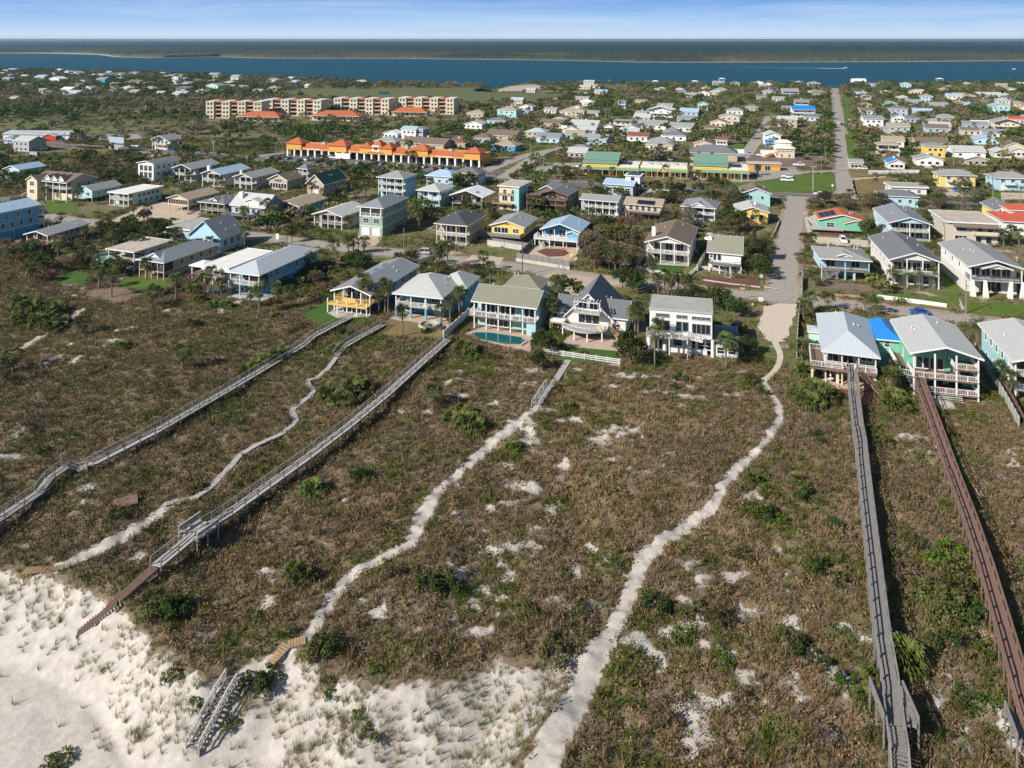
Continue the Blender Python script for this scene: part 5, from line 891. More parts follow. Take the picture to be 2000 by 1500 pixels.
def condo(label, px, py, Ln, n, a=-20, hgt=13.5):
    P = G(px, py); a = R(a); r = thing('apartment_building', label, 'apartment building', P, a); d = 17
    u = Vector((math.cos(a), math.sin(a), 0)); nn = Vector((-math.sin(a), math.cos(a), 0)); HOUSES.append((r, label, px + 50, py, P + u * Ln / 2, Ln, d))
    EXCL.append(('p', [tuple((P + u * x + nn * y)[:2]) for x, y in ((-2, -3), (Ln + 2, -3), (Ln + 2, d + 2), (-2, d + 2))]))
    w = Ln / n; st = hgt / 4
    for i in range(n):
        out = i % 2 == 0; y0 = 0 if out else 2.6; hh = hgt if out else hgt - .9
        MB().box(i * w, y0, 0, (i + 1) * w - .003, d, hh).build('wing', 'wall_cream' if out else 'wall_tan', r)
        MB().box(i * w - .3, y0 - .4, hh + .003, (i + 1) * w + .29, d + .3, hh + .5).build('parapet', 'paint_offwhite', r)
        if i in (1, n - 2, n // 2): q = MB(); roof_hip(q, i * w + w * .2 - 1.5, y0 - 1.0, i * w + w * .8 + 1.5, y0 + 6, hh + .5, 1.8); MB().box(i * w + w * .2 - .6, y0 - .6, hh, i * w + w * .8 + .6, y0 + 5, hh + .6).build('roof_tower', 'wall_tan', r); q.build('tower_roof', 'tile_orange', r)
        for s in range(4):
            for k in range(2 if out else 1):
                if out: window(1.6, 1.7, r, (i * w + w * (.3 + .4 * k), y0 - .003, s * st + .9), 0, far=True)
                else: window(w * .6, 2.2, r, (i * w + w * .5, y0 - .003, s * st + .5), 0, far=True, style='ts')
            if not out: MB().box(i * w + .1, y0 - 1.6, s * st - .1, (i + 1) * w - .1, y0 - .003, s * st + .15).box(i * w + .1, y0 - 1.65, s * st + .15, (i + 1) * w - .1, y0 - 1.55, s * st + .9).build('balcony', 'paint_pink', r)
    for s in range(4):
        for k in range(2): window(1.4, 1.5, r, (Ln, 4 + 7 * k, s * st + 1), R(90), far=True)
condo('four storey cream apartment block, first from the left, angled end', 402, 231, 47, 7, -4)
condo('four storey cream apartment block, second of four from the left', 517, 226, 51, 7, -10)
condo('four storey cream apartment block, third of four from the left', 652, 223, 50, 7, -10)
condo('four storey cream apartment block, rightmost of the four', 778, 222, 50, 7, -10)
for nm, x, y, w, d_, h_ in (('low orange tiled clubhouse roof before the leftmost apartment blocks', 545, 238, 36, 17, 3.6), ('wide orange tiled clubhouse with white arcade before the third block', 700, 238, 40, 18, 4.2), ('orange tiled low house before the rightmost apartment block', 832, 228, 30, 14, 3.6)):
    hs = house(nm, x, y, w, d_, h_, ('hip', 3.6, 'tile_orange'), 'cream', p=2.4, lv=[], posts=9, pc='white', rail=None, F=[(.4, 2.4, 2.2, 6)], cat='clubhouse', name='clubhouse', far=True, a=-10)
hs = house('long grey storage building with row of pale doors and red shop front', 135, 274, 46, 15, 3.6, ('gx', 1.4, 'metal_silver'), 'offwhite', F=[(.2, 2.6, 2.6, 9, .03, .62, 'door')], far=True, a=-6, cat='storage building', name='storage_building')
gable_add(hs, 8, 17, -12, -7, 0, 3.2, 1.3, 'wall_red', 'metal_silver')
hs = house('two storey grey gabled house by the wide lot and billboard', 327, 294, 12, 10, 6, ('gy', 2.4, 'shingle_gray'), 'offwhite', p=2, lv=[3], F=[sliders(3.2, 3)], far=True, Rr=[(3.6, 1, 1.2, 2)])
def billboard():
    P = G(228, 296); r = thing('billboard', 'double decked roadside billboard seen from behind on steel posts', 'billboard', P, R(-18))
    for q in (0, 1): MB().box(-5.4, -.25, 1.2 + 3.9 * q, 5.4, .25, 4.6 + 3.9 * q).build('panel', 'paint_bluegray' if q else 'paint_gray', r); MB().box(-5.5, -1.2, 1.05 + 3.9 * q, 5.5, -.27, 1.17 + 3.9 * q).build('catwalk', 'galvanised', r)
    for i in range(5): link('post', postmesh('paint_umber', .3), r, (-4.8 + 2.4 * i, .45, -.5)).scale = (1, 1, 9.0)
billboard()
# ===== small far houses: x left, x right, base y, storeys, roof type, roof, wall, words
FARH = """905 944 230 1 hip shingle_tan tan|966 1008 230 2 hip shingle_tan aqua|1010 1040 216 1 gy shingle_gray white|1060 1086 222 1 gx shingle_gray offwhite|1089 1130 226 1 hip shingle_tan beige|1126 1158 207 1 hip metal_white white|1206 1221 212 2 gy shingle_gray paleblue|1240 1262 229 1 gx shingle_gray bluegray|1262 1314 230 2 gy metal_white white|1326 1363 233 2 gx metal_paleblue bluegray|1362 1383 217 2 gy shingle_gray paleblue|902 941 252 1 gy shingle_lightgray white|1049 1097 251 1 gx shingle_brown tan|1107 1166 254 1 gx shingle_lightgray white|1196 1232 254 2 flat membrane_gray cream|1180 1196 256 1 gy shingle_gray white|1242 1300 254 1 gx shingle_gray white|1222 1264 277 1 gx shingle_redbrown white|1305 1353 258 1 gx shingle_gray offwhite|1290 1340 276 1 hip shingle_slate white|1262 1312 289 1 hip shingle_gray beige|1354 1390 292 1 gy shingle_brown pink|942 1006 276 1 gx shingle_brown tan|954 1006 297 1 hip shingle_tan blue|1042 1092 280 1 gx shingle_steel paleblue|1132 1184 283 1 gx shingle_gray paleblue|1108 1150 303 1 hip shingle_steel pink|1391 1422 182 1 hip shingle_gray white|1369 1386 177 1 hip shingle_gray offwhite|1391 1414 171 2 gx shingle_gray white|1427 1444 171 2 gy shingle_tan cream|1470 1493 167 1 gy metal_white white|1484 1514 186 1 hip shingle_gray beige|1528 1560 189 2 gx shingle_gray bluegray|1578 1602 172 2 hip shingle_gray white|1579 1604 186 1 gx shingle_tan cream|1554 1568 165 1 hip metal_paleblue paleblue|1418 1451 224 1 hip shingle_gray white|1455 1482 217 1 hip shingle_olive tan|1548 1592 229 2 gx metal_blue white|1552 1580 212 2 gx shingle_olive teal|1386 1418 248 1 gy shingle_redbrown cream|1398 1420 284 1 gx shingle_redbrown offwhite|1496 1515 288 1 flat metal_blue blue|1666 1690 162 1 gx metal_white white|1694 1716 172 2 flat membrane_gray bluegray|1678 1696 187 1 hip shingle_gray tan|1684 1700 200 2 gy shingle_steel white|1681 1704 212 1 hip shingle_tan tan|1681 1712 223 1 gx shingle_brown white|1687 1722 248 2 gx shingle_steel white|1722 1738 246 1 gx shingle_gray white|1725 1750 208 1 gy shingle_olive green|1772 1799 205 1 gx shingle_gray bluegray|1745 1765 219 1 gx shingle_tan tan|1812 1850 213 1 gx shingle_gray tan|1868 1886 207 1 gy tile_red tan|1886 1912 211 1 gy metal_paleblue bluegray|1910 1951 191 1 gx shingle_lightgray white|1955 1977 192 1 hip shingle_lightgray white|1912 1936 204 1 gx shingle_brown brown|1936 1968 220 2 gy metal_paleblue aqua|1973 1999 208 1 hip shingle_gray paleyellow|1744 1764 244 2 gy shingle_slate white|1766 1796 239 1 hip shingle_slate bluegray|1828 1868 238 1 hip shingle_gray tan|1971 1999 241 1 gx tile_red white|1942 1985 255 2 gy shingle_gray cream|1900 1928 249 1 gx metal_white white|1714 1752 304 2 hip shingle_tan cream|1790 1846 290 1 gx shingle_brown tan|1808 1842 307 2 hip shingle_steel yellow|1862 1918 307 1 gx shingle_lightgray white|1944 1972 308 1 gy shingle_lightgray offwhite|1972 2003 306 1 gy shingle_lightgray offwhite|1886 1925 323 1 gy metal_white tan|1736 1764 330 1 gy metal_blue white|1790 1836 323 1 gy shingle_gray white|2 28 140 1 gx metal_paleblue aqua|58 86 158 2 gx metal_paleblue teal|87 115 162 2 gy metal_white white|141 152 174 2 gy shingle_tan paleyellow|153 178 177 1 gy shingle_gray white|109 137 180 1 gx metal_white white|96 150 188 1 gx metal_silver white|180 205 163 2 gx shingle_steel blue|217 236 152 2 gy shingle_gray white|245 265 147 1 gy metal_paleblue aqua|229 253 177 1 hip shingle_lightgray white|246 268 184 1 gx shingle_gray white|271 298 178 1 hip shingle_tan tan|274 295 167 1 hip shingle_tan cream|238 272 165 1 gx shingle_brown tan|336 363 181 2 flat metal_silver teal|394 426 177 2 gy shingle_gray mint|427 455 167 1 hip metal_silver aqua|400 424 153 2 gx shingle_gray white|298 318 187 1 gx metal_silver blue|328 360 189 1 gx metal_silver white|375 396 184 1 hip metal_silver offwhite|12 32 197 1 gx shingle_gray white|312 326 153 1 gy shingle_gray offwhite|208 221 181 1 gy metal_silver white|100 118 141 1 gx metal_white white|131 152 146 1 gy metal_paleblue white|512 542 161 1 hip shingle_gray white|566 580 167 2 gy metal_paleblue paleblue|592 604 171 1 gy metal_white white|514 540 178 1 hip shingle_gray offwhite|558 570 156 1 gy metal_white white|690 710 164 1 gy metal_white white|488 510 183 1 gx shingle_gray offwhite|778 812 272 2 gx metal_paleblue white|805 826 272 2 hip shingle_gray bluegray|742 776 271 1 gy metal_white white|722 772 288 1 hip shingle_gray tan|766 866 294 1 gx shingle_brown tan|862 908 291 1 hip shingle_redbrown tan|0 25 281 1 hip shingle_steel paleblue|60 84 182 1 gx shingle_gray white|30 52 171 1 gx shingle_tan offwhite|350 372 168 1 gx shingle_gray tan|455 480 176 1 gx shingle_gray white|1530 1546 218 1 gx shingle_gray offwhite|1600 1614 186 1 hip shingle_gray tan|1340 1360 190 1 gx shingle_gray offwhite|1240 1262 205 1 gx shingle_tan tan|1660 1676 330 1 gx shingle_gray tan"""
RN = dict(metal_paleblue='light blue metal', metal_white='white metal', metal_silver='silver metal', metal_blue='bright blue metal', shingle_tan='sand brown', shingle_gray='grey', shingle_lightgray='pale grey', shingle_steel='blue grey', shingle_slate='charcoal', shingle_brown='brown', shingle_redbrown='red brown', shingle_olive='olive', tile_red='red tiled', membrane_gray='flat grey')
WN = dict(offwhite='off white', bluegray='blue grey', paleblue='pale blue', paleyellow='pale yellow', pink='peach')
FH = []; DRV = []
for row in FARH.split('|'):
    x0, x1, y, st, ty, rm, wl = row.split(); x0, x1, y, st = int(x0), int(x1), int(y), int(st)
    s = (y - HY) / H; w = (x1 - x0) / s / (1.05 if x0 < 1600 else .98); w = max(6, w); hh = 3.0 * st + (.3 if st == 1 else .2); d = min(max(8, w * .75), 14); rise = min(w, d) * .2
    side = 'L' if x0 > 1560 else 'R'
    desc = '%s %s%s house with %s %s roof' % (WN.get(wl, wl), 'two storey ' if st == 2 else 'low ', {'gy': 'gabled', 'gx': 'long', 'hip': 'hipped', 'flat': 'boxy'}[ty], RN[rm], '') 
    F_ = [(3.6, 1.5, 1.3, 3), (.8, 1.5, 1.5, 2)] if st == 2 else [(.9, 1.6, 1.3, 3)]
    kw = dict(F=F_, side=side, far=True, a=-22 if x0 < 1500 else random.choice((-12, -16, -10)), o=.5)
    if st == 2 and random.random() < .6: kw.update(p=1.8, lv=[3.0], posts=3)
    if side == 'R': kw['Rr'] = [(.9 if st == 1 else 3.7, 1.1, 1.2, 2)]
    else: kw['L'] = [(.9, 1.1, 1.2, 2)]
    r = house('placeholder label for now only', x1 if side == 'R' else x0, y, w, d, hh, (ty, rise if ty != 'flat' else .2, rm), wl, **kw)
    if random.random() < .25 and ty != 'flat': MB().box(-.5, .6, hh, .4, 1.4, hh + rise + 1.0).build('chimney', 'paint_offwhite', r)
    if random.random() < .6 and y > 165: DRV.append((r.location.copy(), r.rotation_euler[2], w, d))
    HOUSES.pop(); FH.append((r, ' '.join(desc.split()), (x0 + x1) / 2, y, r.location.copy()))
def filler():
    rects = [(1000, 166, 1620, 240, 24), (905, 225, 1180, 320, 9), (1180, 235, 1620, 296, 10), (1665, 165, 2000, 250, 26), (1665, 250, 2000, 335, 10), (0, 142, 560, 188, 34), (0, 290, 60, 330, 1)]
    rf = ['shingle_gray', 'shingle_lightgray', 'shingle_tan', 'shingle_steel', 'shingle_slate', 'metal_paleblue', 'shingle_brown', 'shingle_gray', 'metal_silver']; wl = ['offwhite', 'beige', 'cream', 'paleblue', 'tan', 'bluegray', 'white', 'gray']
    for x0, y0, x1, y1, n in rects:
        got = 0
        for _ in range(n * 40):
            if got >= n: break
            Y = math.sqrt(random.uniform((F * H / (y1 - HY)) ** 2, (F * H / (y0 - HY)) ** 2)); X = random.uniform(x0 - 1000, x1 - 1000) / F * Y
            t = np.array([(0, 0), (11, 0), (-11, 0), (0, 9), (0, -9), (8, 7), (-8, 7), (8, -7), (-8, -7)]); 
            if excluded(t[:, 0] + X, t[:, 1] + Y, 1.0).any(): continue
            px, py = P2((X, Y, 0)); 
            if py < float(np.interp(px, [q[0] for q in NEAR], [q[1] for q in NEAR])) + 2: continue
            r1, w1 = random.choice(rf), random.choice(wl); ty = random.choice(['gy', 'gx', 'hip', 'gx']); w = random.uniform(10, 16); d = random.uniform(8, 12); st = 2 if random.random() < .25 else 1
            s_ = 'L' if px > 1560 else 'R'; kw = {('L' if s_ == 'L' else 'Rr'): [(.9, 1.1, 1.2, 2)]}
            r = house('placeholder label for now only', px, py, w, d, 3.1 * st, (ty, min(w, d) * .2, r1), w1, F=[(.9, 1.6, 1.3, 3)] + ([(3.8, 1.5, 1.2, 3)] if st == 2 else []), side=s_, far=True, a=-20, o=.5, **kw); HOUSES.pop()
            FH.append((r, '%s %shouse with %s %s roof' % (WN.get(w1, w1), 'two storey ' if st == 2 else 'low ', {'gy': 'gabled', 'gx': 'long', 'hip': 'hipped'}[ty], RN[r1]), px, py, r.location.copy())); got += 1
            if random.random() < .5: DRV.append((r.location.copy(), r.rotation_euler[2], w, d))
filler()
for c_, a_, w_, d_ in DRV:
    T = lambda p, q: (c_.x + math.cos(a_) * p - math.sin(a_) * q, c_.y + math.sin(a_) * p + math.cos(a_) * q)
    P_ = [T(-w_ * .35, -d_ / 2 - 9), T(-w_ * .35 + 4.5, -d_ / 2 - 9), T(-w_ * .35 + 4.5, -d_ / 2 - .2), T(-w_ * .35, -d_ / 2 - .2)]
    b = MB(); b.add([(x, y, .1) for x, y in P_], [(0, 1, 2, 3)]); struct(b.build('driveway', 'sandy_drive')); EXCL.append(('p', P_))
# ===== fences and walls
def fence(label, pts, h=1.7, m='wood_gray', post=2.4, cat='fence', name='fence', thick=.06, rails=False, pm=None, zo=0, conform=True):
    W_ = [G(x, y) for x, y in pts]; o = W_[0].copy(); r = thing(name, label, cat, o)
    b = MB(); posts = []
    for i in range(len(W_) - 1):
        p, q = W_[i], W_[i + 1]; L_ = (q - p).length; n = max(1, round(L_ / post))
        for k in range(n):
            A = p.lerp(q, k / n); B_ = p.lerp(q, (k + 1) / n); A.z = float(height(A.x, A.y)) + zo; B_.z = float(height(B_.x, B_.y)) + zo; posts.append(A - o)
            if rails:
                for zz in (.25, h * .6, h - .08): b.bar(A - o + Vector((0, 0, zz)), B_ - o + Vector((0, 0, zz)), .06, .12)
                m_ = int((B_ - A).length / .22)
                for j in range(1, m_): c = A.lerp(B_, j / m_) - o; b.bar(c + Vector((0, 0, .1)), c + Vector((0, 0, h)), .05, .05)
            else: b.bar(A - o + Vector((0, 0, h * .5 - .25)), B_ - o + Vector((0, 0, h * .5 - .25 + random.uniform(-.02, .02))), thick, h + .5)
    posts.append(W_[-1] - o); b.build('panel', m, r)
    if post < 5:
        for p in posts[:100]: link('post', postmesh(pm or (m if m.startswith('wood') else 'paint_white'), .14 + thick), r, (p.x, p.y, p.z - .3)).scale = (1, 1, h + .42)
    return r
fence('white picket fence along the lower edge of the lush lawn', [(1063, 691), (1120, 699), (1210, 712)], 1.1, 'paint_white', 2.2, rails=True)
fence('tall white boundary wall beside the main boardwalk and pool', [(866, 664), (905, 628), (915, 618)], 1.9, 'paint_white', 2.4, cat='wall', name='boundary_wall', thick=.1)
fence('weathered board fence running down beside the sandy beach access', [(1569, 545), (1563, 600), (1559, 640), (1556, 700)], 1.5, 'wood_silver')
fence('long weathered timber fence running downhill right of the mint house', [(1905, 690), (1935, 740), (1965, 790), (1990, 836)], 2.0, 'wood_silver', zo=.1)
fence('brown timber fence side by side with the weathered one, at right', [(1925, 690), (1955, 750), (1999, 832)], 1.9, 'wood_brown', zo=.1)
fence('white vinyl street fence with posts before the cream palm house', [(1712, 583), (1755, 588), (1800, 594), (1849, 601)], 1.0, 'paint_white', 6.0, thick=.12)
fence('low honey coloured stone wall along the front street corner', [(1559, 560), (1568, 574), (1640, 578), (1712, 583)], .5, 'wood_tan', 99, cat='wall', name='stone_wall', thick=.35)
fence('grey board fence over a pale wall round the sandy yard', [(1009, 506), (1060, 514), (1112, 523)], 1.9, 'wood_gray', thick=.1)
fence('pale retaining wall under the grey board fence of the sandy yard', [(1008, 510), (1060, 518), (1113, 527)], .9, 'concrete', 99, cat='wall', name='retaining_wall', thick=.35)
fence('timber side fence between the yellow and the cobalt house yards', [(1050, 470), (1030, 488), (1014, 503)], 1.8, 'wood_gray')
fence('pale retaining wall below the yellow gabled house', [(952, 478), (990, 484), (1020, 489)], 1.6, 'concrete', 99, cat='wall', name='retaining_wall', thick=.3)
fence('grey board fence on top of the wall before the yellow gabled house', [(944, 470), (1000, 478), (1040, 484)], 1.3, 'wood_gray')
fence('white scalloped fence round the small lawn of the brown roofed house', [(1243, 524), (1258, 530), (1300, 538), (1345, 541), (1360, 528)], 1.0, 'paint_white', 2.2, rails=True)
fence('tall white fence sloping down between the two white street houses', [(1384, 492), (1372, 510), (1362, 530)], 1.9, 'paint_white', 2.4)
fence('white picket fence before the narrow olive roofed house', [(1364, 526), (1405, 530), (1446, 534)], 1.0, 'paint_white', 2.2, rails=True)
fence('low white street wall along the brown mulch garden', [(1374, 548), (1430, 556), (1485, 562)], .35, 'concrete', 99, cat='wall', name='garden_wall', thick=.25)
fence('long white vinyl fence beyond the highway by the blue roofed house', [(1697, 340), (1735, 340), (1765, 339), (1795, 339)], 1.8, 'paint_white', 3)
fence('white fence before the white two storey house on the far street', [(1680, 257), (1705, 253), (1726, 252)], 1.6, 'paint_white', 3)
fence('white fence running down between the green and the aqua house', [(1707, 415), (1710, 440), (1728, 462)], 1.7, 'paint_white', 2.4)
fence('pale curved retaining wall left of the big tan house', [(-10, 398), (20, 396), (40, 393), (50, 386)], 2.2, 'concrete', 99, cat='wall', name='retaining_wall', thick=.5)
fence('dark timber yard fence right of the tall sage green house', [(752, 450), (800, 448), (845, 436), (838, 424)], 1.7, 'wood_brown')
fence('sky blue board wall behind the bright blue house', [(618, 520), (655, 522)], 1.6, 'wall_skyblue', 2.4, pm='paint_skyblue')
fence('concrete garden wall curving round the yellow corner cottage lawn', [(1508, 465), (1515, 452), (1522, 434)], .8, 'concrete', 99, cat='wall', name='garden_wall', thick=.3)
fence('grey timber bulkhead on the bank above the front street', [(505, 440), (530, 443), (562, 447)], 1.2, 'wood_silver', 2.4)
fence('row of pale timber bollard boards beside the sandy lot', [(362, 437), (375, 439), (391, 441)], 1.3, 'wood_tan', 1.0)
fence('wood fence between the pool house and the steep gabled cottage', [(1098, 640), (1110, 620), (1120, 606)], 1.8, 'wood_silver')
# ===== boardwalks
PLK = {}
def boardwalk(label, pts, width, m, rail=True, postgap=2.6, name='boardwalk', post_h=1.0, cat='boardwalk', railm=None, steep=()):
    """pts: (px, py, deck height above the sand)"""
    P = [G(x, y, z) for x, y, z in pts]; o = G(pts[0][0], pts[0][1]); r = thing(name, label, cat, o); railm = railm or m
    if not rail: EXCL.append(('r', P, [width * 1.1] * len(P)))
    dk = MB(); sg = MB(); rl = MB(); rr_ = MB(); posts = []; tot = 0
    for i in range(len(P) - 1):
        a, b = P[i] - o, P[i + 1] - o; d = b - a; L_ = d.length; dh = Vector((d.x, d.y, 0)).normalized(); sd = Vector((-dh.y, dh.x, 0)) * width / 2
        n = max(1, int(L_ / .3))
        st = i in steep
        for k in range(n if not st else max(2, int(L_ / .42))):
            nn = n if not st else max(2, int(L_ / .42)); c = a.lerp(b, (k + .5) / nn); j = random.uniform(-.012, .012)
            if st: q0 = c - dh * .16; dk.bar(c - sd, c + sd, .30, .05)
            else: dk.bar(c - sd + Vector((0, 0, j)), c + sd + Vector((0, 0, j)), .27, .05)
        for s in (-1, 1):
            off = sd * s * .93; sg.bar(a + off - Vector((0, 0, .16)), b + off - Vector((0, 0, .16)), .06, .22)
            if rail:
                e = sd * s; t = rl if s < 0 else rr_
                t.bar(a + e + Vector((0, 0, post_h)), b + e + Vector((0, 0, post_h)), .15, .05); t.bar(a + e + Vector((0, 0, post_h * .52)), b + e + Vector((0, 0, post_h * .52)), .05, .13)
        m_ = max(1, round(L_ / postgap))
        for k in range(m_ + (i == len(P) - 2)):
            c = a.lerp(b, k / m_)
            for s in (-1, 1):
                q = c + sd * s * 1.03; g = float(height(q.x + o.x, q.y + o.y)) - o.z; posts.append((q.x, q.y, g - .4, q.z + (post_h if rail else -.1)))
    dk.build('deck', m, r); sg.build('stringer', 'wood_gray', r)
    if rail: rl.build('railing', railm, r); rr_.build('railing', railm, r)
    if len(posts) > 100: posts = posts[:: 2] if len(posts) <= 200 else posts[::3]
    for x, y, z0, z1 in posts[:100]: link('post', postmesh(railm, .13), r, (x, y, z0)).scale = (1, 1, max(.3, z1 - z0))
    return r, P, o
boardwalk('grey railed boardwalk farthest left, with two flights of steps', [(683, 620, .5), (655, 634, .9), (611, 657, 1.1), (592, 674, .9), (455, 756, 1.3), (300, 845, 1.4), (176, 908, 1.2), (150, 916, .5), (128, 912, 1.3), (97, 934, 1.5), (76, 962, .8), (0, 1012, 1.5), (-60, 1050, 1.5)], 1.35, 'wood_silver', railm='wood_gray', steep=(2, 6, 9))
boardwalk('short railed ramp at the top of the winding plank path', [(748, 634, .5), (700, 660, .8), (670, 678, .6), (657, 694, .15)], 1.3, 'wood_silver', railm='wood_gray', steep=(2,))
boardwalk('low winding plank path without railings across the scrub', [(657, 697, .14), (640, 720, .14), (617, 739, .14), (601, 742, .14), (603, 752, .14), (613, 762, .14), (606, 773, .14), (573, 797, .14), (571, 804, .14), (579, 820, .14), (574, 828, .14), (548, 848, .14), (500, 869, .14), (468, 889, .14), (440, 922, .14), (410, 952, .14), (380, 972, .14), (345, 980, .14), (322, 984, .14)], .95, 'wood_silver', rail=False, postgap=6)
rM, P, oM = boardwalk('long silvery main boardwalk with railings and bench platform', [(876, 662, .7), (830, 702, 1.2), (755, 770, 1.5), (680, 832, 1.6), (600, 893, 1.6), (520, 950, 1.6), (445, 1003, 1.6), (400, 1030, 1.7), (372, 1050, 1.7), (304, 1106, 1.3)], 1.5, 'wood_silver', railm='wood_gray')
def platform(r, o, px, py, z, w, l, ang, m, benches=True):
    c = G(px, py, z) - o; ca, sa = math.cos(ang), math.sin(ang); T = lambda x, y, zz: Vector((c.x + x * ca - y * sa, c.y + x * sa + y * ca, c.z + zz))
    b = MB(); n = int(l / .3)
    for k in range(n): y = -l / 2 + (k + .5) * l / n; b.bar(T(-w / 2, y, .03), T(w / 2, y, .03), .27, .05)
    b.build('platform', m, r)
    for s in (-1, 1):
        q = MB(); x = s * (w / 2 - .25); q.bar(T(x, -l / 2, .45), T(x, l / 2, .45), .45, .06); q.bar(T(s * w / 2, -l / 2, .75), T(s * w / 2, l / 2, .75), .05, .35); q.bar(T(s * w / 2, -l / 2, 1.05), T(s * w / 2, l / 2, 1.05), .18, .05)
        for y in (-l / 2, 0, l / 2): q.bar(T(s * w / 2, y, -2.2), T(s * w / 2, y, 1.05), .13, .13); q.bar(T(x, y, 0), T(x, y, .45), .08, .3)
        q.build('bench', m, r)
A_, B_ = P[6], P[8]; angM = math.atan2(B_.y - A_.y, B_.x - A_.x) - R(90)
platform(rM, oM, 388, 1036, 1.75, 3.3, 3.4, angM, 'wood_silver')
boardwalk('brown solid plank ramp ending in the sand below the main boardwalk', [(302, 1107, 1.25), (230, 1170, .6), (190, 1204, .25), (152, 1232, .03)], 1.25, 'wood_brown', rail=False, postgap=3, name='ramp', cat='ramp')
boardwalk('pale grey plank walk descending from the picket fence', [(1110, 703, .12), (1098, 722, .12), (1084, 744, .12)], 1.25, 'wood_silver', rail=False, postgap=3, name='plank_walk', cat='plank walk')
boardwalk('short grey stair with white rails in the middle sand path', [(1074, 752, .9), (1068, 760, .8), (1045, 796, .1)], 1.3, 'wood_silver', railm='paint_gray', postgap=1.6, steep=(1,), name='beach_stair', cat='stair')
boardwalk('short brown plank deck where the middle path meets the dune crest', [(597, 1250, .12), (562, 1258, .25), (528, 1294, .2)], 1.1, 'wood_tan', rail=False, postgap=2.5, name='plank_walk', cat='plank walk')
r3, P3, o3 = boardwalk('weathered beach stair with open treads going down to the sand', [(452, 1330, .5), (432, 1362, .55), (376, 1466, .15)], 1.45, 'wood_gray', steep=(1,), postgap=1.9, railm='wood_silver', name='beach_stair', cat='stair')
rG, PG, oG = boardwalk('high grey boardwalk from the metal roofed cottage, stair sections midway', [(1664, 712, 3.6), (1667, 742, 3.5), (1669, 775, 2.4), (1676, 835, 2.4), (1682, 868, 2.2), (1684, 893, 2.5), (1694, 985, 2.6), (1706, 1090, 2.6), (1724, 1250, 2.5), (1738, 1335, 2.4), (1748, 1420, 2.4), (1756, 1475, 2.3), (1760, 1530, 1.4)], 1.5, 'wood_gray', postgap=2.8, steep=(1, 4))
platform(rG, oG, 1745, 1382, 2.45, 3.0, 4.0, R(-8), 'wood_gray')
rR, PR, oR = boardwalk('high red brown boardwalk running down from the mint green house', [(1795, 733, 3.3), (1800, 760, 2.6), (1822, 820, 2.5), (1858, 920, 2.5), (1895, 1020, 2.6), (1925, 1110, 2.6), (1960, 1230, 2.5), (1990, 1335, 2.4), (2015, 1420, 2.4), (2040, 1500, 2.3)], 1.55, 'wood_red', postgap=2.8, steep=(0,))
platform(rR, oR, 2012, 1432, 2.45, 3.0, 3.6, R(-18), 'wood_gray')
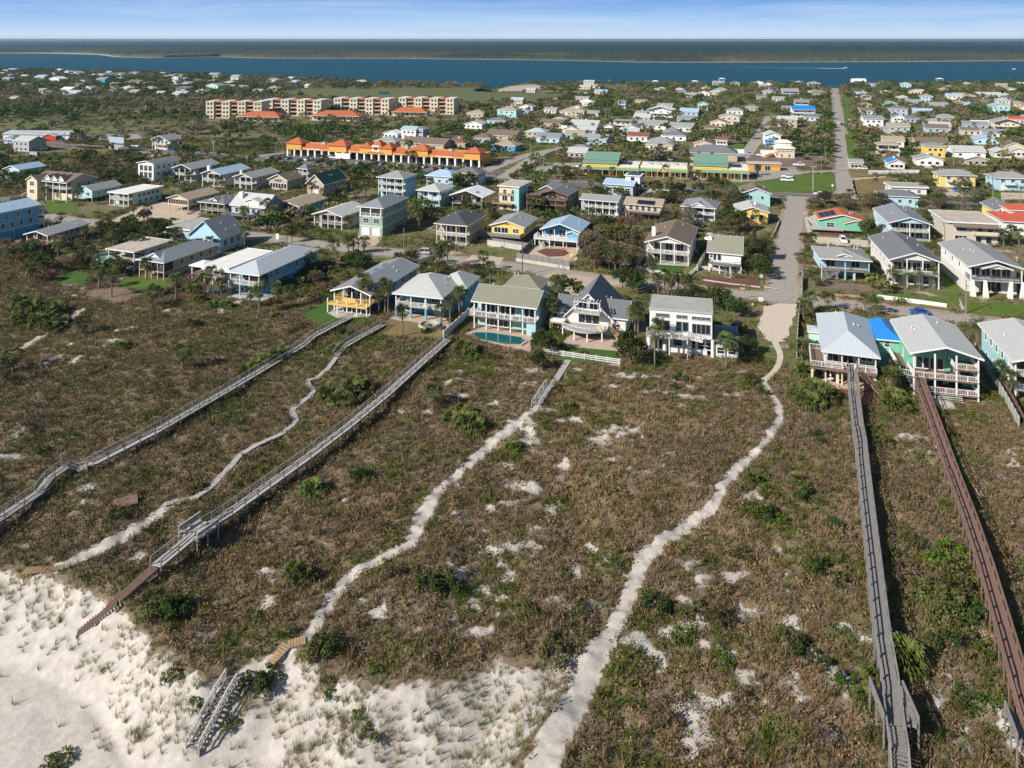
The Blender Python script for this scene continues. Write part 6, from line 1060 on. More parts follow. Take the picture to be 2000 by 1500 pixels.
# ===== poles and wires
def pole(label, x, y, h, arms=1, m='wood_gray', name='utility_pole', cat='utility pole', rz=-.4, lamp=False, lean=0):
    p = G(x, y); r = thing(name, label, cat, p, rz, 'utility poles')
    MB().cyl((0, 0, -.5), (lean, 0, h), .17, .11, 8).build('pole', m, r)
    for i in range(arms):
        z = h - .5 - 1.1 * i; q = MB().box(-1.3, -.07, z - .06, 1.3, .07, z + .08)
        for xx in (-1.2, -.4, .4, 1.2): q.box(xx - .05, -.05, z + .083, xx + .05, .05, z + .3)
        q.build('crossarm', m, r)
    if lamp: MB().bar((0, 0, h - 1.2), (0, -2.2, h - .8), .08, .08).box(-.16, -2.9, h - .9, .16, -2.1, h - .72).build('lamp_head', 'galvanised', r)
    return r
for d_ in [("dark utility pole standing before the pale driveway of the aqua pool house", 1020, 538, 9.5, 0, 'wood_brown'), ("grey utility pole on the street by the parked silver car", 789, 512, 10, 0), ("short grey pole beside the brick drive of the sage house", 700, 497, 5, 0), ("tall pole at the left kerb of the street crossing", 1567, 620, 12, 1), ("pole with street lamp before the big white column house", 1887, 612, 8, 0, 'wood_gray', True), ("pole beside the beige boxy house garage", 1845, 490, 9, 1), ("pole on the sandy drive above the light blue cottage", 1696, 484, 4.5, 0), ("pole on the lawn left of the grass triangle corner", 1588, 374, 11, 1, 'concrete'), ("pole before the right green roofed shop hall", 1449, 357, 9.5, 1, 'concrete'), ("pole before the low white roofed shops", 1309, 357, 11, 1, 'concrete'), ("pole on the far edge of the dirt lot", 1604, 342, 9, 1), ("slim pole by the first crossing beyond the highway", 1036, 328, 12, 1), ("twin armed pole at the highway junction lawn", 1055, 352, 12, 2), ("pole just left of the twin armed junction pole", 1062, 354, 12, 2), ("tall pole left of the orange plaza, double crossarm", 553, 318, 13, 2), ("pole by the cars left of the orange plaza", 539, 316, 10, 1), ("pale pole in the brown scrub left of the plaza road", 417, 305, 9, 2, 'concrete'), ("pole right of the pale pole in the scrub", 446, 300, 9, 1), ("pole between billboard and gabled house", 275, 292, 8.5, 1), ("pole beside the grey gabled house lot", 306, 305, 11, 2), ("pole next to the billboard on its left", 206, 302, 12, 2), ("pole before the long storage building", 126, 292, 10, 1), ("pole at the far left edge by the highway", 4, 280, 11, 2), ("pole right of the yellow two storey house", 1939, 390, 11, 1), ("pole on the lawn at the right edge", 1993, 408, 8, 0), ("pole left of the tall sage house before the bank", 522, 452, 8, 0), ("brown pole before the palms left of the pale grey house", 485, 436, 7, 0), ("slim pole in the yellow box house sand lot", 973, 430, 9.5, 0), ("leaning bare grey pole among the tall shrubs", 1254, 497, 6, 0, 'wood_gray', False, -1.6), ("pole between the far gardens right of the long street", 1862, 325, 9, 1), ("pole at the junction beside the far white fence", 1612, 328, 11, 1), ("pole behind the small white bungalow", 1788, 420, 7, 0)]:
    pole(d_[0], d_[1], d_[2], d_[3], d_[4], m=d_[5] if len(d_) > 5 else 'wood_gray', lamp=d_[6] if len(d_) > 6 else False, lean=d_[7] if len(d_) > 7 else 0)
def wire(label, pts, hs_):
    P = [G(x, y) + Vector((0, 0, h)) for (x, y), h in zip(pts, hs_)]; b = MB()
    for dx in (-.9, 0, .9):
        for i in range(len(P) - 1):
            for k in range(8):
                f = lambda t: P[i].lerp(P[i + 1], t) + Vector((0, dx, -1.6 * 4 * t * (1 - t) * .5)); b.bar(f(k / 8), f((k + 1) / 8), .035, .035)
    tag(b.build('power_line', 'rubber'), label, 'power line', 'power lines')
wire('power lines along the highway in the left half', [(4, 280), (126, 292), (206, 302), (306, 305), (417, 305), (553, 318)], [10, 9, 11, 10, 8, 12]); wire('power lines along the highway in the right half', [(1055, 352), (1309, 357), (1449, 357), (1588, 374), (1939, 390)], [11, 10, 9, 10, 10])
def sign(label, x, y, h=2.2, w=.7, hh=.5, m='paint_white', rz=-.3):
    p = G(x, y); r = thing('road_sign', label, 'road sign', p, rz); MB().box(-.04, -.04, -.2, .04, .04, h).build('post', 'galvanised', r); MB().box(-w / 2, -.09, h - hh, w / 2, -.05, h).build('sign_plate', m, r)
sign('white back of a road sign at the beach access end', 1486, 592, 1.4, 1.1, 1.0); sign('round sign on a post at the front street corner', 1487, 558, 3, .9, .9, 'galvanised'); sign('small yellow marker post beside the beach access', 1470, 599, .9, .4, .5, 'paint_yellow'); sign('white bin like post at the sandy access mouth', 1554, 600, .9, .35, .8)
sign('orange street name sign left of the front crossing', 1450, 585, 3, 1.2, .35, 'paint_orange'); sign('stop sign post on the grass triangle corner', 1626, 372, 2.6, .8, .8); sign('orange marker beside the cross street left house', 1573, 425, 2.2, .5, .9, 'paint_orange'); sign('white electrical cabinet standing at the front street kerb', 542, 468, 2.0, 1.0, 1.9)
# ===== vehicles
CARC = dict(white=(.72, .73, .74), black=(.015, .016, .018), silver=(.40, .42, .44), blue=(.02, .10, .34), red=(.35, .03, .02), green=(.04, .12, .08), grey=(.14, .15, .16))
def wheel_mesh():
    t = MB().cyl((0, -.11, 0), (0, .11, 0), .34, .34, 12); rm = MB().cyl((0, -.125, 0), (0, .125, 0), .19, .19, 8)
    return t.mesh('tyre', ['rubber']), rm.mesh('rim', ['galvanised'])
WH = wheel_mesh()
def car_mesh(kind, c):
    m = mat('car_' + c, CARC[c], .3, 'plain', .02, 1, .5)
    L_, hb, hr = dict(car=(4.5, .85, 1.42), suv=(4.8, 1.0, 1.75), truck=(5.6, 1.0, 1.8), van=(6.4, 1.1, 2.7), camper=(10.5, 1.1, 3.1))[kind]
    cab = dict(car=(-.9, -.25, .95, 1.65), suv=(-.8, -.4, 2.0, 2.3), truck=(-.6, -.1, 1.3, 1.5), van=(-2.9, -2.4, 3.1, 3.18), camper=(-4.6, -4.2, 5.2, 5.25))[kind]
    pr = [(-L_/2, .35), (L_/2, .35), (L_/2, hb - .08), (L_/2 - .1, hb), (-L_/2 + .9, hb), (-L_/2 + .05, hb - .2)]
    b = MB().ext(pr, 'y', -.92, .92); x0, x1, x2, x3 = cab
    # cabin glass then painted roof and pillars
    def frus(xa, xb, xc, xd, z0, z1, w0, w1): return [(xa, -w0, z0), (xd, -w0, z0), (xd, w0, z0), (xa, w0, z0), (xb, -w1, z1), (xc, -w1, z1), (xc, w1, z1), (xb, w1, z1)], [(0, 3, 2, 1), (4, 5, 6, 7), (0, 1, 5, 4), (1, 2, 6, 5), (2, 3, 7, 6), (3, 0, 4, 7)]
    gl = MB(); gl.add(*frus(x0, x1, x2, x3, hb, hr - .06, .84, .70))
    b.add(*frus(x1 - .03, x1 + .1, x2 - .1, x2 + .03, hr - .06, hr, .72, .66))
    for t in (0, .5, 1):
        xa = x0 + (x3 - x0) * t; xb = x1 + (x2 - x1) * t
        for s in (-1, 1): b.bar((xa, s * .85, hb), (xb, s * .71, hr - .05), .07, .07)
    if kind in ('van', 'camper'): b.box(x1 + .6, -.93, hb, x2, .93, hr - .1)
    return b.mesh('body', [m]), gl.mesh('window_glass', ['glass']), L_
def car(label, x, y, kind='car', c='white', rz=-20, n=0):
    p = G(x, y); nm = {'car': 'parked_car', 'suv': 'parked_car', 'truck': 'pickup_truck', 'van': 'van', 'camper': 'camper_trailer'}[kind]
    body, gl, L_ = cached(('car', kind, c), lambda: car_mesh(kind, c)); r = thing(nm, label, {'car': 'car', 'suv': 'car', 'truck': 'pickup truck', 'van': 'van', 'camper': 'camper'}[kind], (p.x, p.y, p.z + .08), R(rz), 'parked vehicles')
    link('body', body, r); link('window_glass', gl, r)
    for sx in (-1, 1):
        for sy in (-1, 1): w = link('wheel', WH[0], r, (sx * (L_ / 2 - .9), sy * .84, .33)); link('rim', WH[1], w)
    for sy in (-1, 1):
        link('headlight', cached('hl', lambda: MB().box(-.03, -.18, -.09, .03, .18, .09).mesh('headlight', ['lamp_white'])), r, (-L_ / 2 - .01, sy * .66, .68)); link('tail_light', cached('tl', lambda: MB().box(-.03, -.16, -.09, .03, .16, .09).mesh('tail_light', ['lamp_red'])), r, (L_ / 2 + .01, sy * .68, .75))
    return r
for q in [("silver suv parked on the street beside the grey utility pole", 826, 496, 'suv', 'silver', -14), ("white suv in the lot by the grass triangle, upper of two", 1537, 347, 'suv', 'white', -12), ("long white pickup truck just below the white suv", 1537, 354, 'truck', 'white', -12), ("white car on the highway by the cross street", 1600, 381, 'car', 'white', -14), ("dark car beside the right green roofed hall", 1473, 345, 'suv', 'black', -12), ("white pickup truck on the dirt lot", 1560, 324, 'truck', 'white', -10), ("blue car on the yellow house driveway", 1866, 373, 'car', 'blue', 70), ("black car on the yellow house driveway", 1882, 373, 'car', 'black', 70), ("white car on the drive by the long white fence", 1684, 331, 'suv', 'white', -12), ("white car on the sandy drive above the light blue cottage", 1647, 473, 'suv', 'white', 76), ("black car beside the beige boxy house", 1857, 486, 'suv', 'black', 76), ("dark car under the trees by the lilac house", 1365, 442, 'car', 'black', -20), ("white camper parked before the left wing of the orange plaza", 668, 311, 'camper', 'white', -16), ("white pickup towing position in front of the camper", 644, 309, 'truck', 'white', -16), ("white truck in the lot by the gabled house", 262, 293, 'van', 'white', -10), ("white car before the grey gabled house", 304, 298, 'suv', 'white', -10), ("blue car right of the grey gabled house", 335, 294, 'car', 'blue', -10), ("blue car by the storage building end", 118, 276, 'car', 'blue', -10), ("dark car by the storage building end", 132, 277, 'car', 'black', -10), ("grey trailer on the left lot behind the fence", 65, 306, 'van', 'silver', -10), ("dark car beside the cream and aqua box house", 960, 414, 'car', 'black', 60), ("white van far up the long street", 1638, 241, 'suv', 'white', 80), ("dark car behind the white van on the long street", 1645, 245, 'suv', 'black', 80), ("dark car beside the far blue grey house", 1376, 233, 'truck', 'black', -20), ("black car in the carport of the white cube house", 1436, 648, 'suv', 'black', 60), ("dark car before the dark green roofed house", 617, 386, 'car', 'black', -20), ("white car by the green shop hall", 1130, 326, 'car', 'white', 60), ("white car parked under the brown roofed street house", 1385, 468, 'suv', 'white', 60), ("bright blue car at the lower right street", 1795, 614, 'car', 'blue', -8), ("white boat on trailer at the far low house", 1101, 252, 'van', 'white', -30), ("small dark car at the far garden drive", 1890, 333, 'car', 'grey', -10), ("white concrete mixer like truck at the dirt lot corner", 1442, 301, 'van', 'white', -14), ("silver pickup by the dirt lot, near the mixer", 1462, 303, 'truck', 'silver', -10), ("white pickup third in the row of the dirt lot", 1487, 305, 'truck', 'white', -10), ("dark car fourth in the row of the dirt lot", 1503, 306, 'suv', 'black', -10), ("blue grey car beside the cream office stair", 1560, 311, 'car', 'grey', -10), ("dark car right of the cream office", 1576, 312, 'car', 'black', -10), ("dark car on the frontage road below the shops", 1356, 352, 'car', 'black', -10), ("second dark car on the frontage road", 1398, 354, 'car', 'black', -10)]: car(*q)
ORD = ['first', 'second', 'third', 'fourth', 'fifth', 'sixth', 'seventh', 'eighth', 'ninth', 'tenth', 'eleventh', 'twelfth', 'thirteenth', 'fourteenth', 'fifteenth', 'sixteenth', 'seventeenth', 'eighteenth', 'nineteenth', 'twentieth', 'twenty first', 'twenty second', 'twenty third', 'twenty fourth', 'twenty fifth', 'twenty sixth', 'twenty seventh', 'twenty eighth', 'twenty ninth', 'thirtieth']
cc = ['white', 'black', 'silver', 'grey', 'blue', 'white', 'black', 'red', 'grey']; k_ = 0; xs_ = [528, 540, 552, 563, 584, 600, 606, 620, 628, 700, 712, 733, 747, 761, 770, 779, 804, 818, 829, 848, 862, 876, 889, 903, 917, 930]
for i, x in enumerate(xs_):
    c = cc[(i * 5 + 2) % 9]; car('%s %s car, %s from the left in the plaza car park' % ('parked', c, ORD[i]), x, 311 + (x - 560) * .062 + (3 if i % 3 == 1 else 0), random.choice(['car', 'suv', 'car']), c, 64 + random.uniform(-6, 6))
# ===== pools, boats, small things
def pool(label, pts, cop='paver', z=.14):
    P = [G(x, y) for x, y in pts]; c = sum(P, Vector()) / len(P); z += .12; r = thing('swimming_pool', label, 'pool', c); Q = [((p - c) * 1.0) for p in P]
    zt = max(p.z for p in Q) + z
    MB().slab([(p.x * 1.09, p.y * 1.13) for p in Q], zt - .8, zt).build('coping', cop, r); w = MB().slab([(p.x, p.y) for p in Q], zt - .05, zt + .012); w.build('water', 'pool_water', r)
pool('long turquoise swimming pool with angled ends before the aqua house', [(920, 654), (928, 651), (960, 652), (1018, 661), (1026, 668), (1015, 675), (985, 674), (932, 663)])
mat('pool_aqua', (.10, .45, .45), .1, 'plain', spec=.5)
pool('small aqua garden pool left of the bright blue house', [(402, 566), (418, 562), (436, 566), (428, 572), (408, 573)], 'concrete')
def ring():
    p = G(838, 636); r = thing('fire_pit', 'round pale stone fire pit ring in the dry lawn', 'fire pit', p); b = MB(); n = 20
    for i in range(n): t0 = 2 * math.pi * i / n; t1 = 2 * math.pi * (i + 1) / n; b.bar((2.2 * math.cos(t0), 2.2 * math.sin(t0), .25), (2.2 * math.cos(t1), 2.2 * math.sin(t1), .25), .5, .5)
    b.build('stone_ring', 'concrete', r); MB().cyl((0, 0, 0), (0, 0, .35), .6, .5, 10).build('hearth', 'paint_umber', r)
ring()
def chair(label, x, y, m, z=0, rz=0, group=None, off=(0, 0)):
    p = G(x, y); r = thing('garden_chair', label, 'chair', (p.x + off[0], p.y + off[1], p.z + z), rz, group); MB().box(-.3, -.3, .35, .3, .3, .42).build('seat', m, r); b = MB(); b.add([(-.3, .25, .4), (.3, .25, .4), (.3, .6, 1.1), (-.3, .6, 1.1), (-.3, .31, .4), (.3, .31, .4), (.3, .66, 1.1), (-.3, .66, 1.1)], [(0, 3, 2, 1), (4, 5, 6, 7), (0, 1, 5, 4), (1, 2, 6, 5), (2, 3, 7, 6), (3, 0, 4, 7)]); b.build('backrest', m, r)
    for sx in (-.27, .27):
        for sy in (-.26, .26): link('leg', postmesh(m, .06), r, (sx, sy, 0)).scale = (1, 1, .35)
chair('red garden chair at the fire circle, left one', 1100, 492, 'paint_red', group='red chairs'); chair('red garden chair at the fire circle, right one', 1106, 496, 'paint_red', rz=.6, group='red chairs'); chair('yellow play chair beside the red chairs', 1116, 504, 'paint_yellow')
def lounger(label, x, y, z, rz, m='paint_white', group=None):
    p = G(x, y, z); r = thing('sun_lounger', label, 'sun lounger', p, rz, group); MB().box(-.32, -.9, .3, .32, .5, .38).build('seat', m, r); b = MB(); b.bar((0, .5, .34), (0, 1.1, .8), .64, .07); b.build('backrest', m, r)
    for sx in (-.28, .28):
        for sy in (-.8, .4): link('leg', postmesh(m, .06), r, (sx, sy, 0)).scale = (1, 1, .3)
lounger('cream lounger on the curved grey deck, left one', 1172, 648, 2.2, .3, 'paint_cream', 'deck loungers'); lounger('cream lounger on the curved grey deck, right one', 1178, 645, 2.2, .1, 'paint_cream', 'deck loungers')
def umbrella_table(label, x, y, z, m, group=None):
    p = G(x, y, z); r = thing('patio_table', label, 'table', p, 0, group); MB().cyl((0, 0, .7), (0, 0, .76), .55, .55, 12).build('table_top', 'paint_white', r); MB().cyl((0, 0, 0), (0, 0, 1.9), .04, .03, 6).build('leg', 'paint_white', r); MB().cyl((0, 0, 1.2), (0, 0, 2.5), .16, .04, 8).build('closed_parasol', m, r)
umbrella_table('patio table with closed green parasol on the mint house deck', 1853, 708, 3.45, 'paint_green'); umbrella_table('patio table on the paved terrace under the metal roofed cottage', 1622, 746, .1, 'paint_white'); umbrella_table('white patio table on the blue house porch', 830, 604, 2.9, 'paint_white')
def boat(label, x, y, s=1, rz=0, wake=True):
    p = G(x, y); p.z = .3; r = thing('motor_boat', label, 'boat', p, rz); b = MB(); L_ = 9 * s; hull = [(-L_/2, 0), (-L_/2, 1.1), (L_/2 + .8, 1.5), (L_/2 - .6, 0)]
    b.add([(-L_/2, -1.4, .9), (L_*.2, -1.4, 1.1), (L_/2, 0, 1.4), (L_*.2, 1.4, 1.1), (-L_/2, 1.4, .9), (-L_/2, -1.1, -.2), (L_*.15, -1.0, -.2), (L_/2 - .9, 0, -.1), (L_*.15, 1.0, -.2), (-L_/2, 1.1, -.2)], [(0, 1, 2, 3, 4), (0, 5, 6, 1), (1, 6, 7, 2), (2, 7, 8, 3), (3, 8, 9, 4), (4, 9, 5, 0), (5, 9, 8, 7, 6)]); b.build('hull', 'paint_white', r)
    MB().box(-1.2, -.9, 1.0, 1.6, .9, 2.3).build('cabin', 'paint_white', r); MB().box(-1.25, -1.1, 2.303, 1.3, 1.1, 2.45).build('cabin_roof', 'paint_white', r); MB().box(1.603, -.8, 1.5, 1.66, .8, 2.1).build('windscreen', 'glass', r)
boat('white motor boat leaving a long wake on the river', 1652, 133.5, 1.35); boat('small white motor boat near the right edge of the river', 1981, 136, 1.1)
def wake():
    b = MB(); vs = []; n = 40; A = G(1648, 134); B = G(1400, 131)
    for i in range(n + 1):
        t = i / n; p = A.lerp(B, t); w = (3.2 * (1 - t) ** .7 + .5) * random.uniform(.6, 1.3) * (1 + 2 * (t < .2)); vs += [(p.x, p.y - w, .33), (p.x, p.y + w, .33)]
    b.add(vs, [(2 * i, 2 * i + 1, 2 * i + 3, 2 * i + 2) for i in range(n)]); o = b.build('boat_wake', 'foam'); tag(o, 'long white foam wake trailing behind the motor boat', 'wake', kind='stuff')
    if o.data.polygons[0].normal.z < 0: o.data.flip_normals()
wake()
for i, (x, y, lb) in enumerate([(1280, 163, 'white roofed boat house on the river shore, left of the far docks'), (1357, 163, 'small white dock hut right of the far boat house'), (1410, 158, 'white channel marker hut in the near river'), (1668, 160, 'white dock roof just right of the long street end'), (1835, 158, 'low white dock roof off the right shore')]):
    p = G(x, y); r = thing('dock_hut', lb, 'dock hut', p, -.2); q = MB(); roof_hip(q, -5, -4, 5, 4, 3.2, 1.4); q.build('roof', 'metal_white', r); MB().box(-4.4, -3.4, .6, 4.4, 3.4, .8).build('floor', 'wood_silver', r)
    for sx in (-4.2, 4.2):
        for sy in (-3.2, 3.2): link('post', postmesh('paint_white', .3), r, (sx, sy, -.5)).scale = (1, 1, 3.7)
p = G(245, 984); r = thing('wooden_platform', 'rust brown square timber platform lying in the scrub', 'platform', (p.x, p.y, p.z + .25), .5); MB().box(-1.5, -1.2, -.05, 1.5, 1.2, .12).build('boards', 'wood_red', r); MB().box(-1.3, -1, -.6, -1.1, 1, -.053).box(1.1, -1, -.6, 1.3, 1, -.053).build('joist', 'wood_brown', r)
p = G(88, 1114); r = thing('plank_walk', 'half buried brown slat walk at the left dune edge', 'plank walk', (p.x, p.y, p.z + .12), .12)
b = MB()
for i in range(15): b.box(-2.4 + i * .34, -.6 + .03 * (i % 3), -.02, -2.18 + i * .34, .6, .05)
b.build('slats', 'wood_tan', r)
def person(label, x, y, z=0):
    p = G(x, y); r = thing('person', label, 'person', p, R(-20))
    me = bpy.data.meshes.new('body'); V = [(0, 0, .95), (0, 0, 1.2), (0, 0, 1.42), (0, 0, 1.52), (0, -.01, 1.66), (.19, 0, 1.4), (.25, -.05, 1.12), (.22, -.16, .9), (-.19, 0, 1.4), (-.26, .05, 1.12), (-.25, .0, .88), (.09, 0, .88), (.1, -.12, .48), (.1, -.02, .08), (.1, -.16, .04), (-.09, 0, .88), (-.1, .08, .48), (-.1, .16, .08), (-.1, .04, .04)]
    E = [(0, 1), (1, 2), (2, 3), (3, 4), (2, 5), (5, 6), (6, 7), (2, 8), (8, 9), (9, 10), (0, 11), (11, 12), (12, 13), (13, 14), (0, 15), (15, 16), (16, 17), (17, 18)]
    me.from_pydata(V, E, []); o = link('body', me, r); sk = o.modifiers.new('s', 'SKIN'); rad = [.15, .15, .15, .06, .11, .07, .05, .04, .07, .05, .04, .1, .07, .05, .045, .1, .07, .05, .045]
    for v, q in zip(me.skin_vertices[0].data, rad): v.radius = (q, q)
    me.skin_vertices[0].data[0].use_root = True; o.modifiers.new('u', 'SUBSURF').levels = 1; me.materials.append(M('paint_pink'))
    MB().cyl((0, 0, .98), (0, 0, 1.45), .185, .21, 10).build('shirt', 'paint_pink', r); MB().cyl((0, 0, .74), (0, 0, .98), .19, .18, 10).build('shorts', 'paint_darkgray', r); MB().cyl((0, .02, 1.68), (0, .03, 1.8), .125, .08, 8).build('hair', 'paint_brown', r)
person('person in a pale pink top walking on the street near the white house', 1986, 512)
# ---------------------------------------------------------------- plants
GREENS = dict(dark=(.048, .076, .016), oak=(.078, .088, .026), olive=(.112, .116, .034), bright=(.092, .140, .016), bare=(.170, .128, .082), rust=(.19, .110, .055), lime=(.135, .155, .016), grey=(.160, .140, .108))
def leaf_quads(C, size, rng, asp=.75, up=0.0):
    n = len(C); a = rng.normal(size=(n, 3)); a /= np.linalg.norm(a, axis=1)[:, None]; b = rng.normal(size=(n, 3)); b[:, 2] += up; b -= a * (a * b).sum(1)[:, None]; b /= np.linalg.norm(b, axis=1)[:, None]
    s = (np.asarray(size) * rng.uniform(.6, 1.3, n))[:, None] / 2
    V = np.stack([C - a * s * asp - b * s * .35, C + a * s * .4 * asp - b * s, C + a * s * asp + b * s * .3, C - a * s * .35 * asp + b * s], 1); return V
def blob_crown(rng, rx, rz, cz, nb, per, leaf, tone=.22, flat=.8):
    """uneven crown: clusters of leaf sprays on a rough ellipsoid"""
    P = []; T = []
    for i in range(nb):
        th = rng.uniform(0, 2 * math.pi); ph = rng.uniform(-.35, 1) ; r = rng.uniform(.35, 1.0) ** .6; cp = math.sqrt(max(0, 1 - ph * ph))
        c = np.array([math.cos(th) * cp * rx * r * rng.uniform(.8, 1.15), math.sin(th) * cp * rx * r * rng.uniform(.8, 1.15), cz + ph * rz * r]); br = rx * rng.uniform(.22, .42)
        d = rng.normal(size=(per, 3)); d /= np.linalg.norm(d, axis=1)[:, None]; d *= (rng.uniform(.35, 1, per) ** .5)[:, None]; d[:, 2] *= flat; d[:, 2] = np.where(d[:, 2] < -.3, -d[:, 2], d[:, 2])
        P.append(c + d * br); T.append(np.full(per, 1 + rng.uniform(-tone, tone)) * rng.uniform(.8, 1.2, per))
    P = np.concatenate(P); T = np.concatenate(T); V = leaf_quads(P, leaf, rng); return V, T
def quads_mesh(name, V, T, col, mats, jit=.12, rng=None):
    n = len(V); c = np.array(col)[None, None] * T[:, None, None] * np.ones((n, 4, 1)); rng = rng or RNG
    c = c * (1 + rng.uniform(-jit, jit, (n, 1, 3)))
    return npmesh(name, V.reshape(-1, 3), np.arange(n * 4).reshape(-1, 4), c.reshape(-1, 3), mats)
def trunk_mesh(rng, h, r, n=5, spread=.45, rx=2.2):
    b = MB(); k = Vector((rng.uniform(-.2, .2), rng.uniform(-.2, .2), h * .45)); b.cyl((0, 0, -.4), k, r, r * .75, 7)
    for i in range(n):
        t = 2 * math.pi * i / n + rng.uniform(-.4, .4); e = Vector((math.cos(t) * rx * rng.uniform(.4, .8), math.sin(t) * rx * rng.uniform(.4, .8), h * rng.uniform(.8, 1.1))); m_ = k.lerp(e, .5) + Vector((0, 0, .25)); b.cyl(k, m_, r * .55, r * .35, 5); b.cyl(m_, e, r * .35, r * .1, 5)
    return b.mesh('trunk', ['bark'])
PROTO = {}
def proto_tree(kind, col, rx, rz, cz, nb, per, leaf, hs, tr=.22):
    out = []
    for s in range(3):
        rng = np.random.default_rng(100 + hs * 7 + s); V, T = blob_crown(rng, rx, rz, cz, nb, per, leaf)
        out.append([('trunk', trunk_mesh(rng, cz + rz * .3, tr, rx=rx)), ('crown', quads_mesh('crown', V, T, GREENS[col], ['leaf']))])
    PROTO[kind] = out
proto_tree('oak', 'oak', 3.4, 2.0, 3.4, 26, 62, .42, 1); proto_tree('dark', 'dark', 3.0, 2.2, 3.2, 24, 62, .42, 2); proto_tree('olive', 'olive', 3.0, 1.9, 3.0, 24, 60, .42, 3)
proto_tree('bare', 'bare', 3.3, 2.0, 3.4, 24, 58, .30, 4); proto_tree('rust', 'rust', 2.4, 1.6, 2.4, 20, 50, .34, 5); proto_tree('round', 'dark', 2.2, 2.0, 2.3, 34, 60, .30, 6); proto_tree('lime', 'bright', 3.2, 1.9, 2.9, 24, 60, .42, 7); proto_tree('grey', 'grey', 3.0, 1.8, 3.2, 22, 60, .28, 8)
def shrub_proto(kind, col, rx, rz, nb, per, leaf, hs):
    out = []
    for s in range(3):
        rng = np.random.default_rng(300 + hs * 7 + s); V, T = blob_crown(rng, rx, rz, rz * .35, nb, per, leaf); b = MB()
        for i in range(4): t = i * 1.6 + s; b.cyl((0, 0, -.2), (math.cos(t) * rx * .5, math.sin(t) * rx * .5, rz * .8), .05, .02, 4)
        out.append([('stem', b.mesh('stem', ['bark'])), ('foliage', quads_mesh('foliage', V, T, GREENS[col], ['leaf']))])
    PROTO[kind] = out
shrub_proto('sg', 'bright', 1.5, .8, 16, 46, .22, 1); shrub_proto('sd', 'dark', 1.5, 1.0, 16, 46, .24, 2); shrub_proto('so', 'olive', 1.5, .9, 16, 46, .22, 3); shrub_proto('sb', 'bare', 1.5, .9, 16, 46, .18, 4); shrub_proto('sr', 'rust', 1.5, .9, 14, 46, .2, 5)
def frond(rng, V, T, o, az, el, L, n=9, fan=True, w=.17, tone=1.0):
    """one palm leaf: fan (sabal) or feather (date palm), built from narrow quads"""
    d = np.array([math.cos(az) * math.cos(el), math.sin(az) * math.cos(el), math.sin(el)]); s = np.array([-math.sin(az), math.cos(az), 0]); u = np.cross(s, d)
    def quad(a, b, ww, tn):
        dd = (b - a); k = np.cross(dd, u + rng.normal(size=3) * .3); k = k / (np.linalg.norm(k) + 1e-9) * ww / 2; V.append([a - k * .6, b - k * .15, b + k * .15, a + k * .6]); T.append(tn)
    if fan:
        st = L * .5; c = o + d * st; quad(o, c, .07, tone * .9)
        for i in range(n):
            q = (i / (n - 1) - .5) * 2.3; ln = L * .52 * (1 - .12 * abs(q)); e = c + (d * math.cos(q) + s * math.sin(q)) * ln; m_ = c + (d * math.cos(q) + s * math.sin(q)) * ln * .55 + np.array([0, 0, .03]); e = e - np.array([0, 0, ln * .38]); quad(c, m_, w * 1.6, tone * rng.uniform(.8, 1.2)); quad(m_, e, w * 1.3, tone * rng.uniform(.8, 1.2))
    else:
        pts = [o + d * L * t - np.array([0, 0, 1]) * L * .42 * t * t for t in np.linspace(0, 1, 9)]
        for i in range(8):
            quad(pts[i], pts[i + 1], .08, tone)
            for sg_ in (-1, 1):
                for k in (0, .5): p = pts[i] * (1 - k) + pts[i + 1] * k; ll = L * .22 * (1 - .5 * abs(i / 8 - .4)); quad(p, p + s * sg_ * ll + d * ll * .5 - np.array([0, 0, ll * .45]), .10, tone * rng.uniform(.75, 1.25))
def palm_proto(kind, nf, L, fan=True, trunk=True, skirt=True, col=(.085, .105, .032), s0=0):
    out = []
    for s in range(3):
        rng = np.random.default_rng(500 + s0 * 11 + s); V, T = [], []; top = np.array([0, 0, 1.0 if not trunk else 0.])
        o = np.array([0., 0, .15])
        for i in range(nf):
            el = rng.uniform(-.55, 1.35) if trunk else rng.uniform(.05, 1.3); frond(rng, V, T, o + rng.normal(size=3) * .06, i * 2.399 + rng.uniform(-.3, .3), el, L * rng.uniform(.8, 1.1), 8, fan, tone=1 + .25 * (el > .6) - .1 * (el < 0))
        parts = [('fronds', quads_mesh('fronds', np.array(V), np.array(T), col, ['leaf']))]
        if skirt:
            V, T = [], []
            for i in range(12): frond(rng, V, T, o - np.array([0, 0, .15]), i * 2.399, rng.uniform(-1.3, -.7), L * .75, 5, fan)
            parts.append(('dead_fronds', quads_mesh('dead_fronds', np.array(V), np.array(T), (.19, .135, .08), ['leaf'])))
        if trunk:
            b = MB(); prev = (0, 0, 0); n = 6
            lean = rng.uniform(-.12, .12)
            for i in range(n):     # unit-height trunk, scaled in z when placed; ringed
                r0 = .21 - .01 * i; a = (lean * (i / n - 1) * .8, 0, i / n - 1); c = (lean * ((i + 1) / n - 1) * .8, 0, (i + 1) / n - 1); b.cyl(a, c, r0 * 1.05, r0 * .92, 8)
            parts.append(('trunk', b.mesh('trunk', ['palm_bark'])))
        out.append(parts)
    PROTO[kind] = out
palm_proto('palm', 38, 2.15); palm_proto('palmetto', 42, 1.7, trunk=False, skirt=True, col=(.10, .12, .03), s0=1); palm_proto('coco', 20, 3.4, fan=False, skirt=False, s0=2, col=(.10, .12, .035)); palm_proto('date', 46, 4.2, fan=False, s0=3, col=(.11, .12, .05))
FIRST = {}
PL = []                 # every separate plant: (root, kind, words, px, py, world)
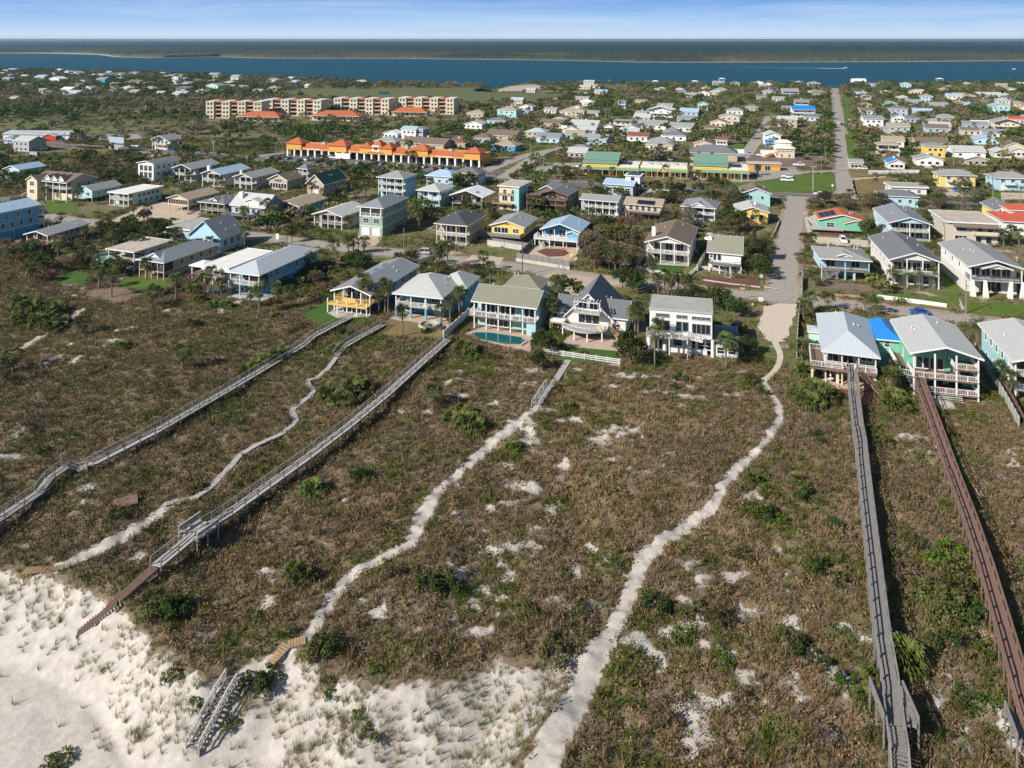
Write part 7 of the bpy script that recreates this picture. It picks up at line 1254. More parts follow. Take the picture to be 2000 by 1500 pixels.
def put(kind, x, y, s=1.0, h=None, words=None, label=None, p=None, group=None, sz=None):
    p = G(x, y) if p is None else p; var = random.randrange(3); parts = PROTO[kind][var]
    nm = {'palm': 'sabal_palm', 'palmetto': 'saw_palmetto', 'coco': 'coconut_palm', 'date': 'date_palm', 'round': 'bush'}.get(kind, 'shrub' if kind[0] == 's' and len(kind) == 2 else 'tree')
    r = link(nm, None, None, p, random.uniform(0, 6.28)); r.scale = (s, s, s * (sz or 1))
    for n_, me in parts:
        zz = 0.0
        if h and n_ in ('fronds', 'dead_fronds'): zz = h / s
        if n_ not in FIRST: FIRST[n_] = bpy.data.objects.new(n_, None)
        o = link(n_, me, r)
        if kind in ('palm', 'coco', 'date'):
            if n_ == 'trunk': o.location = (0, 0, h / s); o.scale = (1.0 * (1.6 if kind == 'date' else 1), 1.0 * (1.6 if kind == 'date' else 1), h / s + .4)
            else: o.location = (0, 0, h / s)
    PL.append([r, kind, words, x, y, p, label, group]); return r
# ---- named plants, by photo position: kind x y scale height
for k, x, y, s, h, lb in [
 ('date', 1908, 668, .95, 3.4, 'big feathery date palm with shaggy trunk beside the blue roof'),
 ('coco', 1711, 378, .8, 6.0, 'tall feather palm on the dry lawn beyond the highway')]: put(k, x, y, s, h, label=lb)
PALMS = """57 553 3.5|194 564 4|218 582 5|286 545 3.6|478 485 4.8|401 578 4|489 601 3.2|540 588 3|510 578 3.6|602 537 4.6|337 514 4.4|350 517 4.2|362 512 4.6|375 510 4.4|388 506 4.2|272 504 4.6|262 496 4.2|560 475 3.8|570 473 3.4|651 511 4.6|680 497 3.4|690 496 3.6|711 495 3.2|640 528 3.4|710 607 6.6|716 612 6.2|752 612 6|758 614 5.4|740 612 4|786 657 5|862 634 3|879 637 5|897 626 5.8|902 620 5|1079 646 5.4|1074 640 4.8|1085 592 4.6|1092 598 5|1100 588 4.4|1240 662 5|1246 664 5.4|1279 718 6.2|1286 701 6.2|1418 720 4.8|1275 548 4|1285 586 4.8|1298 580 5|1312 585 4.6|1325 582 5|1338 586 4.6|1350 590 4.6|1305 592 4.6|1562 537 4.4|1571 492 4|1586 494 4|1580 612 3.2|1570 625 3|1617 608 3|1690 609 2.8|1711 616 2.8|1693 540 3.8|1740 778 3.6|1750 762 3.6|1958 762 3.4|1974 782 3.8|1990 770 3.6|1815 378 4|1825 378 4.4|1803 378 4|1157 447 5|1076 412 4.8|1066 408 4.6|1035 402 5.6|930 405 4.2|817 426 3.2|852 533 6.2|862 530 6|874 533 6.8|866 522 5.6|944 531 4|957 560 4.8|1362 480 3.6|755 379 5.6|775 383 6|768 380 5|840 386 6|842 398 6.6|714 396 5.6|706 392 5.2|700 397 4.8|693 388 5|671 391 3.6|642 402 3.4|420 366 4.2|152 403 5.6|87 398 4.6|107 389 4.2|96 392 4.2|367 363 4.2|475 434 3.8|119 438 2.6|522 431 5.8|535 438 4.8|477 441 4.6|530 425 5|682 448 3|747 456 3.2|600 430 3.6|620 436 3|1745 558 3.4|1825 562 3.4|161 653 2.4|25 728 3|357 718 2.8|12 745 2.4|845 800 2.6|1585 708 2.6|1566 703 2.6|1660 395 3.4|1100 330 3.4|1085 348 4|1095 352 4.2|1150 345 3.4|1215 338 4|1300 345 3.6|1405 340 4.6|1480 343 3.2|700 300 3.6|795 322 5|805 320 4.8|330 300 3.6|350 305 4|395 352 3.8|340 346 4|1490 268 4.4|1505 268 4.2|1178 282 4.4|1165 292 4|1290 300 3.6|1140 442 3.6|1395 465 3.4|1990 480 3.6|1975 478 4|1960 482 3.6|1700 455 3|1040 290 3.2|1590 560 2.6"""
for q in PALMS.split('|'):
    x, y, h = map(float, q.split()); put('palm', x, y, random.uniform(.9, 1.12), h * 1.1, words=('tall ' if h > 5 else 'short ' if h < 3.4 else '') + 'sabal palm')
for x in (1770, 1796): put('coco', x, 566, .85, 4.2, words='feathery young palm')
put('coco', 1745, 562, .7, 3.4, words='feathery young palm'); put('coco', 1824, 565, .7, 3.4, words='feathery young palm')
for x, y, s, lb in [(908, 835, 1.7, 'large yellow green saw palmetto clump left of the middle sand path'), (880, 828, 1.3, None), (930, 842, 1.3, None), (905, 815, 1.3, None), (640, 782, 1.5, None), (690, 778, 1.9, 'big dark shaggy palmetto clump just above the main boardwalk'), (668, 790, 1.5, None), (708, 765, 1.6, None), (905, 690, 1.7, 'pale green palmetto clump below the pool deck'), (918, 698, 1.3, None), (612, 965, 1.25, 'round spiky palmetto between plank path and main boardwalk'), (1000, 880, 1.0, None), (500, 722, 1.3, None), (520, 712, 1.3, None), (540, 700, 1.2, None), (478, 734, 1.1, None), (555, 692, 1.0, None), (1770, 1300, 1.5, 'bright palm clump pressed against the grey boardwalk near its platform'), (1718, 1335, 1.1, None), (1760, 1290, 1.3, None), (90, 625, 2.0, None), (60, 612, 2.1, None), (40, 600, 1.8, None), (75, 640, 1.9, None), (110, 612, 1.8, None), (120, 640, 1.7, None), (45, 632, 1.7, None), (100, 650, 1.6, None), (1575, 795, 1.8, None), (1600, 790, 1.9, None), (1560, 780, 1.6, None), (1590, 770, 1.7, None), (1615, 780, 1.5, None), (1572, 735, 1.6, None), (1745, 800, 1.8, None), (1755, 790, 1.7, None), (1735, 770, 1.7, None), (1748, 750, 1.5, None), (590, 1135, 1.1, None), (575, 1120, .9, None), (240, 680, 1.0, None), (375, 635, 1.0, None), (440, 600, 1.1, None), (570, 545, 1.8, None), (600, 540, 1.7, None), (555, 560, 1.6, None), (585, 560, 1.5, None), (620, 548, 1.6, None), (1060, 625, 1.4, None), (1230, 600, 1.3, None), (1470, 940, .8, None), (1110, 800, .8, None), (655, 688, 1.1, None), (690, 660, 1.0, None), (375, 570, 1.2, None), (390, 590, 1.1, None), (415, 600, 1.0, None), (300, 570, 1.2, None), (320, 575, 1.1, None), (345, 570, 1.1, None), (1395, 640, 1.2, None), (1690, 1370, .8, None)]:
    put('palmetto', x, y, s * 1.15, None, words='saw palmetto clump', label=lb)
for x, y, k, s, lb in [(1233, 712, 'round', 1.45, 'large round dark green bush at the right end of the picket fence'), (1062, 690, 'round', 1.15, 'tall dark green bush between pool and lush lawn'), (1052, 722, 'round', .85, 'olive green round bush just outside the picket fence'), (1440, 700, 'round', .95, 'dark green bush against the annex of the white cube house'), (1462, 690, 'dark', .6, None), (693, 522, 'round', 1.1, 'round clipped sea grape hedge on the street verge'), (708, 526, 'round', 1.1, None), (680, 520, 'round', .9, None), (1473, 500, 'dark', .9, None), (1232, 570, 'dark', 1.05, 'dense dark green tree behind the steep gabled cottage'), (1215, 562, 'dark', .9, None), (1245, 575, 'dark', .9, None), (1420, 610, 'dark', .75, None), (1408, 600, 'olive', .9, None), (1436, 620, 'dark', .8, None), (1395, 605, 'oak', .9, None), (1330, 600, 'oak', .8, None), (1362, 600, 'oak', .9, None), (1705, 470, 'dark', 1.1, 'dense green tree before the orange roofed bungalow'), (1690, 462, 'olive', 1.0, None), (1698, 478, 'dark', .9, None), (1670, 445, 'lime', .6, None), (1175, 330, 'oak', .9, None), (975, 232, 'dark', 1.0, None), (975, 262, 'lime', 1.8, 'broad yellow green tree crown among the far houses')]:
    put(k, x, y, s, None, words={'round': 'round green bush', 'dark': 'dark green tree', 'lime': 'yellow green tree'}.get(k, 'green tree'), label=lb)
def conifer():
    p = G(1473, 512); r = thing('pine_tree', 'cone shaped brownish island pine beside the narrow olive roofed house', 'pine tree', p); MB().cyl((0, 0, -.3), (0, 0, 9.5), .25, .05, 8).build('trunk', 'bark', r); rng = np.random.default_rng(9); C = []
    for t in range(16):
        z = 1.2 + t * .55; rr = 2.7 * (1 - t / 17); k = int(6 + rr * 3)
        for i in range(k):
            a = i * 6.28 / k + t; q = rng.uniform(.1, 1, 22)[:, None]; C.append(np.concatenate([np.cos(a) * rr * q, np.sin(a) * rr * q, z + .25 * q + rng.normal(size=(22, 1)) * .12], 1) + rng.normal(size=(22, 3)) * .1)
    C = np.concatenate(C); V = leaf_quads(C, .24, rng); T = rng.uniform(.7, 1.3, len(C)); link('crown', quads_mesh('crown', V, T, (.075, .062, .032), ['leaf']), r)
    PL.append([r, 'pine', None, 1473, 512, p, r['label'], None])
conifer()
# ---- filled areas: photo rectangle, count, kinds, scale range
def fill(x0, y0, x1, y1, n, kinds, s0, s1, poly=None, margin=1.5):
    got = 0
    for _ in range(n * 12):
        if got >= n: break
        Y0_, Y1_ = F * H / (y1 - HY), F * H / (y0 - HY); Y = random.uniform(Y0_, Y1_); y = HY + F * H / Y; x = random.uniform(x0, x1)
        if poly and not ptin(np.array([x]), np.array([y]), poly)[0]: continue
        X = (x - 1000) / F * Y
        s = random.uniform(s0, s1)
        if excluded(np.array([X]), np.array([Y]), margin * s)[0]: continue
        k = random.choice(kinds); W_ = {'oak': 'spreading green oak', 'dark': 'dark green tree', 'olive': 'olive green tree', 'bare': 'brown leafless tree', 'rust': 'rusty brown tree', 'round': 'round green bush', 'lime': 'yellow green tree', 'grey': 'grey leafless tree', 'palmetto': 'saw palmetto clump', 'palm': 'sabal palm'}.get(k, {'g': 'bright green shrub', 'd': 'dark green shrub', 'o': 'olive shrub', 'b': 'brown shrub', 'r': 'rusty shrub'}.get(k[-1]))
        put(k, x, y, s, random.uniform(3, 5.5) if k == 'palm' else None, words=W_); got += 1
T_ = ['oak', 'dark', 'olive', 'bare', 'olive', 'grey']
fill(1135, 450, 1250, 540, 34, ['bare', 'olive', 'bare', 'rust', 'oak', 'grey'], .9, 1.4, margin=2.2); fill(200, 428, 365, 478, 30, ['dark', 'olive', 'round', 'oak'], .7, 1.0); fill(560, 525, 660, 590, 12, ['rust', 'bare', 'olive'], .5, .75)
fill(1300, 395, 1345, 470, 8, T_, .8, 1.1); fill(1395, 390, 1450, 480, 14, ['oak', 'dark', 'olive', 'rust'], .8, 1.15); fill(1575, 385, 1720, 412, 16, ['bare', 'grey', 'oak', 'rust'], .7, 1.0); fill(1800, 400, 1850, 470, 9, ['oak', 'dark', 'bare'], .6, .95); fill(1810, 385, 1930, 410, 12, ['oak', 'grey', 'olive'], .7, 1.0)
fill(1150, 365, 1440, 400, 30, T_, .7, 1.1); fill(680, 335, 1130, 362, 20, T_, .6, .9); fill(150, 305, 320, 350, 22, ['dark', 'olive', 'bare', 'oak'], .7, 1.1); fill(180, 335, 300, 375, 18, ['olive', 'bare', 'oak'], .7, 1.0); fill(0, 330, 60, 392, 5, ['dark', 'olive'], .6, .8)
fill(0, 480, 250, 560, 44, ['rust', 'dark', 'olive', 'sd', 'bare', 'so'], .6, 1.0); fill(380, 330, 700, 350, 14, T_, .6, .85); fill(640, 395, 700, 440, 8, ['dark', 'olive'], .5, .8); fill(990, 560, 1120, 600, 6, ['dark', 'olive'], .4, .6); fill(1640, 560, 1760, 572, 4, ['rust', 'sb'], .4, .6); fill(1700, 500, 1735, 560, 6, ['rust', 'oak', 'olive'], .5, .7)
fill(770, 500, 960, 560, 14, ['dark', 'olive', 'bare', 'oak'], .5, .85); fill(460, 430, 660, 462, 14, ['dark', 'olive', 'rust'], .45, .75); fill(780, 400, 1130, 440, 16, ['dark', 'olive', 'bare'], .5, .8); fill(1440, 460, 1500, 560, 9, ['dark', 'oak'], .6, .9)
for q in [(1000, 235, 1600, 300, 26), (1660, 235, 1990, 330, 20), (0, 300, 330, 380, 10), (330, 330, 720, 400, 14), (560, 326, 940, 340, 10), (1000, 340, 1500, 380, 14), (600, 400, 1130, 470, 12), (1250, 430, 1480, 470, 5), (0, 430, 480, 560, 14), (200, 560, 640, 620, 8)]: fill(*q, ['palm'], .8, 1.05)
# dune shrubs
for x, y, k, s in [(1325, 742, 'sd', .8), (1342, 745, 'sd', .5), (1470, 748, 'so', 1.0), (1492, 770, 'sd', .6), (705, 932, 'sd', .85), (720, 936, 'sd', .5), (955, 978, 'sg', .65), (1318, 758, 'sd', .5), (1420, 766, 'sg', .5), (1600, 1112, 'sd', .8), (1590, 1105, 'sg', .6), (1565, 1275, 'sd', .9), (1545, 1258, 'so', .9), (1600, 1300, 'sd', .7), (1650, 1335, 'sd', .6), (1270, 1170, 'so', .7), (1285, 1195, 'sd', .9), (1350, 1200, 'so', .9), (1400, 1210, 'so', .9), (1335, 1250, 'sg', .7), (1410, 1300, 'sg', .8), (1640, 1140, 'so', .7), (1465, 1000, 'sg', .9), (1500, 1010, 'sd', .9), (1520, 1020, 'sg', .7), (1560, 950, 'so', 1.0), (1575, 975, 'sd', .9), (1630, 1030, 'sd', .7), (1700, 850, 'sg', 1.2), (1720, 865, 'so', .9), (1610, 870, 'so', .8), (1590, 850, 'sd', .6), (1820, 830, 'sd', .9), (1850, 850, 'so', .8), (1780, 1060, 'so', .8), (1450, 1090, 'so', .8), (840, 1150, 'sd', .8), (865, 1135, 'so', .9), (880, 1160, 'sd', .9), (770, 1120, 'so', .6), (820, 1130, 'so', .8), (1085, 1262, 'so', .8), (1080, 1290, 'so', .9), (1020, 1200, 'so', .8), (1130, 1195, 'so', .6), (640, 1270, 'sd', .9), (620, 1280, 'so', .9), (330, 1205, 'sd', 1.1), (300, 1200, 'so', .9), (360, 1190, 'sd', .8), (230, 1010, 'so', .9), (380, 960, 'so', .7), (700, 1020, 'sb', 1.0), (730, 1035, 'sb', .9), (340, 1320, 'so', .7), (500, 1350, 'sd', .9), (520, 1330, 'sd', .7), (380, 1380, 'sg', .5), (450, 1420, 'so', .5), (120, 1490, 'sg', .6), (100, 1495, 'sg', .5), (640, 1335, 'sg', .45), (645, 1360, 'sg', .4), (700, 1400, 'sg', .4), (720, 1440, 'so', .6), (500, 1210, 'sd', .6), (1770, 1120, 'sb', .9), (1890, 1370, 'sd', .8), (1880, 1385, 'so', .7), (1840, 1440, 'sd', .5), (1710, 1450, 'so', .7), (1860, 1090, 'sg', 1.2), (1840, 1110, 'sg', 1.2), (1870, 1130, 'so', 1.3), (1845, 1150, 'so', 1.2), (1880, 1170, 'so', 1.2), (1860, 1190, 'so', 1.2), (1840, 1215, 'so', 1.0), (1890, 1210, 'sd', 1.0), (1870, 1240, 'so', .9), (1850, 1265, 'sd', .9), (1815, 1170, 'so', .9), (1930, 1280, 'sg', .8), (1790, 1180, 'so', .8), (285, 815, 'so', .7), (130, 855, 'so', .7), (280, 930, 'so', .7), (330, 770, 'so', .6), (380, 880, 'so', .7), (430, 630, 'so', .8), (450, 640, 'sg', .7), (565, 650, 'so', .8), (590, 640, 'so', .9), (80, 885, 'sd', .6), (540, 620, 'sd', .6), (720, 660, 'so', .6), (880, 665, 'so', .9), (830, 650, 'sd', .6), (760, 680, 'so', .7), (800, 690, 'sg', .7), (660, 650, 'sd', .8), (1090, 760, 'so', .6), (1150, 700, 'so', .6), (1140, 690, 'so', .5), (960, 700, 'so', .8), (870, 700, 'so', .7), (1600, 1440, 'sb', .8), (1300, 1400, 'sb', .9), (1450, 1380, 'sb', .8)]:
    put(k, x, y, s * 1.2, None, words={'g': 'bright green shrub', 'd': 'dark green shrub', 'o': 'olive shrub', 'b': 'brown shrub'}[k[-1]])
# ---- far trees: the largest become separate trees, the rest is woodland
def zone(x, y):
    """trees per 1000 m2 at a photo position"""
    if y < 134: return 0
    if x < 560 and y < 196: return 14
    if x < 1000 and 172 < y < 206 and x > 560: return 3
    if x < 430 and 232 < y < 262: return 4
    if x < 560 and 262 <= y < 300: return 3
    if x < 420 and 196 <= y <= 232: return 17
    if x < 900 and 206 <= y <= 268: return 18
    if x < 900: return 10 if y < 300 else 7
    if 1150 < x < 1600 and 188 < y < 204: return 7
    if x > 1000 and y > 318: return 7
    if y < 190 and x < 1250: return 5
    return 17 if x < 1640 else 18
def far_trees():
    n = 42000; Ymin, Ymax = 330., 1650.
    Y = np.sqrt(RNG.uniform(Ymin ** 2, Ymax ** 2, n)); X = RNG.uniform(-.72, .72, n) * Y; y = HY + F * H / Y; x = 1000 + F * X / Y
    area = .72 * (Ymax ** 2 - Ymin ** 2); base = n / area * 1000
    shore = np.interp(x, [q[0] for q in NEAR], [q[1] for q in NEAR])
    dens = np.array([zone(a, b) for a, b in zip(x, y)]) * (.45 + 1.1 * sst(.38, .6, fbm(X, Y, 45, 3, 6))); keep = (RNG.random(n) * base < dens) & (y > shore + .6)
    X, Y, x, y = X[keep], Y[keep], x[keep], y[keep]; bad = excluded(X, Y, 2.0); X, Y, x, y = X[~bad], Y[~bad], x[~bad], y[~bad]
    # do not hide the fronts of far houses
    ok = np.ones(len(X), bool)
    for r, d, hx, hy, c in FH:
        dd = (Y < c.y - 1) & (Y > c.y - 34) & (np.abs(X - c.x * Y / c.y) < 8.5); ok &= ~(dd & (RNG.random(len(X)) < .88))
    for nm, hx, hy, rg in (('plaza', 750, 322, 190), ('gr', 1300, 348, 165)):
        ok &= ~((np.abs(x - hx) < rg) & (y > hy - 16) & (y < hy + 18) & (RNG.random(len(X)) < .9))
    for hx in (455, 570, 705, 835): ok &= ~((np.abs(x - hx) < 62) & (y > 226) & (y < 250) & (RNG.random(len(X)) < .75))
    # row along the long street
    X, Y, x, y = X[ok], Y[ok], x[ok], y[ok]; o = np.argsort(Y); X, Y, x, y = X[o], Y[o], x[o], y[o]
    street = []
    for yy in np.concatenate([np.linspace(192, 250, 16), np.linspace(254, 316, 18)]):
        xx = np.interp(yy, [172, 190, 215, 250, 290, 330], [1630, 1632, 1635, 1639, 1643, 1648]) - 3.9 * (yy - HY) / H * 1.9 - random.uniform(0, 4); street.append((xx, yy))
    for xx, yy in street: put(random.choice(['oak', 'dark', 'olive']), xx, yy, random.uniform(.75, 1.05), None, words='street tree', group=None)
    nsep = sum(1 for q in PL if q[1] in ('oak', 'dark', 'olive', 'bare', 'rust', 'round', 'lime', 'grey')); k = max(0, 298 - nsep)
    kinds = ['oak', 'dark', 'olive', 'bare', 'olive', 'oak', 'grey', 'bare', 'lime']
    for i in range(k):
        kd = random.choice(kinds); put(kd, x[i], y[i], random.uniform(.65, 1.25), None, words={'oak': 'spreading green oak', 'dark': 'dark green tree', 'olive': 'olive green tree', 'bare': 'brown leafless tree', 'grey': 'grey leafless tree', 'lime': 'yellow green tree'}[kd])
    X, Y, x, y = X[k:], Y[k:], x[k:], y[k:]
    tr = sorted([q for q in PL if q[0].name.startswith('tree') and not q[6]], key=lambda q: -q[0].scale[0] / q[5].y); ntag = sum(1 for q in PL if q[0].name.startswith('tree') and q[6])
    for q in tr[292 - ntag:]:
        X = np.append(X, q[5].x); Y = np.append(Y, q[5].y)
        for ch in list(q[0].children): bpy.data.objects.remove(ch)
        bpy.data.objects.remove(q[0]); PL.remove(q)
    # woodland mass
    rng = np.random.default_rng(77); cols = [GREENS['oak'], GREENS['dark'], GREENS['olive'], GREENS['bare'], (.17, .14, .085), GREENS['grey']]; VV, CC = [], []
    tm = []
    for s in range(6): V, T = blob_crown(rng, 3.4, 2.2, 2.9, 15, 9, 1.05); tm.append((V, T))
    gr = fbm(X, Y, 70, 3, 12)
    for i in range(len(X)):
        V, T = tm[rng.integers(6)]; s = rng.uniform(.6, 1.3); a = rng.uniform(0, 6.28); ca, sa = math.cos(a), math.sin(a); Q = V.copy() * s * [1, 1, rng.uniform(.75, 1.2)]; Q = np.stack([Q[..., 0] * ca - Q[..., 1] * sa + X[i], Q[..., 0] * sa + Q[..., 1] * ca + Y[i], Q[..., 2]], 2)
        c = np.array(cols[min(5, int(np.clip(gr[i] * 6 + rng.normal() * 1.3 - .7, 0, 5)))]) * rng.uniform(.8, 1.35); VV.append(Q); CC.append(np.repeat((c[None] * T[:, None])[:, None], 4, 1))
    VV = np.concatenate(VV); CC = np.concatenate(CC); o = link('woodland', npmesh('woodland', VV.reshape(-1, 3), np.arange(len(VV) * 4).reshape(-1, 4), CC.reshape(-1, 3), ['scrub_leaf']))
    tag(o, 'mixed green and brown woodland between the far houses and marsh', 'woodland', kind='stuff')
far_trees()
# ---- low scrub: inland thicket and dune cover, far too many to count
def tufts(name, label, cat, X, Y, kindf, sc, tmpl, seed):
    rng = np.random.default_rng(seed); Z = height(X, Y); n = len(X); VV, CC = [], []
    a = rng.uniform(0, 6.28, n); kid = rng.integers(len(tmpl), size=n); C = kindf(X, Y, rng)
    for t, (V, T) in enumerate(tmpl):
        m = kid == t; k = m.sum()
        if not k: continue
        ca, sa = np.cos(a[m])[:, None, None], np.sin(a[m])[:, None, None]; s = sc[m][:, None, None]; zs = rng.uniform(.75, 1.3, k)[:, None, None]
        Q = np.stack([(V[None, ..., 0] * ca - V[None, ..., 1] * sa) * s + X[m][:, None, None], (V[None, ..., 0] * sa + V[None, ..., 1] * ca) * s + Y[m][:, None, None], V[None, ..., 2] * s * zs + Z[m][:, None, None]], 3)
        VV.append(Q.reshape(-1, 4, 3)); CC.append((C[m][:, None, None] * T[None, :, None, None] * np.ones((1, 1, 4, 1))).reshape(-1, 4, 3))
    VV = np.concatenate(VV); CC = np.concatenate(CC); o = link(name, npmesh(name, VV.reshape(-1, 3), np.arange(len(VV) * 4).reshape(-1, 4), CC.reshape(-1, 3), ['scrub_leaf'])); tag(o, label, cat, kind='stuff'); return len(VV)
def scrub_cols(X, Y, rng):
    """species colour by patches"""
    g = fbm(X, Y, 6, 4, 3.0) + rng.normal(size=len(X)) * .07; h = fbm(X, Y, 14, 3, 8.0) + rng.normal(size=len(X)) * .05; n = len(X)
    brown = np.array([.245, .158, .088]); purple = np.array([.215, .152, .096]); olive = np.array([.145, .130, .036]); green = np.array([.090, .125, .018]); tan = np.array([.27, .20, .115]); grey = np.array([.19, .155, .125])
    c = np.where((h > .5)[:, None], brown, purple); c = np.where((g > .58)[:, None], olive, c); c = np.where((g > .67)[:, None], green, c); c = np.where((h > .62)[:, None] & (g < .5)[:, None], tan, c)
    u = rng.random(n)[:, None]; c = np.where(u > .86, olive, np.where(u > .80, green, np.where(u < .06, grey, c)))
    left = sst(-20, -60, X)[:, None]; c = c * (1 - .35 * left) + left * .35 * np.array([.10, .10, .05])
    return c * rng.uniform(.7, 1.35, (n, 1))
def tuft_template(rng, n, r, hgt, leaf, grass=False):
    d = rng.normal(size=(n, 3)); d /= np.linalg.norm(d, axis=1)[:, None]; d[:, 2] = np.abs(d[:, 2]); d *= (rng.uniform(.45, 1, n))[:, None]; C = d * [r, r, hgt]; return leaf_quads(C, leaf, rng, .42, up=1.2), rng.uniform(.7, 1.3, n)
def blade_template(rng, n, r, hgt, w):
    V = []
    for i in range(n):
        a = rng.uniform(0, 6.28); b = rng.uniform(.1, .8); base = np.array([math.cos(a), math.sin(a), 0]) * rng.uniform(0, r * .4); tip = base + np.array([math.cos(a) * b * hgt, math.sin(a) * b * hgt, hgt * rng.uniform(.7, 1.1)]); k = np.array([-math.sin(a), math.cos(a), 0]) * w / 2; V.append([base - k, base + k, tip + k * .3, tip - k * .3])
    return np.array(V), rng.uniform(.7, 1.3, n)
def dune_cover():
    rng = np.random.default_rng(21); n = 300000; X = rng.uniform(-185, 130, n); S_ = rng.uniform(20, 176, n); Y = S_ - .4 * X
    vis = (np.abs(X) < .70 * Y + 6) & (Y > 58); X, Y, S_ = X[vis], Y[vis], S_[vis]; c = cover(X, Y); s = seaward(X, Y); keep = (rng.random(len(X)) < c * np.where(s > 0, .8, 1.)) & (rng.random(len(X)) < np.interp(Y, [60, 110, 200, 260], [1, .95, .7, .5])); X, Y = X[keep], Y[keep]
    bad = excluded(X, Y, .25); X, Y = X[~bad], Y[~bad]; s = seaward(X, Y)
    d = s <= -.5; tm = [tuft_template(rng, 15, .42, .46, .19) for _ in range(8)] + [blade_template(rng, 16, .4, .5, .035) for _ in range(3)]
    k = tufts('dune_scrub', 'low brown and olive scrub covering the dunes between the boardwalks', 'scrub', X[d], Y[d], scrub_cols, rng.uniform(.7, 1.7, d.sum()) ** 1.1, tm, 5)
    gm = [blade_template(rng, 18, .45, .62, .03) for _ in range(6)]
    def gc(X, Y, r): u = r.random(len(X))[:, None]; return np.where(u > .35, np.array([.30, .26, .15]), np.array([.15, .18, .07])) * r.uniform(.7, 1.3, (len(X), 1))
    e = ~d; k2 = tufts('sea_oats', 'sparse pale sea oat grass tufts on the sandy dune face', 'dune grass', X[e], Y[e], gc, rng.uniform(.6, 1.3, e.sum()), gm, 6)
    # inland thicket
    n = 80000; S_ = np.sqrt(rng.uniform(172 ** 2, 470 ** 2, n)); X = rng.uniform(-.72, .72, n) * S_ * 1.15; Y = S_ - .4 * np.clip(X, -80, 140); vis = (np.abs(X) < .70 * Y + 6); X, Y = X[vis], Y[vis]; keep = fbm(X, Y, 14, 3, 4.4) + rng.normal(size=len(X)) * .08 > .42; X, Y = X[keep], Y[keep]; bad = excluded(X, Y, .9); X, Y = X[~bad], Y[~bad]
    def ic(X, Y, r):
        g = fbm(X, Y, 18, 3, 1.5) + r.normal(size=len(X)) * .12; P_ = np.array([(.045, .070, .015), (.080, .095, .022), (.15, .12, .055), (.17, .125, .07), (.10, .12, .02)]); i = np.clip((g * 9 - 2).astype(int), 0, 4); return P_[i] * r.uniform(.7, 1.3, (len(X), 1))
    tm = [tuft_template(rng, 34, .95, .95, .36) for _ in range(6)]; tufts('thicket', 'low mixed green and brown thicket around and behind the houses', 'thicket', X, Y, ic, rng.uniform(.35, 1.5, len(X)) ** 1.2, tm, 8)
    # marsh and field scrub farther out
    n = 26000; Y = np.sqrt(rng.uniform(440 ** 2, 1150 ** 2, n)); X = rng.uniform(-.70, .70, n) * Y; x = 1000 + F * X / Y; y = HY + F * H / Y; shore = np.interp(x, [q[0] for q in NEAR], [q[1] for q in NEAR]); keep = (y > shore + .5) & (fbm(X, Y, 40, 3, 2.4) + rng.normal(size=n) * .08 > .45); X, Y = X[keep], Y[keep]; bad = excluded(X, Y, 1.5); X, Y = X[~bad], Y[~bad]
    tm = [tuft_template(rng, 14, 1.9, 1.5, 1.1) for _ in range(5)]; tufts('marsh_scrub', 'brown and olive brush over the marsh and far gardens', 'brush', X, Y, ic, rng.uniform(.5, 1.3, len(X)), tm, 9)
dune_cover()
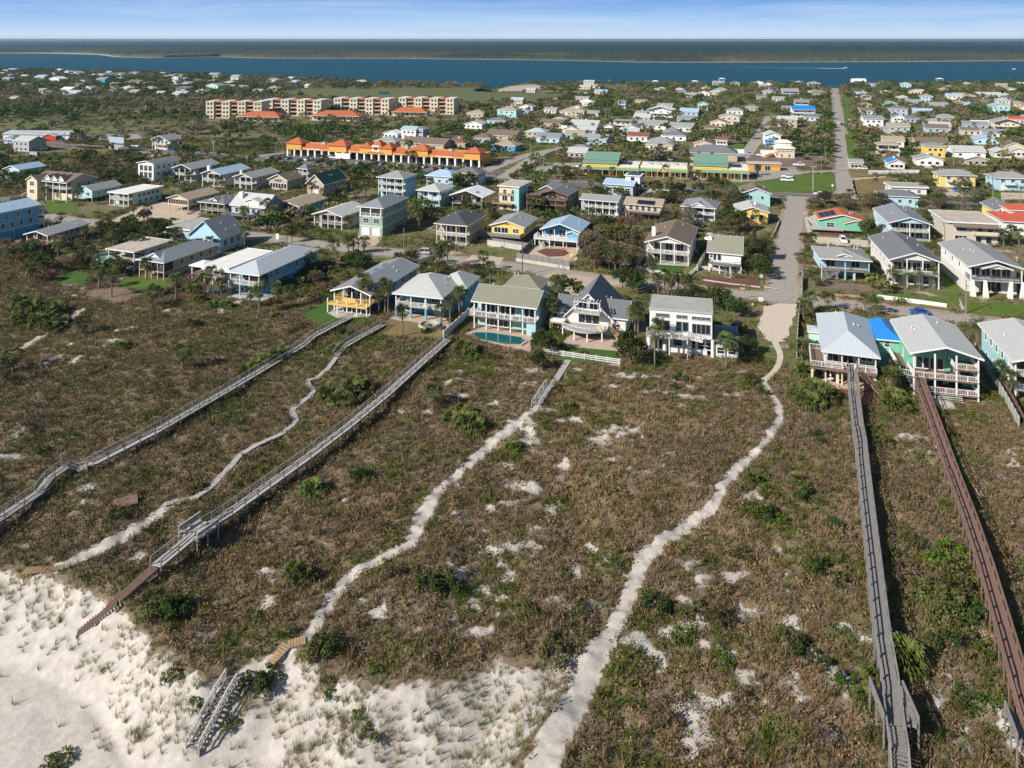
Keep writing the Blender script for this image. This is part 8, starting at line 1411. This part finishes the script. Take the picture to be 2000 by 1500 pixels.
# ---------------------------------------------------------------- labels that single each plant and far house out
import re
LM = []
for r, lb, px, py, c, w, d in HOUSES:
    q = re.split(r' with | under | cut | behind | over | seen | from | peeping | wrapped | just | by | among | hidden | beside | before | between | on ', lb)[0]; LM.append([' '.join(q.split()[:6]), lb, c])
for i, a in enumerate(LM):
    if sum(b[0] == a[0] for b in LM) > 1: a[0] = None
LM = [(a[0], a[2]) for a in LM if a[0] and len(a[0].split()) >= 2]
def lab(items, getp, words, cat):
    from collections import defaultdict
    g = defaultdict(list)
    for it in items:
        p = getp(it); best = min(LM, key=lambda q: (q[1] - p).length); dx = P2((p.x, p.y, 0))[0] - P2((best[1].x, best[1].y, 0))[0]; dy = p.y - best[1].y
        rel = ('left of' if dx < 0 else 'right of') if abs(p.x - best[1].x) > abs(dy) * .9 else ('beyond' if dy > 0 else 'in front of')
        g[(words(it), rel, best[0])].append(((p - best[1]).length, it))
    for (w, rel, nm), L_ in g.items():
        L_.sort(key=lambda q: q[0])
        for i, (dd, it) in enumerate(L_):
            yield it, (w if i == 0 else ORD[min(i, 29)] + ' nearest ' + w) + ' ' + rel + ' the ' + nm, (w, rel, nm, i)
CN = {'palm': 'palm', 'palmetto': 'palmetto', 'coco': 'palm', 'date': 'palm', 'round': 'bush'}
for it in PL:
    if it[6]:
        r = it[0]; tag(r, it[6], CN.get(it[1], 'shrub' if len(it[1]) == 2 else 'tree'))
for it, lb, key in lab([q for q in PL if not q[6]], lambda q: q[5], lambda q: q[2] or 'green tree', None):
    k = it[1]; cat = CN.get(k, 'shrub' if len(k) == 2 else 'tree'); tag(it[0], ' '.join(lb.split()[:16]), cat, {'palm': 'sabal palms around the houses', 'palmetto': 'saw palmetto clumps', 'bush': 'round bushes', 'shrub': 'shrubs on the dunes and verges', 'tree': 'trees among the houses'}[cat])
for it, lb, key in lab(FH, lambda q: q[4], lambda q: q[1], None):
    tag(it[0], ' '.join(lb.split()[:16]), 'house', 'houses between the highway and the river')
def haze():
    m = bpy.data.materials.new('haze_air'); m.use_nodes = True; nt = m.node_tree; nt.nodes.clear()
    o = nt.nodes.new('ShaderNodeOutputMaterial'); v = nt.nodes.new('ShaderNodeVolumePrincipled'); nt.links.new(v.outputs[0], o.inputs['Volume'])
    v.inputs['Color'].default_value = (.24, .42, .56, 1); v.inputs['Density'].default_value = HAZE; v.inputs['Anisotropy'].default_value = .2
    b = MB().box(-28000, -120, -14, 28000, 24000, 72).build('haze', [m]); tag(b, 'thin blue haze lying over the far river bank and forest', 'haze', kind='stuff')
HAZE = 0.00008
haze()
